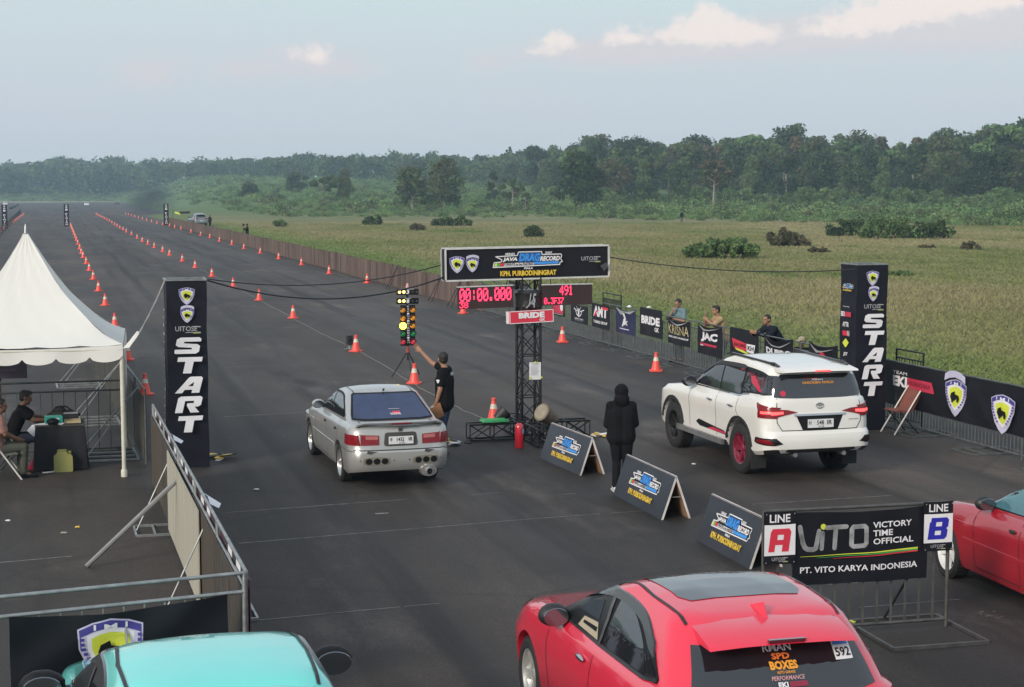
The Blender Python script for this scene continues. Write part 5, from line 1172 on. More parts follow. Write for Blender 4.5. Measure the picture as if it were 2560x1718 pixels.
fb('navy banner with a slanted white figure, between two black lettered banners', 872, 1022, 95, 292, lambda a, w, h: (a.poly(white, [(.40 * w, .36 * h), (.50 * w, .36 * h), (.56 * w, .62 * h), (.50 * w, .88 * h), (.38 * w, .84 * h), (.46 * w, .66 * h)]), a.text(white, 'jk', .32 * w, .26 * h, .66 * w, .62 * h, bold=.03, shear=.2), a.poly(grey, [(.0, .98 * h), (.3 * w, .74 * h), (.5 * w, .92 * h), (.75 * w, .84 * h), (w, .98 * h), (.5 * w, .95 * h)]), a.rect(lav, .2 * w, .16 * h, .7 * w, .20 * h)), base=nv, drop=.06)  # grey zigzag runs below the sagging top edge, separate from the figure
fb('black banner with one line of square white letters left of the blue shirted man', 1055, 1226, 100, 312, lambda a, w, h: (a.text(white, 'BRIDE', .08 * w, .42 * h, .90 * w, .72 * h, bold=.05), a.text(white, 'GK', .70 * w, .20 * h, .88 * w, .36 * h, bold=.03)))
fb('black banner with pale gold lettering below the man in the blue grey shirt', 1272, 1442, 182, 378, lambda a, w, h: (a.text(mat('pale gold print', (.5, .43, .24), .5), 'KRISNA', .05 * w, .40 * h, .95 * w, .80 * h, bold=.0), a.text(white, 'RIDE N BIT WORKSHOP', .05 * w, .24 * h, .95 * w, .32 * h, bold=.03), a.poly(grey, [(.1 * w, .96 * h), (.5 * w, .80 * h), (.92 * w, .98 * h), (.5 * w, .90 * h)])), drop=.07)  # grey crescent follows the sagging top edge above the lettering
fb('black banner with three bold white letters above a crimson bar', 1503, 1692, 222, 460, lambda a, w, h: (a.text(white, 'JAC', .16 * w, .42 * h, .84 * w, .78 * h, bold=.06, shear=.1), a.rect(crim, .12 * w, .30 * h, .80 * w, .38 * h), a.rect(white, .12 * w, .28 * h, .26 * w, .31 * h), a.poly(grey, [(.04 * w, .97 * h), (.3 * w, .82 * h), (.96 * w, .97 * h), (.4 * w, .90 * h)])), drop=.07)  # grey wedge follows the drooping top edge, apart from the letters
fb('black banner with red and yellow slanted logo below the dark sweater man', 1752, 1972, 258, 478, lambda a, w, h: (a.poly(red, [(.08 * w, .62 * h), (.60 * w, .52 * h), (.62 * w, .26 * h), (.16 * w, .30 * h)]), a.poly(white, [(.62 * w, .52 * h), (.90 * w, .52 * h), (.86 * w, .20 * h), (.62 * w, .24 * h)]), a.poly(yel, [(.20 * w, .30 * h), (.50 * w, .26 * h), (.86 * w, .14 * h), (.80 * w, .12 * h), (.24 * w, .24 * h)]), a.text(black, 'RACING', .18 * w, .36 * h, .58 * w, .48 * h, bold=.03), a.text(black, 'KH', .66 * w, .30 * h, .86 * w, .46 * h, bold=.04)))
fb('black sagging banner with white letters just above the vehicle roof', 2018, 2238, 312, 520, lambda a, w, h: (a.text(white, 'DUPRO', .08 * w, .30 * h, .96 * w, .56 * h, bold=.05), a.poly(grey, [(.02 * w, .92 * h), (.3 * w, .66 * h), (.62 * w, .66 * h), (.98 * w, .92 * h), (.6 * w, .72 * h), (.3 * w, .72 * h)])), drop=.10)  # grey band droops with the sagging top of the cloth
cb = lambda x: 1660 + x * .2396
def auto(a, w, h): a.poly(yel, [(.1 * w, .44 * h), (.98 * w, .44 * h), (.98 * w, .14 * h), (.1 * w, .14 * h)]); a.poly(black, [(.13 * w, .41 * h), (.95 * w, .41 * h), (.95 * w, .17 * h), (.13 * w, .17 * h)]); a.text(yel, 'AUTOGRAG', .15 * w, .20 * h, .93 * w, .38 * h, bold=.05); a.disc(red, .55 * w, .56 * h, .14 * w); a.disc(white, .5 * w, .62 * h, .06 * w)
hang('banner', 'black banner with a red round emblem over yellow letters beside the right start pillar', cb(1540), cb(1840), 858, 935, lambda a, w, h: (a.poly(yel, [(.06 * w, .44 * h), (.98 * w, .44 * h), (.98 * w, .10 * h), (.06 * w, .10 * h)]), a.text(black, 'AUTOGRAG', .1 * w, .14 * h, .94 * w, .40 * h, bold=.05), a.disc(red, .52 * w, .54 * h, .12 * w), a.poly(grey, [(.02 * w, .97 * h), (.3 * w, .70 * h), (.9 * w, .9 * h), (.35 * w, .80 * h)])), drop=.08)  # grey sliver hangs below the sagging top edge, apart from the emblem
def longb(a, w, h):
    T0 = Fp(2190, 700)[0]
    def at(px, py): t, z = Fp(px, py); return (T0 - t, z - LZ0)
    def B(px0, py0, px1, py1): x0, y0 = at(px0, py0); x1, y1 = at(px1, py1); return x0, y0, x1, y1
    x0, y0 = at(2235, 965); x1, y1 = at(2270, 937)
    u = at(2250, 950); s = at(2236, 968)[0]; e = at(2271, 950)[0]; yb = at(2253, 966)[1]; yt = at(2253, 940)[1]
    a.text(white, 'EKI', s, yb, e, yt, bold=.05); a.text(white, 'TEAM', s, yt + .03, e, yt + .09, bold=.0)
    e2 = at(2341, 960)[0]; a.poly(crim, [(e + .02, yt), (e2 - .1, yt), (e2, yb), (e + .02, yb)]); a.text(mat('dark crimson', (.12, .01, .02), .5), 'NUSANTARA', e + .06, yb + .06, e2 - .14, yt - .05, bold=.03)
    for px, py, hh, cap in ((2396, 990, 1.0, True), (2517, 1030, 1.02, False), (2700, 1075, 1.0, False)):
        x, y = at(px, py); shield(a, x, y - .015, .62, cap, w=1.12)
    x, y = at(2216, 950); a.stroke(grey, [(x - .02, y + .2), (x + .08, y + .2), (x + .1, y + .05), (x + .04, y - .15)], .03, False)
LZ0 = .42
hang('banner', 'long black banner with club shields and crimson team lettering at the right edge', 2190, 2760, 0, 0, longb, z0=LZ0, z1=1.23, bow=.05)
# ------------------------------------------------------------------ low brown wall along the runway
wallm = mat('rusty corrugated sheet', (.085, .056, .048), .75, var=.35, scale=1.2, bump=.2, col2=(.15, .105, .092), stretch=(1, 1, .25))
ta, tb = t0 + .1, to_l(G(424, 562))[1]
mb = MB(); n = int((tb - ta) / .12); wv = []
for i in range(n + 1):
    z = 1.02 + .03 * math.sin(i * .7) + .02 * math.sin(i * 2.3) + (random.uniform(-.10, 0.02) if i % 16 == 0 else 0); s = SF + .1 + .03 * (i % 2) + .06 * math.sin(i * .05)
    wv += [(s, ta + .12 * i, 0), (s, ta + .12 * i, z)]
mb.add([tuple(from_l(a, b, c)) for a, b, c in wv], [(2 * i, 2 * i + 1, 2 * i + 3, 2 * i + 2) for i in range(n)])
mb.add([tuple(from_l(a + .03, b, c)) for a, b, c in wv], [(2 * i, 2 * i + 2, 2 * i + 3, 2 * i + 1) for i in range(n)])
w_ = thing('corrugated_wall', 'long low rusty brown corrugated wall along the right side of the runway', 'wall'); mb.build('sheet', wallm, w_)
pm2 = MB()
for i in range(0, n, 20): p = from_l(SF - .02, ta + .12 * i); pm2.tube(p, p + Vector((0, 0, 1.12)), .025, 5)
pm2.build('posts', mat('weathered timber', (.16, .12, .09), .85, var=.3), w_); 
for px in (1000, 1110, 1160):   # slack stays leaning on the near end of the wall
    t, z = Fp(px, 700); p = from_l(SF - .06, t); mb = MB(); mb.tube(p + Vector((0, 0, 1.15)), p + V * -.55 + U * -.4, .014, 5); mb.tube(p + Vector((0, 0, 1.15)), p + V * -.5 + U * .5, .014, 5); mb.tube(p + V * -.27 + U * -.2 + Vector((0, 0, .55)), p + V * -.25 + U * .25 + Vector((0, 0, .55)), .01, 5)
    tag(mb.build('wall_prop', darksteel), 'thin black steel prop leaning against the near end of the brown wall', 'prop', 'props at the near end of the wall')
t = barrier('mesh_barrier', 'dark wire mesh barrier standing taller than its neighbours behind the left display', V * (SF + .35) + U * Fp(1250, 700)[0], RZF, 2.6, 1.45, darksteel, None, .05, False)
t = barrier('mesh_barrier', 'black mesh barrier rising behind the banner with three white letters and red accent', V * (SF + .35) + U * Fp(1480, 700)[0], RZF, 1.6, 1.48, darksteel, None, .06, False)
t = barrier('mesh_barrier', 'black mesh barrier rising right of the right start pillar', V * (SF + .35) + U * Fp(2205, 700)[0], RZF, 1.0, 1.42, darksteel, None, .10, False)
# low net on the left side of the runway
nt = thing('net_fence', 'sagging dark net fence on thin posts at the far left edge', 'fence'); mb = MB(); ps = MB()
A, B = G(-40, 640), G(52, 535); sA = [A.lerp(B, i / 16) for i in range(17)]
for i, p in enumerate(sA): ps.tube(p, p + Vector((0, 0, 1.1)), .03, 5)
for a, b in zip(sA, sA[1:]):
    for z in (.15, .45, .75, 1.05): mb.tube(a + Vector((0, 0, z)), b + Vector((0, 0, z - .05)), .012, 4)
    for i in range(1, 8): q = a.lerp(b, i / 8); mb.tube(q + Vector((0, 0, .1)), q + Vector((0, 0, 1.03)), .010, 4)
mb.build('net', darksteel, nt); ps.build('posts', darksteel, nt)
# ------------------------------------------------------------------ start and finish pillars
pillar_cloth = mat('black navy pillar cloth', (.0095, .0105, .018), .5, spec=.25, var=.25, bump=.25, scale=1.6, bscale=3)
def pillar(label, px, py, W, D, Hh, sponsors, rz=ANG):
    g = G(px, py); o = g - V * W          # front-left bottom corner; local x = V, local y = U
    t = thing('start_pillar', label, 'pillar', o, rz)
    mb = MB(); nz, nx = 24, 6
    def wob(x, y, z): return Vector((x + .006 * math.sin(z * 5 + y * 3), y + .007 * math.sin(z * 4 + x * 7) + .004 * math.sin(z * 17), z))
    per = [(W * i / nx, 0) for i in range(nx)] + [(W, D * i / nx) for i in range(nx)] + [(W - W * i / nx, D) for i in range(nx)] + [(0, D - D * i / nx) for i in range(nx)]; n = len(per)
    mb.v = [tuple(wob(x, y, .005 + (Hh - .005) * k / nz)) for k in range(nz + 1) for x, y in per]
    mb.f = [(k * n + i, k * n + (i + 1) % n, (k + 1) * n + (i + 1) % n, (k + 1) * n + i) for k in range(nz) for i in range(n)]; mb.f += [tuple(range(nz * n, nz * n + n))]; mb.m = [0] * len(mb.f)
    mb.build('cloth_cover', pillar_cloth, t, 30)
    fr = MB()
    for a, b in (((0, 0), (W, 0)), ((W, 0), (W, D)), ((W, D), (0, D)), ((0, D), (0, 0))): fr.bar((a[0], a[1], Hh + .012), (b[0], b[1], Hh + .012), .03, .024)
    fr.build('top_frame', steel, t)
    a = Art('front_print'); c = W * .5; a.k = 4
    shield(a, c, Hh - .235, .26, False, w=.98); shield(a, c + .005, Hh - .545, .215, True, w=1.0); vito_small(a, c + .015, Hh - .80, .40)
    hs, zz = .262, Hh - .90
    for i, ch in enumerate('START'):
        z1 = zz - i * .316; a.glyph(white, ch, c - .185, z1 - hs, c + .20, z1, .16)
    warp = lambda p: wob(p.x, 0, p.y) + Vector((0, -p.z - .003, 0))
    a.build(t, warp=warp)
    if sponsors:
        a = Art('side_print'); a.k = 4; cx = D * .48
        jdr(a, cx, Hh - .40, .42)
        a.text(white, 'Powered by', cx - .12, Hh - .80, cx + .12, Hh - .77, .0); a.text(white, 'EKI', cx - .2, Hh - .97, cx - .06, Hh - .88, .04); a.rect(crim, cx - .05, Hh - .97, cx + .2, Hh - .88)
        a.text(white, 'AYTIR', cx - .12, Hh - 1.16, cx + .12, Hh - 1.07, .03); a.rect(red, cx - .13, Hh - 1.33, cx + .06, Hh - 1.24); a.text(white, 'KH', cx + .06, Hh - 1.33, cx + .14, Hh - 1.23); a.poly(yel, [(cx - .13, Hh - 1.47), (cx - .04, Hh - 1.40), (cx, Hh - 1.38), (cx + .12, Hh - 1.45), (cx + .03, Hh - 1.53), (cx - .02, Hh - 1.55)])
        a.text(white, 'JST', cx - .10, Hh - 1.72, cx + .08, Hh - 1.64, .03, .2); a.text(dgrey, 'WORKSHOP', cx - .13, Hh - 1.92, cx + .13, Hh - 1.83)
        a.text(white, 'MSP', cx - .2, Hh - 2.16, cx - .05, Hh - 2.11); a.disc(white, cx, Hh - 2.12, .025, .05); a.text(white, 'PRO', cx + .06, Hh - 2.17, cx + .2, Hh - 2.09); a.stroke(white, [(cx - .18, Hh - 2.36), (cx - .10, Hh - 2.28)], .02, False); a.stroke(white, [(cx - .18, Hh - 2.28), (cx - .10, Hh - 2.36)], .02, False); a.rect(crim, cx - .02, Hh - 2.33, cx + .06, Hh - 2.30); a.disc(crim, cx + .16, Hh - 2.32, .04)
        a.rect(crim, cx - .08, Hh - 2.48, cx + .12, Hh - 2.45); a.text(white, 'BOX', cx, Hh - 2.62, cx + .14, Hh - 2.56)
        a.build(t, warp=lambda p: wob(0, 0, p.y) + Vector((-p.z - .004, D - p.x, 0)))
    else:
        a = Art('side_print'); a.k = 4
        for i in range(16): z = Hh - .5 - i * .13; a.rect(grey, .05, z, random.uniform(.12, .35), z + random.uniform(.02, .06))
        a.build(t, warp=lambda p: wob(0, 0, p.y) + Vector((-p.z - .004, D - p.x, 0)))
    return t
p1_ = pillar('tall black START pillar on the left beside the white tent', 524, 1168, .635, .60, 3.02, False)
p2_ = pillar('tall black START pillar on the right with a column of sponsor logos', 2211, 1075, .635, .62, 3.09, True)
def finish(px, py, label):
    g = G(px, py); t = thing('finish_pillar', label, 'pillar', g - V * .35, ANG, 'finish pillars far down the runway')
    mb = MB(); mb.box((.35, .3, 1.5), (.68, .6, 3.0)); mb.build('cloth_cover', pillar_cloth, t)
    a = Art('front_print'); a.k = 6
    for i, ch in enumerate('201 FINISH'):
        if ch != ' ': a.text(white, ch, .20 if ch != 'I' else .30, 2.72 - i * .285, .50 if ch != 'I' else .40, 2.92 - i * .285, bold=.03)
    a.build(t, M=Matrix(((1, 0, 0, 0), (0, 0, -1, 0), (0, 1, 0, 0), (0, 0, 0, 1))))
finish(12, 571, 'distant black finish pillar at the far left edge'); finish(167, 566, 'distant black finish pillar at the head of the left cone row'); finish(416, 562.5, 'distant black finish pillar at the far end of the brown wall')
# ------------------------------------------------------------------ gantry: truss tower, banner box, displays
def truss(mb, p, q, w, bays, r=.017, up=(0, 0, 1), br=.011):
    p, q = Vector(p), Vector(q); d = (q - p).normalized(); a = d.cross(Vector(up)); a = a.normalized() if a.length > .01 else Vector((1, 0, 0)); b = d.cross(a).normalized()
    c = [a * x * w / 2 + b * y * w / 2 for x, y in ((-1, -1), (1, -1), (1, 1), (-1, 1))]
    for e_ in c: mb.bar(p + e_, q + e_, r * 2, r * 2)
    for i in range(bays + 1):
        o = p.lerp(q, i / bays)
        if i % 2 == 0 or bays < 4:
            for k in range(4): mb.tube(o + c[k], o + c[(k + 1) % 4], br, 5)
        if i < bays:
            o2 = p.lerp(q, (i + 1) / bays)
            for k in range(4): mb.tube(o + c[k], o2 + c[(k + 1) % 4], br, 5); (mb.tube(o + c[(k + 1) % 4], o2 + c[k], br, 5) if (i + k) % 2 == 0 else None)
gb = G(1321, 1097); gt = thing('start_gantry', 'black truss tower carrying the event banner between the two lanes', 'gantry', gb, ANG)
mb = MB(); truss(mb, (0, 0, .03), (0, 0, 3.0), .34, 8, .019); mb.build('tower', darksteel, gt, 60)
for nm, d in (('left', (-1, 0)), ('right', (1, 0)), ('front', (0, -1)), ('rear', (0, 1))):
    mb = MB(); truss(mb, (d[0] * .24, d[1] * .24, .17), (d[0] * 1.12, d[1] * 1.12, .17), .28, 2, .016); mb.build('outrigger', darksteel, gt, 60)
BW, BH, BD = 3.02, .56, .30; tilt = Matrix.Translation((-.05, -.02, 2.90)) @ Matrix.Rotation(R(-.75), 4, 'Y')
mb = MB(); mb.box((0, .01, BH / 2), (BW, BD - .04, BH - .02), 0, tilt); bx = mb.build('banner_box', vinyl, gt)
mb = MB()
for y in (-BD / 2, BD / 2):
    for z in (0, BH): mb.bar(tilt @ Vector((-BW / 2, y, z)), tilt @ Vector((BW / 2, y, z)), .028, .028)
    for x in (-BW / 2, BW / 2): mb.bar(tilt @ Vector((x, y, .014)), tilt @ Vector((x, y, BH - .014)), .028, .028)
mb.build('banner_frame', mat('white frame', (.55, .55, .54), .5, var=.15), gt)
a = Art('banner_print'); a.k = 3
shield(a, -1.30, .29, .28, False, w=.98); shield(a, -1.03, .275, .235, True, w=1.0); jdr(a, -.02, .345, 1.28); vito_small(a, 1.15, .30, .36); a.poly(dgrey, [(1.32, .20), (1.45, .26), (1.47, .18), (1.40, .10)])
a.build(bx, M=tilt @ Matrix(((1, 0, 0, 0), (0, 0, -1, -BD / 2 + .022), (0, 1, 0, 0), (0, 0, 0, 1))))
DOT = {'0': '01110100011001110101110011000101110', '1': '00100011000010000100001000010001110', '4': '00010001100101010010111110001000010', '9': '01110100011000101111000010001001100', '3': '11111000100010000010000011000101110', '7': '11111000010001000100010000100001000', 'F': '11111100001000011110100001000010000', 'P': '11110100011000111110100001000010000', '8': '01110100011000101110100011000101110', ':': '00000001000010000000001000010000000', '.': '00000000000000000000000000110001100', 'A': '01110100011000111111100011000110001', 'I': '01110001000010000100001000010001110'}
led = mat('red led', (1.0, .035, .10), .4, var=0, emit=1.7); ledf = mat('display face', (.035, .017, .018), .55, var=.3, scale=3)
def display(label, cx, cz, w, h, rows, tl=0.0, y=-.20):
    t = thing('led_display', label, 'display', gb + V * cx + U * y + Vector((0, 0, cz)), ANG)
    M = Matrix.Rotation(R(tl), 4, 'Y'); mb = MB(); mb.box((0, .05, 0), (w, .10, h), 0, M); mb.build('cabinet', ledf, t)
    mb = MB(); mb.box((0, .05, h / 2 + .010), (w + .01, .11, .016), 0, M); mb.build('top_trim', mat('white frame', (1, 1, 1)), t)
    mb = MB()
    for txt, x0, z0, cw, chh in rows:
        for i, ch in enumerate(txt):
            b = DOT[ch]
            for r in range(7):
                for q in range(5):
                    if b[r * 5 + q] == '1': mb.box((x0 + i * cw + (q + .5) * cw / 5.6, -.003, z0 + chh - (r + .5) * chh / 7), (cw / 5.6 * .94, .006, chh / 7 * .94), 0, M)
    mb.build('digits', led, t)
    hk = MB()
    for x in (-w * .3, w * .38): hk.tube(M @ Vector((x, .05, h / 2)), M @ Vector((x + (.1 if x > 0 else -.02), .1, h / 2 + .24)), .008, 5)
    hk.build('hanger', darksteel, t)
display('left red dot matrix display reading zeros under the gantry banner', -.84, 2.58, 1.0, .38, (('00:00.000', -.48, -.06, .106, .23), ('38', -.49, -.17, .085, .10)), -1.2)
display('right red dot matrix display reading 491 under the gantry banner', .66, 2.60, .95, .36, (('491', -.14, 0.0, .085, .17), ('0.3F37', -.43, -.155, .062, .11)), -.2)
t = thing('sponsor_sign', 'red sign with white square lettering fixed across the tower', 'sign', gb + V * -.015 + U * -.24 + Vector((0, 0, 2.12)), ANG)
M = Matrix.Rotation(R(-2), 4, 'Y'); mb = MB(); mb.box((0, 0, .11), (.82, .04, .225), 0, M); sg = mb.build('panel', red, t)
mb = MB(); mb.box((0, .03, .11), (.80, .05, .215), 0, M @ Matrix.Translation((-.05, 0, .0))); mb.build('backing', white, t)
a = Art('print'); a.k = 3; a.stroke(white, [(-.40, .005), (.40, .005), (.40, .215), (-.40, .215)], .012); a.text(white, 'BRIDE', -.24, .085, .24, .19, bold=.06); a.text(white, 'GK', .14, .025, .25, .07, bold=.04)
a.build(sg, M=M @ Matrix(((1, 0, 0, 0), (0, 0, -1, -.021), (0, 1, 0, 0), (0, 0, 0, 1))))
# black bag bound round the tower with white tape digits
t = thing('wrapped_bag', 'black plastic bag bound around the tower between the displays', 'bag', gb + V * .0 + U * -.02 + Vector((0, 0, 2.34)), ANG); mb = MB(); mb.lathe([(.21, 0), (.25, .06), (.24, .2), (.26, .3), (.22, .36)], 14); o = mb.build('bag', mat('black plastic', (.015, .015, .017), .3, bump=.6, scale=5), t, 30)
a = Art('tape'); a.k = 4; a.text(grey, '15', -.08, .10, .06, .30, bold=.02, shear=.3); a.stroke(grey, [(-.12, .05), (.02, .20), (.02, .06)], .02, False); a.build(o, M=Matrix(((1, 0, 0, 0), (0, 0, -1, -.262), (0, 1, 0, 0), (0, 0, 0, 1))))
t = thing('notice_sheet', 'white printed sheet taped with yellow tape to the tower', 'notice', gb + V * .065 + U * -.20 + Vector((0, 0, 1.10)), ANG); mb = MB(); mb.box((0, 0, .15), (.215, .004, .31), 0); o = mb.build('paper', mat('paper', (.72, .72, .74), .7, var=.03), t)
a = Art('print'); a.k = 2; a.rect(grey, -.08, .275, .08, .285); a.rect(grey, -.06, .255, .07, .262)
for i in range(9): a.rect(mat('pale ink', (.45, .45, .47), .6), -.09, .225 - i * .018, random.uniform(.02, .09), .231 - i * .018)
for x, z in ((.0, .305), (-.10, .03), (.11, .035)): a.disc(yel, x, z, .022, n=6)
a.build(o, M=Matrix(((1, 0, 0, 0), (0, 0, -1, -.003), (0, 1, 0, 0), (0, 0, 0, 1))))
# things lying at the foot of the tower
gx = lambda x, y, z: gb + V * x + U * y + Vector((0, 0, z))
t = thing('green_lid', 'green plastic lid lying on the left leg of the gantry', 'lid', gx(-.64, -.02, .345), ANG); mb = MB(); mb.prism([(-.25, -.14), (.22, -.15), (.25, -.11), (.25, .12), (.2, .15), (-.22, .15), (-.25, .11)], 0, .022); mb.build('panel', mat('green plastic', (.06, .36, .13), .45, var=.1), t); mb = MB(); mb.bar((-.22, -.12, .03), (.22, -.12, .03), .03, .02); mb.bar((-.22, .12, .03), (.22, .12, .03), .03, .02); mb.build('rim', mat('green plastic', (1, 1, 1)), t)
g = G(1298, 1120); t = thing('fire_extinguisher', 'red fire extinguisher standing in front of the gantry foot', 'extinguisher', g, ANG); rd = paint('extinguisher red', (.52, .012, .03), .3)
mb = MB(); mb.lathe([(.07, 0), (.075, .015), (.075, .36), (.06, .41), (.03, .44)], 20); o = mb.build('cylinder', rd, t, 40); mb = MB(); mb.lathe([(.022, .44), (.022, .47)], 10); mb.bar((0, 0, .48), (-.10, -.02, .50), .02, .012); mb.bar((0, 0, .465), (-.11, -.02, .455), .02, .012); mb.build('valve', darksteel, t); mb = MB(); mb.path([(.03, 0, .46), (.10, .02, .44), (.10, .03, .25), (.085, .02, .12)], .011, 6); mb.build('hose', rubber, t)
a = Art('label'); a.k = 3; a.disc(mat('pale blue print', (.3, .38, .55), .5), .0, .30, .035, .05); a.build(o, M=Matrix(((.75, 0, .66, .05), (.66, 0, -.75, -.056), (0, 1, 0, 0), (0, 0, 0, 1))))
t = thing('concrete_weight', 'tan concrete filled bucket tipped over on the gantry base', 'weight', gx(.22, -.42, .47), ANG); M = Matrix.Rotation(R(-58), 4, 'Y') @ Matrix.Rotation(R(25), 4, 'X'); mb = MB(); mb.lathe([(.13, -.16), (.165, .14), (.17, .16), (.15, .165)], 18, M=M); mb.build('bucket', mat('dusty concrete', (.17, .135, .10), .9, var=.25, bump=.4), t, 40); mb = MB(); mb.lathe([(.145, .166), (.14, .175)], 18, M=M); mb.build('fill', mat('pale concrete', (.28, .25, .19), .9, var=.2), t)
t = thing('floodlight', 'black floodlight lying on the rear of the gantry base', 'lamp', gx(-.42, .30, .42), ANG); M = Matrix.Rotation(R(50), 4, 'Y'); mb = MB(); mb.lathe([(.08, -.12), (.10, -.05), (.14, .06), (.14, .10)], 16, M=M); mb.build('housing', darkplastic, t, 40); mb = MB(); mb.lathe([(.125, .101), (.12, .108)], 16, M=M); mb.build('lens', glass, t); mb = MB(); mb.bar((-.1, -.16, -.1), (-.1, .16, -.1), .03, .02); mb.tube((-.1, 0, -.1), (-.15, 0, -.24), .02); mb.build('bracket', darksteel, t)
# loose strips of black, white and yellow tape on the asphalt
def tape(px, py, k, label):
    t = thing('tape_heap', label, 'tape', G(px, py) + Vector((0, 0, .005)), random.random() * 3)
    for m_, n_ in ((white, 4), (gold, 5), (black, 5)):
        mb = MB()
        for i in range(n_):
            x, y = random.uniform(-.2, .2) * k, random.uniform(-.16, .16) * k; mb.box((x, y, random.uniform(.012, .05)), (random.uniform(.08, .2) * k, random.uniform(.04, .09) * k, .012), 0, Matrix.Rotation(random.uniform(-.3, .3), 4, 'Y'), rz=random.random() * 3)
        mb.build('tape_strip', m_, t)
tape(548, 1146, 1.2, 'heap of yellow white and black tape beside the left START pillar'); tape(1140, 1112, 1.1, 'heap of pale and yellow tape between the pointing man and the gantry'); tape(1503, 1092, 1.1, 'heap of pale and yellow tape right of the gantry')
# ------------------------------------------------------------------ starting lights on their tripod
lb = G(1020, 941); lt = thing('starting_lights', 'black starting light tree on a tripod with amber, green and red lamps', 'starting lights', lb, ANG)
mb = MB()
for x, y in ((-.42, -.10), (.02, -.35), (.34, .25)): mb.tube((x, y, .01), (.0, 0, .62), .013, 6)
mb.tube((0, 0, .4), (0, 0, .78), .02, 8); o = mb.build('tripod', darksteel, lt, 60); mb = MB(); mb.lathe([(.05, .58), (.05, .66)], 10); mb.lathe([(.035, .67), (.035, .74)], 10); mb.build('clamp', mat('dull red plastic', (.3, .06, .05), .5), lt)
Z0, Z1 = .75, 1.73; mb = MB(); mb.box((0, .0, (Z0 + Z1) / 2), (.345, .10, Z1 - Z0)); mb.build('housing', black, lt)
amb = mat('amber lens', (.80, .33, .04), .3, var=.15, scale=30); ambl = mat('lit amber', (1.0, .50, .03), .3, var=0, emit=8); grl = mat('green lens', (.03, .25, .10), .3, var=.15, scale=30); rdl = mat('red pink lens', (.75, .06, .09), .3, var=.1); stg = mat('lit stage bulb', (1.0, .62, .14), .3, var=0, emit=3.5); off = mat('unlit bulb', (.10, .10, .10), .2)
for i in range(5):
    z = Z1 - .115 - i * .192
    for s_ in (-1, 1):
        m_ = (amb, amb, amb, grl, rdl)[i]; m_ = ambl if (i == 2 and s_ < 0) else m_
        mb = MB(); q_ = 1.3 if m_ is ambl else 1.08; mb.lathe([(.066 * q_, 0), (.062 * q_, .02), (.035 * q_, .035), (.0, .04)], 18, M=Matrix.Translation((s_ * .125, -.05, z)) @ Matrix.Rotation(math.pi / 2, 4, 'X')); ln_ = mb.build('lamp', m_, lt, 60)  # lit amber lens drawn oversize to imitate the spread of its glow
        mb = MB(); n = 12; mb.v = [(s_ * .125 + r_ * math.cos(a_), -.05 - d_, z + r_ * math.sin(a_)) for d_ in (0, .06) for r_ in (.07,) for a_ in [math.pi * i_ / n for i_ in range(n + 1)]]; mb.f = [(i_, i_ + 1, n + 2 + i_, n + 1 + i_) for i_ in range(n)]; mb.m = [0] * n; mb.build('lamp_hood', black, ln_)
for j, (z, dg_) in enumerate(((2.05, '3'), (1.83, '8'))):
    mb = MB(); mb.box((0, 0, z), (.53, .09, .145)); bo = mb.build('stage_box', black, lt)
    for x, m_ in ((-.205, stg), (-.10, stg), (.11, off), (.21, off)):
        mb = MB(); mb.lathe([(.036 if m_ is stg else .018, 0), (.02, .02)], 12, M=Matrix.Translation((x, -.045, z)) @ Matrix.Rotation(math.pi / 2, 4, 'X')); mb.build('bulb', m_, bo)
    a = Art('print'); a.k = 2; a.text(white, dg_, -.04, z - .05, .035, z + .05, bold=.04, shear=.1); a.rect(grey, -.08 - .06 * (1 - j), z + .058, .08 + .07 * (1 - j), z + .075); a.build(bo, M=Matrix(((1, 0, 0, 0), (0, 0, -1, -.046), (0, 1, 0, 0), (0, 0, 0, 1))))
mb = MB(); mb.bar((0, .03, 1.73), (0, .03, 2.16), .05, .03); mb.build('mast', darksteel, lt); mb = MB(); mb.lathe([(.05, 2.14), (.045, 2.16), (.02, 2.25), (.012, 2.26)], 12); mb.build('top_beacon', mat('pale pink plastic', (.6, .3, .3), .5), lt, 40)
a = Art('column_lettering'); a.k = 2
for i, ch in enumerate('RACINGINDONESIA'): a.text(white if i % 4 else lav, ch, -.028, Z1 - .05 - i * .058, .028, Z1 - .012 - i * .058, bold=.03)
a.text(grey, 'H', -.03, Z0 + .06, .03, Z0 + .11); a.build(lt, M=Matrix(((1, 0, 0, 0), (0, 0, -1, -.051), (0, 1, 0, 0), (0, 0, 0, 1))))
g = G(874, 874); t = thing('beam_sensor', 'small black beam sensor on a flat stand beside a middle row cone', 'sensor', g, ANG + .3); t.scale = (1.35,) * 3; mb = MB(); mb.box((0, 0, .20), (.12, .10, .20), taper=.85); mb.build('housing', darkplastic, t); mb = MB(); mb.tube((0, 0, .02), (0, 0, .12), .02); mb.bar((-.12, 0, .012), (.14, 0, .012), .03, .02); mb.bar((0, -.1, .016), (0, .1, .016), .03, .02); mb.build('stand', steel, t); mb = MB(); mb.lathe([(.035, 0), (.03, .02)], 12, M=Matrix.Translation((0, -.05, .22)) @ Matrix.Rotation(math.pi / 2, 4, 'X')); mb.build('lens', glass, t)
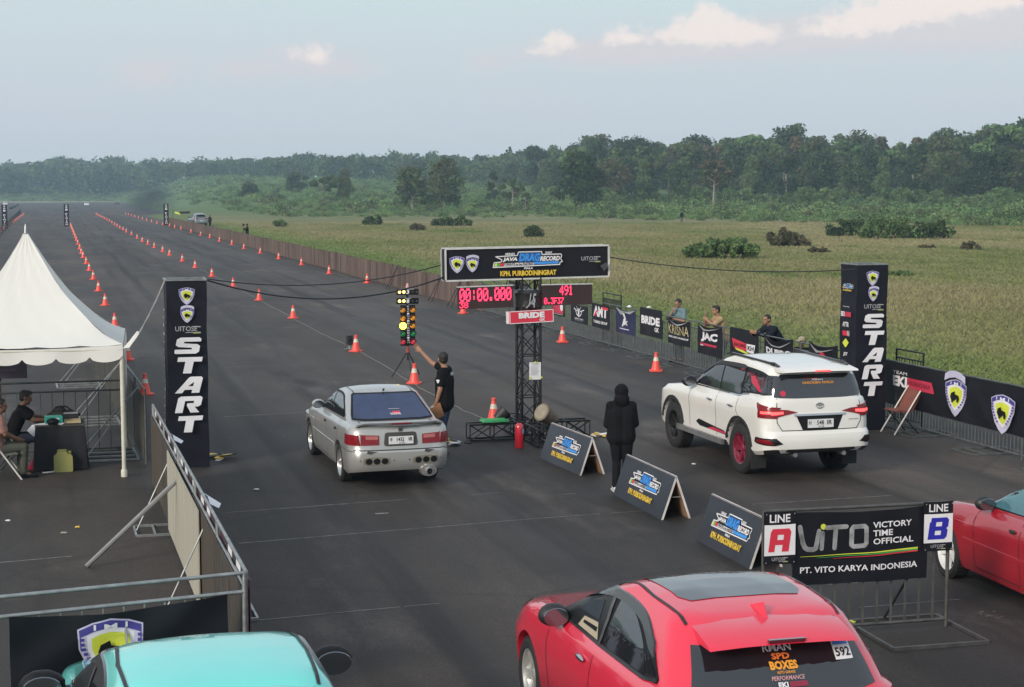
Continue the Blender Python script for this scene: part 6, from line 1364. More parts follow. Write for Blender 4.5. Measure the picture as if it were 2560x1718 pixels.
# ------------------------------------------------------------------ folding boards between the lanes
boardface = mat('dark slate board face', (.026, .030, .042), .4, var=.2, scale=2, bump=.1); ply = mat('raw plywood', (.22, .13, .075), .8, var=.35, scale=3, stretch=(1, 6, 1)); edge = mat('white board edge', (.62, .58, .56), .6, var=.2, scale=6)
def aboard(p_far, p_near, label, Hh=.585, B=.43):
    A, Bp = G(*p_far), G(*p_near); d = (Bp - A); L = d.length; rz = math.atan2(d.y, d.x)   # local x: towards the camera, printed face on local -y side
    t = thing('folding_board', label, 'board', A, rz, 'folding boards between the lanes'); sl = math.hypot(Hh, B / 2)
    for nm, y0, y1 in (('front_panel', 0, B / 2 - .012), ('rear_panel', B, B / 2 + .012)):
        u = Vector((1, 0, 0)); v = Vector((0, y1 - y0, Hh)).normalized()
        M = Matrix(((1, 0, 0, 0), (0, v.y, (-v.z if y0 == 0 else v.z), y0), (0, v.z, (v.y if y0 == 0 else -v.y), .005), (0, 0, 0, 1)))
        mb = MB(); th = .03
        def P(*q): return tuple(M @ Vector(q))
        mb.v = [P(0, 0, 0), P(L, 0, 0), P(L, sl, 0), P(0, sl, 0), P(0, 0, -th), P(L, 0, -th), P(L, sl, -th), P(0, sl, -th)]
        mb.f = [(0, 1, 2, 3), (7, 6, 5, 4), (0, 4, 5, 1), (1, 5, 6, 2), (2, 6, 7, 3), (3, 7, 4, 0)]; mb.m = [0, 1, 2, 2, 2, 2]
        if y0: mb.f = [f[::-1] for f in mb.f]
        o = mb.build(nm, [boardface, ply, edge], t)
        if y0 == 0:
            a = Art('print'); a.k = 2; jdr(a, L * .52, sl * .60, 1.12); a.build(o, M=M)
    mb = MB(); mb.tube((L - .04, .10, .30), (L - .04, B - .10, .30), .006, 5); mb.tube((.04, .10, .30), (.04, B - .10, .30), .006, 5); mb.build('stay', rope_m, t)
aboard((1349, 1146), (1449, 1190), 'farthest of three dark folding boards, beside the fire extinguisher')
aboard((1533, 1237), (1653, 1301), 'middle one of three dark folding boards, in front of the hooded person')
aboard((1740, 1351), (1873, 1424), 'nearest of three dark folding boards, behind the LINE A sign')
# ------------------------------------------------------------------ LINE A / LINE B barrier
lf = G(1905, 1604); rg_ = G(2364, 1571); d = rg_ - lf; L = d.length; rz = math.atan2(d.y, d.x)
bt = barrier('lane_barrier', 'steel barrier carrying the timing banner and both LINE signs', lf, rz, L, 1.30, mat('dull barrier steel', (.10, .10, .095), .5, .5, var=.3), None, .15, False, br=.0135)
mb = MB(); st2 = mat('dull barrier steel', (1, 1, 1))
for x0, x1 in ((.0, L * .42), (L * .55, L + .12)):
    for y in (-.62, .42): mb.bar((x0, y, .02), (x1, y, .02), .035, .035)
    for x in (x0, x1): mb.bar((x, -.62, .022), (x, .42, .022), .035, .03)
mb.build('foot', st2, bt)
mb = MB(); mb.tube((L - .50, .36, .05), (L - .14, .02, 1.0), .014, 6); mb.build('brace', darksteel, bt)
def flat_banner(name, label, x0, x1, z0, z1, y, build, th=.006, base=vinyl, wav=.012):
    p = lf + (rg_ - lf).normalized() * x0 + Vector((0, 0, z0)); t = thing(name, label, 'banner' if 'banner' in name else 'sign', p, rz); w, h = x1 - x0, z1 - z0
    wv_ = lambda p: Vector((p.x, y - p.z + wav * (math.sin(p.x * 5) + .6 * math.sin(p.x * 11 + p.y * 6)), p.y - 2.2 * wav * math.sin(math.pi * p.x / w) * max(0, p.y / h)))
    mb = MB(); nx, ny = 24, 8; gr = [(w * i / nx, h * j / ny) for j in range(ny + 1) for i in range(nx + 1)]
    f = [(j * (nx + 1) + i, j * (nx + 1) + i + 1, (j + 1) * (nx + 1) + i + 1, (j + 1) * (nx + 1) + i) for j in range(ny) for i in range(nx)]
    mb.add([tuple(wv_(Vector((a_, b_, 0)))) for a_, b_ in gr], f); mb.add([tuple(wv_(Vector((a_, b_, -th)))) for a_, b_ in gr], [q[::-1] for q in f])
    o = mb.build('cloth' if 'banner' in name else 'panel', base, t, 60); a = Art('print'); a.k = 3; build(a, w, h); a.build(o, warp=wv_); return t
silv = mat('brushed silver print', (.42, .42, .43), .35, .5, var=.5, scale=9, stretch=(1, 1, 1))
def vito(a, w, h):
    def X(u): return w * u
    a.tube(silv, [(X(.045), .80 * h), (X(.07), .58 * h), (X(.085), .52 * h), (X(.105), .495 * h), (X(.145), .49 * h), (X(.165), .51 * h), (X(.19), .74 * h)], .050); a.tube(silv, [(X(.208), .50 * h), (X(.218), .71 * h)], .046); a.disc(yel, X(.222), .80 * h, .030)
    a.tube(silv, [(X(.25), .785 * h), (X(.385), .80 * h)], .048); a.tube(silv, [(X(.312), .77 * h), (X(.305), .50 * h)], .048)
    a.tube(silv, [(X(.425), .54 * h), (X(.425), .76 * h), (X(.437), .795 * h), (X(.515), .80 * h), (X(.53), .77 * h), (X(.53), .56 * h), (X(.518), .525 * h), (X(.44), .515 * h)], .048, True)
    for i, tx in enumerate(('VICTORY', 'TIME', 'OFFICIAL')): y = h * (.76 - i * .115); a.text(white, tx, X(.58), y, X((.87, .73, .885)[i]), y + h * .085, bold=.02)
    for i, m_ in enumerate((yel, green, red)): y = h * (.425 - .02 * i); a.poly(m_, [(X(.05 + .12 * i), y - .030 * h), (X(.92), y + .002 * h), (X(.92), y + .024 * h), (X(.05 + .12 * i), y - .026 * h)])
    a.text(white, 'PT. VITO KARYA INDONESIA', X(.05), .17 * h, X(.92), .255 * h, bold=.02)
flat_banner('banner', 'black banner with big silver letters between the LINE A and LINE B signs', .30, L - .245, .545, 1.285, -.035, vito)
def line_sign(ch, m_):
    def b(a, w, h):
        a.rect(white, .004, .17 * h, w - .004, .755 * h); a.text(white, 'LINE', .17 * w, .80 * h, .82 * w, .955 * h, bold=.02); a.glyph(m_, ch, .18 * w, .24 * h, .82 * w, .68 * h, .14); vito_small(a, .5 * w, .07 * h, .5 * w)
        for x in (.06, .94):
            for y in (.04, .96): a.disc(grey, x * w, y * h, .006, n=6)
    return b
flat_banner('lane_sign', 'LINE A sign with a red letter on white at the left end of the barrier', -.02, .315, .78, 1.305, -.055, line_sign('a', red), wav=.002)
flat_banner('lane_sign', 'LINE B sign with a blue letter on white at the right end of the barrier', L - .305, L + .02, .82, 1.325, -.055, line_sign('B', mat('deep blue print', (.02, .02, .36), .5)), wav=.002)
mb = MB(); mb.blob((0, 0, .02), (.06, .03, .02), 8, jit=.2); tag(mb.build('leaf_scrap', yel, loc=G(2124, 1560)), 'yellow scrap on the asphalt under the banner with big silver letters', 'litter')
# ------------------------------------------------------------------ barriers of the left side with boards
A = G(382, 1012, 1.24); A.z = 0; B = G(616, 1432, 1.24); B.z = 0; d = B - A; LL = d.length / 5; rzl = math.atan2(d.y, d.x)
brown = mat('brown board back', (.058, .045, .033), .8, var=.2, scale=2, stretch=(6, 6, .6)); dkbr = mat('dark peeling board', (.05, .042, .034), .85, var=.6, scale=5, stretch=(3, 3, .5), bump=.5); beige = mat('beige cloth back', (.36, .34, .275), .75, var=.12, scale=2, stretch=(4, 4, .5)); dust = mat('dusty black cloth', (.035, .033, .032), .8, var=.3)
for i, (m_, nm) in enumerate(((brown, 'brown board'), (dkbr, 'dark peeling board'), (beige, 'beige cloth'), (brown, 'brown board with a split'), (dkbr, 'dark brown board'))):
    p = A + d.normalized() * LL * i
    t = barrier('crowd_barrier', ['farthest barrier of the left row, backed with brown board', 'second farthest barrier of the left row, backed with dark peeling board', 'middle barrier of the left row, backed with beige cloth', 'second nearest barrier of the left row, backed with brown board', 'nearest barrier of the left row, joined to the corner'][i], p, rzl, LL - .03, 1.24, steel, 'barriers of the left row', .11, i in (1, 3))
    bd = MB(); bd.box((LL / 2 - (.03 if i == 2 else 0), -.03 - (.03 if i == 2 else 0), .57), (LL * (.98 if i != 2 else 1.86), .012, 1.04)); bd.build('board', m_, t)
    sh = MB(); nx = 7
    for k in range(nx):
        x0 = LL * k / nx
        sh.box((x0 + LL / nx / 2, .03, .66), (LL / nx * .98, .008, 1.06 + .04 * math.sin(k * 1.7)), 0 if (k * 7 + i * 3) % 5 < 2 else (1 if k % 2 else 2))
    sh.build('printed_banner', [white, dust, mat('maroon dark print', (.06, .02, .035), .5)], t)
    wf = MB(); k0 = .25 * LL
    wf.v = [(k0 + x, .02 + y, 1.20 + z) for x, y, z in ((0, .0, .02), (.35, .02, .035), (.7, .01, .02), (.7, .10, -.03), (.35, .16, -.05), (0, .08, -.04))]; wf.f = [(0, 1, 4, 5), (1, 2, 3, 4)]; wf.m = [0, 0]
    if i in (1, 3): wf.build('white_flap', white, t)
    if i == 2: bb = MB(); bb.tube((.45, -.05, .95), (.75, -1.15, .02), .03, 8); bb.build('brace', mat('pale grey pole', (.26, .26, .26), .5, .4), t)
# barrier across the near left corner with the club banner
LQ = G(0, 1493, 1.24); LQ.z = 0; ld = (B - LQ).normalized(); LFT = B - ld * 2.02; LAN = math.atan2(ld.y, ld.x); p = B.copy(); t = barrier('crowd_barrier', 'barrier across the near left corner behind the turquoise car', LFT, LAN, 2.0, 1.24, steel, None, .16, True)
nb = thing('banner', 'black banner with the round club shield on the near left barrier', 'banner', LFT + ld * .10 + Vector((ld.y, -ld.x, 0)) * .04 + Vector((0, 0, .30)), LAN); w, h = 1.75, .78
wv_ = lambda q: Vector((q.x, -q.z + .02 * math.sin(q.x * 4 + q.y * 3) + .012 * math.sin(q.x * 9 - q.y * 11), q.y - .05 * math.sin(math.pi * q.x / w) * q.y / h))
mb = MB(); nx, ny = 20, 10; gr = [(w * i / nx, h * j / ny) for j in range(ny + 1) for i in range(nx + 1)]; f = [(j * (nx + 1) + i, j * (nx + 1) + i + 1, (j + 1) * (nx + 1) + i + 1, (j + 1) * (nx + 1) + i) for j in range(ny) for i in range(nx)]
mb.add([tuple(wv_(Vector((a_, b_, 0)))) for a_, b_ in gr], f); mb.add([tuple(wv_(Vector((a_, b_, -.006)))) for a_, b_ in gr], [q[::-1] for q in f]); o = mb.build('cloth', vinyl, nb, 60); a = Art('print'); a.k = 3; shield(a, .78, .46, .56, False, w=.95); a.build(o, warp=wv_)
# row of barriers running on behind the tent, with ladder-like feet
A2, B2 = G(300, 1142) + V * .35, G(204, 931) + V * .35; d2 = (B2 - A2).normalized(); n2 = int((B2 - A2).length / 2.1) + 2
for i in range(n2):
    t = barrier('crowd_barrier', 'dark boarded barrier in the row running away behind the tent pole', A2 - d2 * 1.0 + d2 * 2.1 * i, math.atan2(d2.y, d2.x), 2.05, 1.24, fencegrey, 'boarded barriers behind the tent pole', .11, False)
    bd = MB(); bd.box((1.02, .02, .60), (2.0, .012, 1.06)); bd.build('board', mat('olive dark board', (.045, .042, .034), .85, var=.35, scale=3, stretch=(3, 3, .5)), t)
    if i in (0, 2, 5):
        f = MB(); W2 = .95
        for y in (.08, .08 + W2): f.bar((.55, y, .02), (1.75, y, .02), .035, .035)
        for x in (.55, .95, 1.35, 1.75): f.bar((x, .08, .022), (x, .08 + W2, .022), .03, .03)
        f.tube((.6, W2, .03), (1.1, .03, 1.15), .012, 5); f.tube((1.7, W2, .03), (1.1, .03, 1.15), .012, 5); f.build('ladder_foot', steel, t)
for i in range(2):
    t = barrier('crowd_barrier', ['thin rail barrier behind the table, right half', 'thin rail barrier behind the table, left half'][i], Vector((-6.62, 27.0, 0)) - V * 2.1 * (i + 1), ANG, 2.08, 1.25, fencegrey, None, .18, False)
# ------------------------------------------------------------------ marquee
tc_ = Vector((-6.03, 24.67, 0)); rzt = math.atan2(2.9, -.66) - math.pi / 2; ux, uy = Vector((math.cos(rzt), math.sin(rzt), 0)), Vector((-math.sin(rzt), math.cos(rzt), 0))
tent = thing('marquee_tent', 'white pointed marquee tent with a scalloped edge at the left', 'tent', tc_, rzt)   # local: near right corner at origin, x right, y away
canvas = mat('white tent canvas', (.84, .83, .78), .7, var=.035, scale=.7, bump=.12, bscale=2.5); thin(canvas, .18)
S_, EH, PH = 3.0, 2.07, 3.83; mb = MB(); K = 14
cen = Vector((-S_ / 2, S_ / 2, 0)); cor = [Vector((0, 0, 0)), Vector((-S_, 0, 0)), Vector((-S_, S_, 0)), Vector((0, S_, 0))]
def prof(t): return EH + (PH - EH) * ((1 - t) ** 2.1 * .62 + (1 - t) * .38)
for q in range(4):
    a_, b_ = cor[q], cor[(q + 1) % 4]; rows = []
    for j in range(K + 1):
        t_ = .025 + .975 * j / K
        rows.append([cen + (a_.lerp(b_, i / K) - cen) * t_ + Vector((0, 0, prof(t_) - .05 * math.sin(math.pi * i / K) * t_ * (1.4 - t_) + .012 * math.sin(i * 2.1 + j))) for i in range(K + 1)])
    mb.add([tuple(p) for r_ in rows for p in r_], [(j * (K + 1) + i, (j + 1) * (K + 1) + i, (j + 1) * (K + 1) + i + 1, j * (K + 1) + i + 1) for j in range(K) for i in range(K)])
mb.build('roof', canvas, tent, 50)
mb = MB()
for q in range(4):
    a_, b_ = cor[q], cor[(q + 1) % 4]; nrm = ((a_ + b_) / 2 - cen).normalized(); M_ = 60; top, bot = [], []
    for i in range(M_ + 1):
        u = i / M_; ph = (u * 6.0) % 1.0; sc_ = .09 * (max(0, math.sin(math.pi * ph)) ** .45); p = a_.lerp(b_, u) + nrm * .012
        top.append(p + Vector((0, 0, EH - .045 * math.sin(math.pi * u) + .0))); bot.append(p + nrm * (.01 + .02 * math.sin(u * 19 + q)) + Vector((0, 0, EH - .16 - sc_ - .035 * math.sin(math.pi * u))))
    mb.add([tuple(p) for p in top + bot], [(i, i + 1, M_ + 2 + i, M_ + 1 + i) for i in range(M_)])
mb.build('valance', canvas, tent, 60)
polem = mat('cream pole paint', (.58, .56, .48), .45, var=.12, scale=6)
for c_ in cor:
    x, y = c_.x * .985 - .02, c_.y * .985 + .02
    pb = MB(); pb.tube((x, y, .0), (x, y, EH), .033, 10); pb.build('pole', polem, tent, 60); pb = MB(); pb.lathe([(.05, 0), (.05, .10), (.042, .12)], 12, c=(x, y, 0)); pb.build('pole_foot', polem, tent, 40)
fb_ = MB()
for q in range(4): a_, b_ = cor[q] * .985, cor[(q + 1) % 4] * .985; fb_.tube(a_ + Vector((0, 0, EH - .07)), b_ + Vector((0, 0, EH - .07)), .02, 6)
fb_.build('eave_bar', polem, tent); fb_ = MB(); fb_.lathe([(.03, PH - .06), (.02, PH + .02), (.008, PH + .09)], 8, c=tuple(cen)); fb_.build('finial', steel, tent)
mb = MB(); mb.v = [(.0, -.02, EH - .05), (.10, -.03, EH - .04), (.22, .0, EH + .12), (.27, .02, EH + .20), (.22, .02, EH + .21), (.10, .0, EH + .06)]; mb.f = [(0, 1, 5), (1, 2, 4, 5), (2, 3, 4)]; mb.m = [0] * 3; mb.build('corner_flap', canvas, tent)
# rope from the tent corner to the pillar; cables to the gantry
def cable(name, label, pts, r, m, sag=0.0, n=18):
    mb = MB(); out_ = []
    for a_, b_ in zip(pts, pts[1:]):
        for i in range(n): u = i / n; out_.append(a_.lerp(b_, u) - Vector((0, 0, sag * 4 * u * (1 - u))))
    mb.path(out_ + [pts[-1]], r, 6); return tag(mb.build(name, m, smooth=60), label, 'rope' if 'rope' in name else 'cable')
pl_ = p1_.location; tl = pl_ + Vector((0, 0, 3.04)); trr = pl_ + V * .635 + Vector((0, 0, 3.03))
cable('guy_rope', 'pale grey rope from the tent corner up to the left START pillar', [tc_ + ux * .26 + Vector((0, 0, EH + .19)), tl + U * .1], .016, mat('pale rope', (.24, .24, .23), .8), .04)
ge = gb + V * (-.05 - BW / 2); cab = mat('black cable', (.02, .02, .021), .4)
cable('power_cable', 'thick black cable hanging lowest between left START pillar and gantry', [trr + U * .02, ge + Vector((0, 0, 2.94))], .015, cab, .34, 30)
cable('power_cable', 'thin black cable hanging above the thick one between pillar and gantry', [trr + U * .5, ge + U * .15 + Vector((0, 0, 3.15))], .010, cab, .22, 30)
cable('power_cable', 'thin cable slung from the gantry banner to the right START pillar', [gb + V * (-.05 + BW / 2) + Vector((0, 0, 3.27)), p2_.location + Vector((0, 0, 3.02))], .010, cab, .14, 30)
# ------------------------------------------------------------------ under the tent
tp = G(93, 1179); tw, td_ = .74, .60
tb_ = thing('trestle_table', 'small table draped in black cloth under the tent', 'table', tp, ANG); mb = MB(); mb.box((tw / 2, td_ / 2, .725), (tw + .04, td_ + .04, .025)); mb.build('tabletop', mat('worn table top', (.07, .06, .055), .6, var=.3), tb_)
mb = MB(); per = []; n = 48
for i in range(n): u = i / n * 4; k = int(u); f_ = u - k; c4 = [(0, 0), (tw, 0), (tw, td_), (0, td_)]; a_, b_ = c4[k], c4[(k + 1) % 4]; per.append((a_[0] + (b_[0] - a_[0]) * f_, a_[1] + (b_[1] - a_[1]) * f_))
for z, e_ in ((.74, 0), (.70, .012), (.02, .05)):
    for i, (x, y) in enumerate(per): q = e_ + (.018 * math.sin(i * 1.9) if z < .1 else 0); mb.v.append((x + (x / tw - .5) * 2 * q, y + (y / td_ - .5) * 2 * q, z))
mb.f = [(k * n + i, (k + 1) * n + i, (k + 1) * n + (i + 1) % n, k * n + (i + 1) % n) for k in range(2) for i in range(n)]; mb.f = [q[::-1] for q in mb.f] + [tuple(range(n))]; mb.m = [0] * len(mb.f); mb.build('tablecloth', mat('black tablecloth', (.010, .010, .014), .8, var=.3), tb_, 60)
def on_table(x, y, z=.742): return tp + V * x + U * y + Vector((0, 0, z))
t = thing('teal_box', 'teal carton lying on the black table', 'box', on_table(.27, .14), ANG + .1); mb = MB(); mb.box((0, 0, .06), (.26, .20, .12)); o = mb.build('carton', mat('teal carton', (.03, .36, .28), .5, var=.15), t); a = Art('print'); a.k = 2; a.rect(white, -.02, .07, .08, .10); a.rect(mat('pale teal print', (.2, .55, .48), .5), -.1, .02, -.04, .05); a.build(o, M=Matrix(((1, 0, 0, 0), (0, 0, -1, -.102), (0, 1, 0, 0), (0, 0, 0, 1))))
t = thing('cloth_cap', 'black cap lying in front of the teal carton', 'cap', on_table(.26, .03), ANG); mb = MB(); mb.blob((0, 0, .045), (.10, .09, .06), 10); mb.build('crown', black, t, 60); mb = MB(); mb.prism([(-.08, -.06), (0, -.14), (.08, -.06)], .005, .015); mb.build('peak', black, t)
t = thing('paper_tray', 'shallow tan tray on the right side of the table', 'tray', on_table(.56, .22), ANG); mb = MB(); mb.box((0, 0, .01), (.26, .22, .02), 0); mb.build('tray_floor', mat('tan card', (.45, .36, .22), .8, var=.1), t); 
for y in (-.115, .115): mb = MB(); mb.box((0, y, .02), (.26, .012, .04)); mb.build('tray_rim', mat('tan card', (1, 1, 1)), t)
t = thing('receiver_box', 'dark electronic box with a pale top on the table', 'device', on_table(.54, .42), ANG); mb = MB(); mb.box((0, 0, .06), (.24, .18, .12)); mb.build('case', darkplastic, t); mb = MB(); mb.box((0, 0, .127), (.22, .16, .012)); mb.build('lid', grey, t)
t = thing('shoulder_bag', 'black shoulder bag slumped at the back of the table', 'bag', on_table(.42, .53), ANG); mb = MB(); mb.blob((0, 0, .08), (.26, .12, .09), 12, jit=.1); mb.blob((-.05, 0, .15), (.10, .07, .08), 10, jit=.1); mb.build('bag_body', mat('black nylon', (.012, .012, .014), .7, bump=.4), t, 60); mb = MB(); mb.path([(-.2, 0, .1), (-.1, -.02, .22), (.05, 0, .22), (.2, 0, .1)], .012, 6); mb.build('strap', black, t)
mb = MB(); mb.v = [(-.04, .12, .748), (.12, .16, .750), (.16, -.03, .746), (.02, -.05, .744), (-.05, -.055, .60), (-.14, -.04, .56), (-.24, -.03, .66), (-.16, .02, .74)]; mb.f = [(0, 3, 2, 1), (0, 7, 3), (3, 7, 6, 4), (4, 6, 5)]; mb.m = [0] * 4
o = mb.build('paper_sheet', mat('paper', (1, 1, 1)), smooth=60); o.location = tp + V * .10 + U * .05; o.rotation_euler = (0, 0, ANG); tag(o, 'white paper hanging over the front left corner of the table', 'paper')
mb = MB(); mb.box((0, 0, .004), (.30, .10, .008)); mb.box((.03, .02, .012), (.28, .09, .008), rz=.15); o = mb.build('paper_stack', mat('paper', (1, 1, 1))); o.location = on_table(.26, -.0 + .06, .742) + U * -.03 - V * .0; o.rotation_euler = (0, 0, ANG); tag(o, 'thin white papers under the black cap', 'paper')
g = G(159, 1181); t = thing('jerry_can', 'yellow green plastic jerrycan in front of the black table', 'jerrycan', g, ANG); jm = mat('olive yellow plastic', (.30, .30, .10), .5, var=.12, scale=5)
mb = MB(); pr = [(-.13, 0), (.13, 0), (.145, .02), (.145, .24), (.11, .29), (.07, .29), (.05, .33), (-.08, .33), (-.10, .29), (-.145, .25), (-.145, .02)]
mb.prism(pr, -.09, .09, 0, Matrix(((1, 0, 0, 0), (0, 0, -1, .09), (0, 1, 0, 0), (0, 0, 0, 1)))); mb.build('can_body', jm, t, 30); mb = MB(); mb.bar((-.07, .09, .345), (.04, .09, .345), .035, .022); mb.bar((-.07, .09, .32), (-.07, .09, .35), .03, .03); mb.bar((.04, .09, .32), (.04, .09, .35), .03, .03); mb.build('handle', jm, t); mb = MB(); mb.lathe([(.028, .28), (.028, .325)], 12, c=(.10, .09, 0)); mb.build('screw_cap', jm, t)
g = G(80, 1180); t = thing('red_bag', 'crumpled crimson bag on the ground left of the table', 'bag', g, ANG); mb = MB(); mb.blob((0, .08, .05), (.12, .08, .06), 10, jit=.25); mb.blob((.05, .08, .13), (.07, .06, .06), 8, jit=.25); mb.build('sack', mat('crimson cloth', (.33, .015, .05), .8), t, 60); mb = MB(); mb.path([(.02, .08, .17), (.05, .06, .22), (.09, .08, .17)], .01, 5); mb.build('handle', mat('crimson cloth', (1, 1, 1)), t)
mb = MB(); mb.box((0, 0, .006), (.17, .07, .012), rz=.5); mb.box((.05, .01, .015), (.10, .05, .01), rz=.9); tag(mb.build('paper_scrap', white, loc=G(120, 1182)), 'white scrap of paper lying in front of the jerrycan', 'litter')
pb_ = thing('banner', 'faded purple grey banner hanging inside the tent', 'banner', tc_ + uy * 2.9 - ux * 2.95 + Vector((0, 0, 1.28)), rzt); mb = MB(); mb.box((.66, 0, .30), (1.30, .008, .62)); o = mb.build('cloth', mat('purple grey cloth', (.085, .07, .10), .8, var=.12), pb_); a = Art('print'); a.k = 3; pl2 = mat('pale purple print', (.17, .13, .19), .7)
a.text(pl2, 'RC', .55, .22, 1.10, .46, bold=.05, shear=.2); a.text(pl2, 'TIM GARAGE', .75, .12, 1.12, .16); a.build(o, M=Matrix(((1, 0, 0, 0), (0, 0, -1, -.004), (0, 1, 0, 0), (0, 0, 0, 1))))
def chair(label, loc, rz, fab, fr, s=1.0):
    """folding chair: seat facing local +x, sling back leaning to -x"""
    t = thing('folding_chair', label, 'chair', loc, rz); t.scale = (s, s, s)
    for y in (-.23, .23):
        f = MB(); f.tube((.30, y, .0), (-.32, y, .92), .015, 8); o = f.build('side_frame', fr, t, 60)
        f = MB(); f.tube((-.22, y * .95, .0), (.18, y * .95, .42), .013, 8); f.build('rear_leg', darksteel, t, 60)
    f = MB(); f.tube((-.18, -.22, .08), (-.18, .22, .08), .01, 6); f.tube((.24, -.23, .09), (.24, .23, .09), .01, 6); f.build('cross_bar', darksteel, t)
    mb = MB(); prf = [(.26, .43), (.20, .455), (0, .43), (-.06, .46), (-.12, .58), (-.30, .88), (-.33, .93), (-.35, .90), (-.17, .56), (-.09, .42), (0, .40), (.24, .415)]
    mb.prism(prf, -.215, .215, 0, Matrix(((1, 0, 0, 0), (0, 0, -1, 0), (0, 1, 0, 0), (0, 0, 0, 1)))); mb.build('sling', fab, t, 50)
    return t
chair('brown folding chair with white tubes beside the right START pillar', G(2254, 1082), math.atan2(-V.y, -V.x) + .05, mat('brown chair cloth', (.19, .062, .045), .75, var=.15, scale=6), mat('white tube', (.62, .60, .55), .4), 1.0)
chair('folding chair under the person at the far left edge', G(8, 1196), math.atan2(V.y, V.x), mat('dull green cloth', (.10, .11, .09), .8), mat('white tube', (1, 1, 1)), .95)
chair('folding chair under the person sitting at the table', G(38, 1168), math.atan2(V.y, V.x), black, steel, .95)
# litter
for px, py, m_, lab in ((20, 1304, white, 'small white paper scrap on the asphalt far below the tent'), (194, 1320, gold, 'yellow wrapper on the asphalt below the tent'), (160, 1335, mat('pale spill', (.3, .28, .22), .9), 'pale crumpled paper beside the yellow wrapper'), (640, 1226, white, 'tiny white scrap right of the left START pillar'), (1734, 1162, white, 'tiny white scrap in front of the white vehicle'), (1573, 770, white, 'white plastic bag on the grass behind the navy banner'), (1621, 772, white, 'white plastic bag on the grass behind the banner with square white letters'), (2430, 928, white, 'white paper strip on the grass behind the long black banner')):
    k = 2.0 if py < 800 else 1; mb = MB(); mb.blob((0, 0, .012 * k * k), (.045 * k, .025 * k, .012 * k * k), 7, jit=.3); tag(mb.build('litter', m_, loc=G(px, py) + Vector((0, 0, .004))), lab, 'litter')
# ------------------------------------------------------------------ far vehicles
build_hatch('distant_car', 'tiny white car seen from behind far down the runway', tuple(G(217, 516)), CAR_RZ, paint('far white', (.7, .7, .7), .3), alloy, False)
build_sedan('distant_car', 'tiny dark car trailing smoke at the far end of the runway', tuple(G(293, 512)), CAR_RZ, paint('far dark', (.03, .03, .035), .4), alloy, rear=False)
build_hatch('distant_car', 'tiny white car at the far left edge of the runway', tuple(G(14, 514)), CAR_RZ, paint('far white', (1, 1, 1)), alloy, False)
g = on_ground(502, 566); build_hatch('parked_pickup', 'pale blue off road car parked on the grass behind the brown wall', tuple(g), CAR_RZ + R(10), paint('pale blue grey', (.16, .18, .20), .35), alloy, False, (1.05, 1.04, 1.10))
g = on_ground(440, 545); t = thing('draped_flag', 'yellow and black flag draped on the wall by the far finish pillar', 'flag', g + V * .5); mb = MB(); mb.bar((-.5, 0, 1.0), (.6, 0, .7), .3, .3, 0); mb.build('cloth', yel, t); mb = MB(); mb.bar((.4, 0, .95), (2.2, .1, 1.0), .7, .4); mb.build('dark_cloth', black, t); mb = MB(); mb.tube((-.9, 0, 0), (-.9, 0, 1.5), .03); mb.build('pole', darksteel, t)
for px, py in ((27, 523), (36, 519), (44, 515)):
    mb = MB(); mb.lathe([(.55, 0), (.62, .15), (.62, .45), (.55, .6), (.35, .55), (.35, .05)], 12); o = mb.build('stacked_tyre', rubber, loc=G(px, py)); tag(o, 'dark tyre marker lying at the far left of the runway', 'tyre', 'tyre markers at the far left')
# ------------------------------------------------------------------ people
def capsule(mb, p, q, r1, r2, n=10):
    p, q = Vector(p), Vector(q); d = q - p; L = max(d.length, 1e-5); d = d / L; a = d.orthogonal().normalized(); b = d.cross(a); pr = []
    for i in range(4): t = math.pi / 2 * i / 4; pr.append((r1 * math.sin(t), -r1 * math.cos(t)))
    pr.append((r1, 0)); pr.append((r2, L))
    for i in range(3, -1, -1): t = math.pi / 2 * i / 4; pr.append((r2 * math.sin(t), L + r2 * math.cos(t)))
    pr[0] = (1e-4, -r1); pr[-1] = (1e-4, L + r2); vs, fs = [], []
    for r, z in pr: vs += [tuple(p + d * z + (a * math.cos(6.2832 * i / n) + b * math.sin(6.2832 * i / n)) * r) for i in range(n)]
    for k in range(len(pr) - 1): fs += [(k * n + i, k * n + (i + 1) % n, (k + 1) * n + (i + 1) % n, (k + 1) * n + i) for i in range(n)]
    fs += [tuple(range(n - 1, -1, -1)), tuple(range((len(pr) - 1) * n, len(pr) * n))]; mb.add(vs, fs)
def fuse(name, mb, m, parent, vox=.011, sm=4, parts=None):
    """one continuous skin over overlapping limbs"""
    o = mb.build('tmp', m); r = o.modifiers.new('r', 'REMESH'); r.mode = 'VOXEL'; r.voxel_size = vox
    s = o.modifiers.new('s', 'SMOOTH'); s.factor = .5; s.iterations = sm
    me = bpy.data.meshes.new_from_object(o.evaluated_get(bpy.context.evaluated_depsgraph_get())); bpy.data.objects.remove(o); me.name = name
    return link(name, me, parent, 180)
skin_a = mat('warm brown skin', (.30, .155, .095), .55, var=.06); skin_b = mat('darker brown skin', (.17, .085, .052), .55, var=.06)
hairm = mat('black hair', (.012, .011, .010), .6, var=.3, scale=40, bump=.4); eyem = mat('eye', (.03, .025, .02), .2, var=0)
def cloth(n, c, **k): return mat(n, c, .9, spec=.12, var=k.pop('var', .15), scale=7, bump=.25, bscale=14, **k)
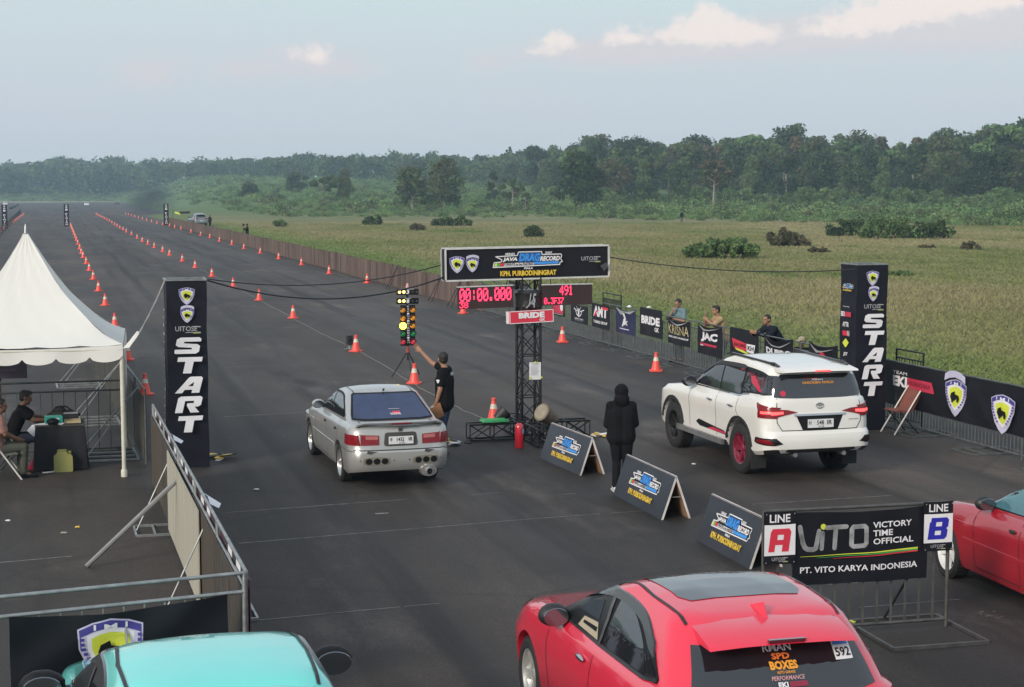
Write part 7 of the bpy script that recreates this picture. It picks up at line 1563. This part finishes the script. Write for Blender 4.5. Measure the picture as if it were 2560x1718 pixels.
DEF = dict(pel=(0, 0, .93), waist=(0, 0, 1.05), chest=(0, 0, 1.25), neck=(0, -.01, 1.44), head=(0, .02, 1.585),
           shL=(-.175, 0, 1.385), elL=(-.225, -.02, 1.11), wrL=(-.235, .05, .87), shR=(.175, 0, 1.385), elR=(.225, -.02, 1.11), wrR=(.235, .05, .87),
           hiL=(-.09, 0, .90), knL=(-.10, .02, .49), anL=(-.10, -.01, .085), hiR=(.09, 0, .90), knR=(.10, .02, .49), anR=(.10, -.01, .085), toL=(-.12, .15, .04), toR=(.12, .15, .04))
def person(label, loc, rz, J, height=1.68, skin=skin_a, top=None, sleeve=.55, legs=None, shoes=None, hair='short', look=(0, 1, 0), fat=1.0, handL=None, handR=None, curl=.7, hood=False, hem=.86, top_name='shirt', hat=None):
    t = thing('person', label, 'person', loc, rz); s = height / 1.70; t.scale = (s, s, s)
    P = {k: Vector(v) for k, v in DEF.items()}; P.update({k: Vector(v) for k, v in J.items()})
    lk = Vector(look).normalized(); hd = P['head']; side = lk.cross(Vector((0, 0, 1))).normalized(); hu = side.cross(lk)
    b = MB(); f_ = fat
    sh = (P['shR'] - P['shL']).normalized(); fr = Vector((0, 0, 1)).cross(sh).normalized() * 1.0
    # torso, limbs
    for x in (-.06, .06):
        o_ = sh * x * 1.2
        capsule(b, P['pel'] + o_, P['waist'] + o_ * .9, .105 * f_, .095 * f_); capsule(b, P['waist'] + o_ * .9, P['chest'] + o_ * 1.15, .095 * f_, .105 * f_)
    capsule(b, P['shL'], P['shR'], .065, .065); capsule(b, P['chest'], P['neck'], .11, .055); capsule(b, P['neck'], hd - hu * .05, .052, .052)
    for q in 'LR':
        capsule(b, P['sh' + q], P['el' + q], .056, .042); capsule(b, P['el' + q], P['wr' + q], .042, .028)
        capsule(b, P['hi' + q], P['kn' + q], .082, .056); capsule(b, P['kn' + q], P['an' + q], .055, .038); capsule(b, P['an' + q], P['to' + q], .036, .028)
        # hand: palm, four bent fingers of different length, thumb from the side of the palm
        fa = (P['wr' + q] - P['el' + q]).normalized(); hdir = Vector({'L': handL, 'R': handR}[q] or fa).normalized()
        inn = (P['chest'] - P['wr' + q]); inn -= hdir * inn.dot(hdir); inn = inn.normalized() if inn.length > .05 else sh; pn = inn; ac = hdir.cross(pn).normalized(); w0 = P['wr' + q]
        for x in (-.024, 0, .024): capsule(b, w0 + ac * x * .7, w0 + hdir * .075 + ac * x, .017, .015, 8)
        for i, (x, L_) in enumerate(((-.033, .062), (-.011, .075), (.011, .079), (.033, .070))):
            k0 = w0 + hdir * .082 + ac * x; k1 = k0 + (hdir * (1 - .35 * curl) + pn * .6 * curl).normalized() * L_ * .5; k2 = k1 + (hdir * (1 - 1.0 * curl) + pn * 1.0 * curl).normalized() * L_ * .5
            capsule(b, k0, k1, .0095, .009, 7); capsule(b, k1, k2, .009, .008, 7)
        th = w0 + hdir * .025 - ac * .032; t1 = th + (hdir * .7 - ac * .6 + pn * .35).normalized() * .04; capsule(b, th, t1, .013, .0105, 7); capsule(b, t1, t1 + (hdir * .9 + pn * .4).normalized() * .03, .0105, .009, 7)
    # head with brow, nose, lips, chin and ears
    def H(x, y, z): return hd + side * x + lk * y + hu * z
    Mh = Matrix(((side.x, lk.x, hu.x, 0), (side.y, lk.y, hu.y, 0), (side.z, lk.z, hu.z, 0), (0, 0, 0, 1)))
    b.blob(H(0, -.012, .03), (.076, .094, .088), 14, M=Mh); b.blob(H(0, .022, -.035), (.060, .070, .075), 12, M=Mh); b.blob(H(0, .062, -.085), (.028, .024, .024), 8, M=Mh)
    capsule(b, H(0, .084, .012), H(0, .103, -.022), .009, .014, 7); capsule(b, H(-.04, .076, .028), H(.04, .076, .028), .012, .012, 7); capsule(b, H(-.018, .085, -.055), H(.018, .085, -.055), .010, .010, 7)
    for k in (-1, 1): b.blob(H(k * .078, -.005, -.005), (.012, .022, .034), 8, M=Mh)
    body = fuse('body', b, skin, t, .0075, 3)
    e_ = MB()
    for k in (-1, 1):
        e1 = MB(); e1.blob(H(k * .030, .083, .006), (.014, .008, .007), 8, M=Mh); e1.build('eye', eyem, t)
    if hair and not hood:
        h = MB(); h.blob(H(0, -.022, .045), (.084, .098, .086), 14, M=Mh); h.blob(H(0, -.045, -.005), (.076, .065, .07), 12, M=Mh)
        if hair == 'full': h.blob(H(0, .04, .095), (.06, .05, .04), 10, M=Mh)
        ho = fuse('hair', h, hairm, t, .009, 2)
        # keep the face clear of hair
        me = ho.data; bm = bmesh.new(); bm.from_mesh(me); rm = [v for v in bm.verts if (v.co - hd).dot(lk) > .050 and (v.co - hd).dot(hu) < .075]; bmesh.ops.delete(bm, geom=rm, context='VERTS'); bm.to_mesh(me); bm.free()
    if hat:
        h = MB(); h.blob(H(0, -.012, .055), (.090, .104, .078), 14, M=Mh); fuse('cap', h, hat, t, .010, 2); h = MB(); h.prism([(-.07, .06), (-.06, .15), (0, .17), (.06, .15), (.07, .06)], .045, .058, 0, Matrix.Translation(hd) @ Mh); h.build('cap_peak', hat, t)
    if top:
        c = MB(); g_ = 1.13
        for x in (-.06, .06):
            o_ = sh * x * 1.25; low = P['pel'].lerp(P['waist'], -.5 + (hem - .80) * 0)
            capsule(c, P['pel'] + (P['pel'] - P['waist']).normalized() * (.93 - hem) * .6 + o_ * 1.1, P['waist'] + o_, .128 * f_, .120 * f_); capsule(c, P['waist'] + o_, P['chest'] + o_ * 1.2, .120 * f_, .122 * f_)
        capsule(c, P['shL'], P['shR'], .080, .080); capsule(c, P['chest'], P['neck'] - Vector((0, 0, .03)), .125, .075)
        for q in 'LR':
            a_, m_, w_ = P['sh' + q], P['el' + q], P['wr' + q]
            if sleeve >= 1: capsule(c, a_, m_, .075, .060); capsule(c, m_, m_.lerp(w_, min(1, sleeve - .0) * .95), .060, .044)
            else: capsule(c, a_, a_.lerp(m_, sleeve), .076, .072)
        if hood:
            c.blob(H(0, -.025, .035), (.118, .128, .128), 14, M=Mh); c.blob(H(0, -.07, -.09), (.13, .10, .12), 12, M=Mh); capsule(c, P['neck'] - sh * .05, P['neck'] + sh * .05, .085, .085)
        fuse(top_name, c, top, t, .011, 4)
    if legs:
        c = MB()
        for x in (-.05, .05): capsule(c, P['pel'] + sh * x + Vector((0, 0, -.03)), P['pel'].lerp(P['waist'], .35) + sh * x, .112 * f_, .104 * f_)
        for q in 'LR':
            capsule(c, P['hi' + q], P['kn' + q], .098 * f_, .075); capsule(c, P['kn' + q], P['an' + q].lerp(P['kn' + q], .06), .074, .062)
        fuse('trousers', c, legs, t, .012, 4)
    if shoes:
        for q in 'LR':
            c = MB(); a_, o_ = P['an' + q], P['to' + q]; h_ = (a_ - o_); h_.z = 0; h_ = h_.normalized(); z = min(a_.z - .045, o_.z)
            capsule(c, Vector((a_.x, a_.y, o_.z + .01)) + h_ * .04, o_ - h_ * .04, .042, .036); capsule(c, a_, Vector((a_.x, a_.y, o_.z + .02)), .042, .046); sh_ = fuse('shoe', c, shoes[0], t, .010, 2)
            sl = MB(); cc = o_.lerp(Vector((a_.x, a_.y, o_.z)), .45); sl.box((cc.x, cc.y, o_.z - .032), (.088, .28, .022), 0, rz=math.atan2(-h_.x, h_.y) + math.pi); sl.build('sole', shoes[1], sh_)
    return t, P
def face(d): return math.atan2(-d[0], d[1])        # rotation that turns local +y to the world direction d
blk = cloth('black cotton', (.009, .009, .0105)); jean = cloth('blue denim', (.05, .075, .12), var=.3); dkjean = cloth('dark denim', (.022, .03, .05)); sole_w = mat('white sole', (.6, .6, .58), .6)
# man pointing at the starting lights
g = G(1112, 1137); fd = Vector((-.93, .36, 0))
t, P = person('man in black polo shirt and jeans raising one arm towards the starting lights', g, face(fd), dict(head=(.0, .03, 1.60), shR=(.175, .02, 1.40), elR=(.17, .29, 1.50), wrR=(.16, .50, 1.70), shL=(-.18, -.02, 1.385), elL=(-.23, -.02, 1.11), wrL=(-.24, .05, .88), anL=(-.10, -.04, .085), anR=(.10, .10, .085), toR=(.12, .25, .04), knR=(.10, .08, .49)),
    1.73, skin_a, blk, .62, jean, (mat('maroon canvas shoe', (.10, .02, .03), .7, var=.5, scale=18), sole_w), look=(.72, .69, .05), fat=1.12, curl=.45, hem=.80)
bd = thing('clipboard', 'brown clipboard held in the pointing man\'s lowered hand', 'clipboard', g, face(fd)); M = Matrix.Translation((-.285, .07, .74)) @ Matrix.Rotation(R(-28), 4, 'X') @ Matrix.Rotation(R(18), 4, 'Y'); mb = MB(); mb.box((0, 0, 0), (.012, .34, .25), 0, M); mb.build('board', mat('brown card', (.26, .115, .04), .7, var=.1), bd); mb = MB(); mb.box((-.008, .0, .115), (.012, .10, .03), 0, M); mb.build('clip', steel, bd)
a = Art('sleeve_patch'); a.k = 1; a.poly(white, [(-.03, .02), (-.012, .032), (0, .022), (.012, .032), (.03, .02), (.016, -.012), (0, -.035), (-.016, -.012)]); a.disc(grey, 0, .0, .008); a.build(t, plane((-.290, -.01, 1.26), (0, -1, 0), (0, 0, 1)))
a = Art('back_print'); a.k = 1; a.text(white, 'CREW', -.07, 0, .05, .05, bold=.03); a.build(t, plane((-.02, -.15, 1.34), (1, 0, 0), (0, .12, 1)))
# hooded person between the boards
g = G(1552, 1226); person('person seen from behind in a black hooded top and black trousers between the lanes', g, face((-.05, 1, 0)), dict(wrL=(-.08, .20, .98), elL=(-.235, .0, 1.08), wrR=(.10, .20, 1.0), elR=(.235, .0, 1.09), anL=(-.10, -.14, .085), knL=(-.07, .02, .49), toL=(-.11, .01, .04), anR=(.05, .02, .085), toR=(.07, .17, .04)),
    1.56, skin_a, blk, 1.0, blk, (mat('pale trainers', (.5, .5, .5), .6), sole_w), hood=True, top_name='hooded_top', fat=1.28, curl=.8)
# men behind the barriers
def behind(px, dist=.48): tt = Fp(px, 800)[0]; return V * (SF + dist) + U * tt
def behind_px(px, dist=.45): # point on the line s = SF + dist seen at column px
    d = ray(px, 900); s = SF + dist; k = s / d.dot(V); q = d * k; return Vector((q.x, q.y, 0))
p = behind_px(1697, .42); person('man in a blue grey shirt holding his chin behind the gold lettered banner', p, face((-.75, -.65, 0)), dict(wrR=(.03, .22, 1.36), elR=(.23, .16, 1.16), wrL=(.02, .27, 1.18), elL=(-.24, .08, 1.12), head=(0, .05, 1.58)), 1.66, skin_a, cloth('blue grey cotton', (.13, .20, .22)), .7, dkjean, (black, black), look=(-.1, .92, -.30), handR=(-.3, .3, .9), fat=1.0)
tt = thing('camera', 'small black camera held by the man in the blue grey shirt', 'camera', p, face((-.75, -.65, 0))); mb = MB(); mb.box((.02, .36, 1.16), (.13, .07, .09)); mb.build('camera_body', darkplastic, tt); mb = MB(); mb.lathe([(.035, 0), (.03, .05)], 12, M=Matrix.Translation((.02, .395, 1.15)) @ Matrix.Rotation(-math.pi / 2, 4, 'X')); mb.build('lens', glass, tt)
p = behind_px(1802, .36); person('man in a tan shirt leaning on the barrier with one hand near his mouth', p, face((-.95, -.20, 0)), dict(head=(0, .14, 1.58), neck=(0, .08, 1.43), chest=(0, .05, 1.25), shL=(-.18, .08, 1.37), shR=(.18, .08, 1.37), elL=(-.26, .30, 1.24), wrL=(-.12, .42, 1.36), elR=(.20, .34, 1.20), wrR=(.05, .40, 1.42), pel=(0, -.08, .93), hiL=(-.09, -.08, .9), hiR=(.09, -.08, .9)), 1.68, skin_a, cloth('tan cotton', (.36, .25, .14)), .75, dkjean, (black, black), hair='full', look=(-.1, 1, -.08), handR=(-.2, .2, .9), fat=1.1)
p = behind_px(1938, .50); person('man in a dark navy long sleeved sweater leaning forward on the barrier', p, face((-.88, -.48, 0)), dict(pel=(0, -.14, .93), hiL=(-.09, -.14, .9), hiR=(.09, -.14, .9), waist=(0, -.06, 1.05), chest=(0, .08, 1.22), neck=(0, .19, 1.39), head=(0, .26, 1.53), shL=(-.18, .16, 1.33), shR=(.18, .16, 1.33), elL=(-.22, .38, 1.18), wrL=(-.10, .60, 1.25), elR=(.20, .40, 1.18), wrR=(.07, .62, 1.25)), 1.72, skin_a, cloth('dark navy knit', (.014, .018, .030)), 1.0, dkjean, (black, black), look=(-.25, 1, .0), top_name='sweater')
SIT = dict(pel=(0, 0, .50), waist=(0, .0, .62), chest=(0, .04, .84), neck=(0, .06, 1.02), head=(0, .10, 1.17), shL=(-.175, .05, .97), shR=(.175, .05, .97), hiL=(-.09, .02, .48), hiR=(.09, .02, .48), knL=(-.12, .42, .50), knR=(.12, .42, .50), anL=(-.12, .40, .085), anR=(.12, .40, .085), toL=(-.13, .55, .04), toR=(.13, .55, .04), elL=(-.24, .12, .74), wrL=(-.12, .34, .62), elR=(.24, .12, .74), wrR=(.12, .34, .62))
p = behind_px(2008, .75); person('seated person in a beige cap half hidden behind the white vehicle roof', p, face((-.6, -.8, 0)), SIT, 1.62, skin_b, blk, .6, dkjean, (black, black), hat=cloth('beige cotton', (.34, .30, .21)), look=(.2, 1, -.1))
st = thing('stool', 'low stool under the person in the beige cap', 'stool', p, 0); mb = MB(); mb.box((0, 0, .37), (.34, .34, .03)); mb.build('seat', darkplastic, st)
for x in (-.14, .14):
    for y in (-.14, .14): mb = MB(); mb.tube((x, y, 0), (x, y, .36), .014, 6); mb.build('leg', darksteel, st)
# under the tent
c_ = G(38, 1168); person('person in a black shirt sitting at the table with both arms stretched over it', c_ - V * .02, face(V), dict(SIT, wrL=(-.12, .62, .78), elL=(-.20, .36, .80), wrR=(.14, .60, .78), elR=(.20, .34, .80), chest=(0, .10, .84), neck=(0, .16, 1.01), head=(0, .22, 1.15), shL=(-.175, .14, .96), shR=(.175, .14, .96)), 1.66, skin_b, blk, .6, dkjean, (mat('red sandal', (.3, .02, .05), .7), black), hair='full', look=(.1, 1, -.25), curl=.5)
c_ = G(8, 1196); person('person in a pale pink and tan top sitting at the very left edge', c_ - V * .10 + U * -.05, face(V + U * .2), SIT, 1.66, skin_b, cloth('pinkish tan cotton', (.30, .17, .14), var=.4), .7, cloth('grey green trousers', (.075, .08, .065)), (black, black), look=(.3, 1, -.1))
p = tc_ + uy * 3.3 - ux * 2.36; person('person standing behind the purple banner, only dark trousers showing', p, face(U * -1 + V * .3), {}, 1.70, skin_b, cloth('dark grey cotton', (.03, .03, .034)), .6, cloth('slate trousers', (.04, .048, .065)), (black, black))
# distant figures
p = from_l(SF + 1.2, to_l(G(673, 607))[1]); person('distant photographer in black standing behind the brown wall', p, face((-.9, -.3, 0)), dict(wrL=(-.05, .32, 1.30), elL=(-.22, .15, 1.15), wrR=(.08, .30, 1.28), elR=(.22, .14, 1.14)), 1.72, skin_b, blk, 1.0, blk, (black, black), hat=black)
tp_ = thing('camera_tripod', 'thin camera tripod beside the distant photographer', 'tripod', from_l(SF + 1.3, to_l(G(661, 604))[1]), 0)
for k in range(3): a_ = k * 2.1; mb = MB(); mb.tube((.4 * math.cos(a_), .4 * math.sin(a_), 0), (0, 0, 1.35), .02, 5); mb.build('leg', darksteel, tp_)
mb = MB(); mb.box((0, 0, 1.55), (.16, .24, .22)); mb.build('camera_body', black, tp_)
g = on_ground(527, 572); person('tiny dark figure beside the parked off road car beyond the wall', g, face((-.5, -.8, 0)), {}, 1.7, skin_b, blk, 1.0, blk, (black, black))
g = on_ground(1703, 556); person('tiny dark figure with a wide hat standing far out in the meadow scrub', g, face((-.2, -1, 0)), {}, 1.75, skin_b, blk, 1.0, cloth('olive trousers', (.06, .065, .03)), (black, black), hat=black)
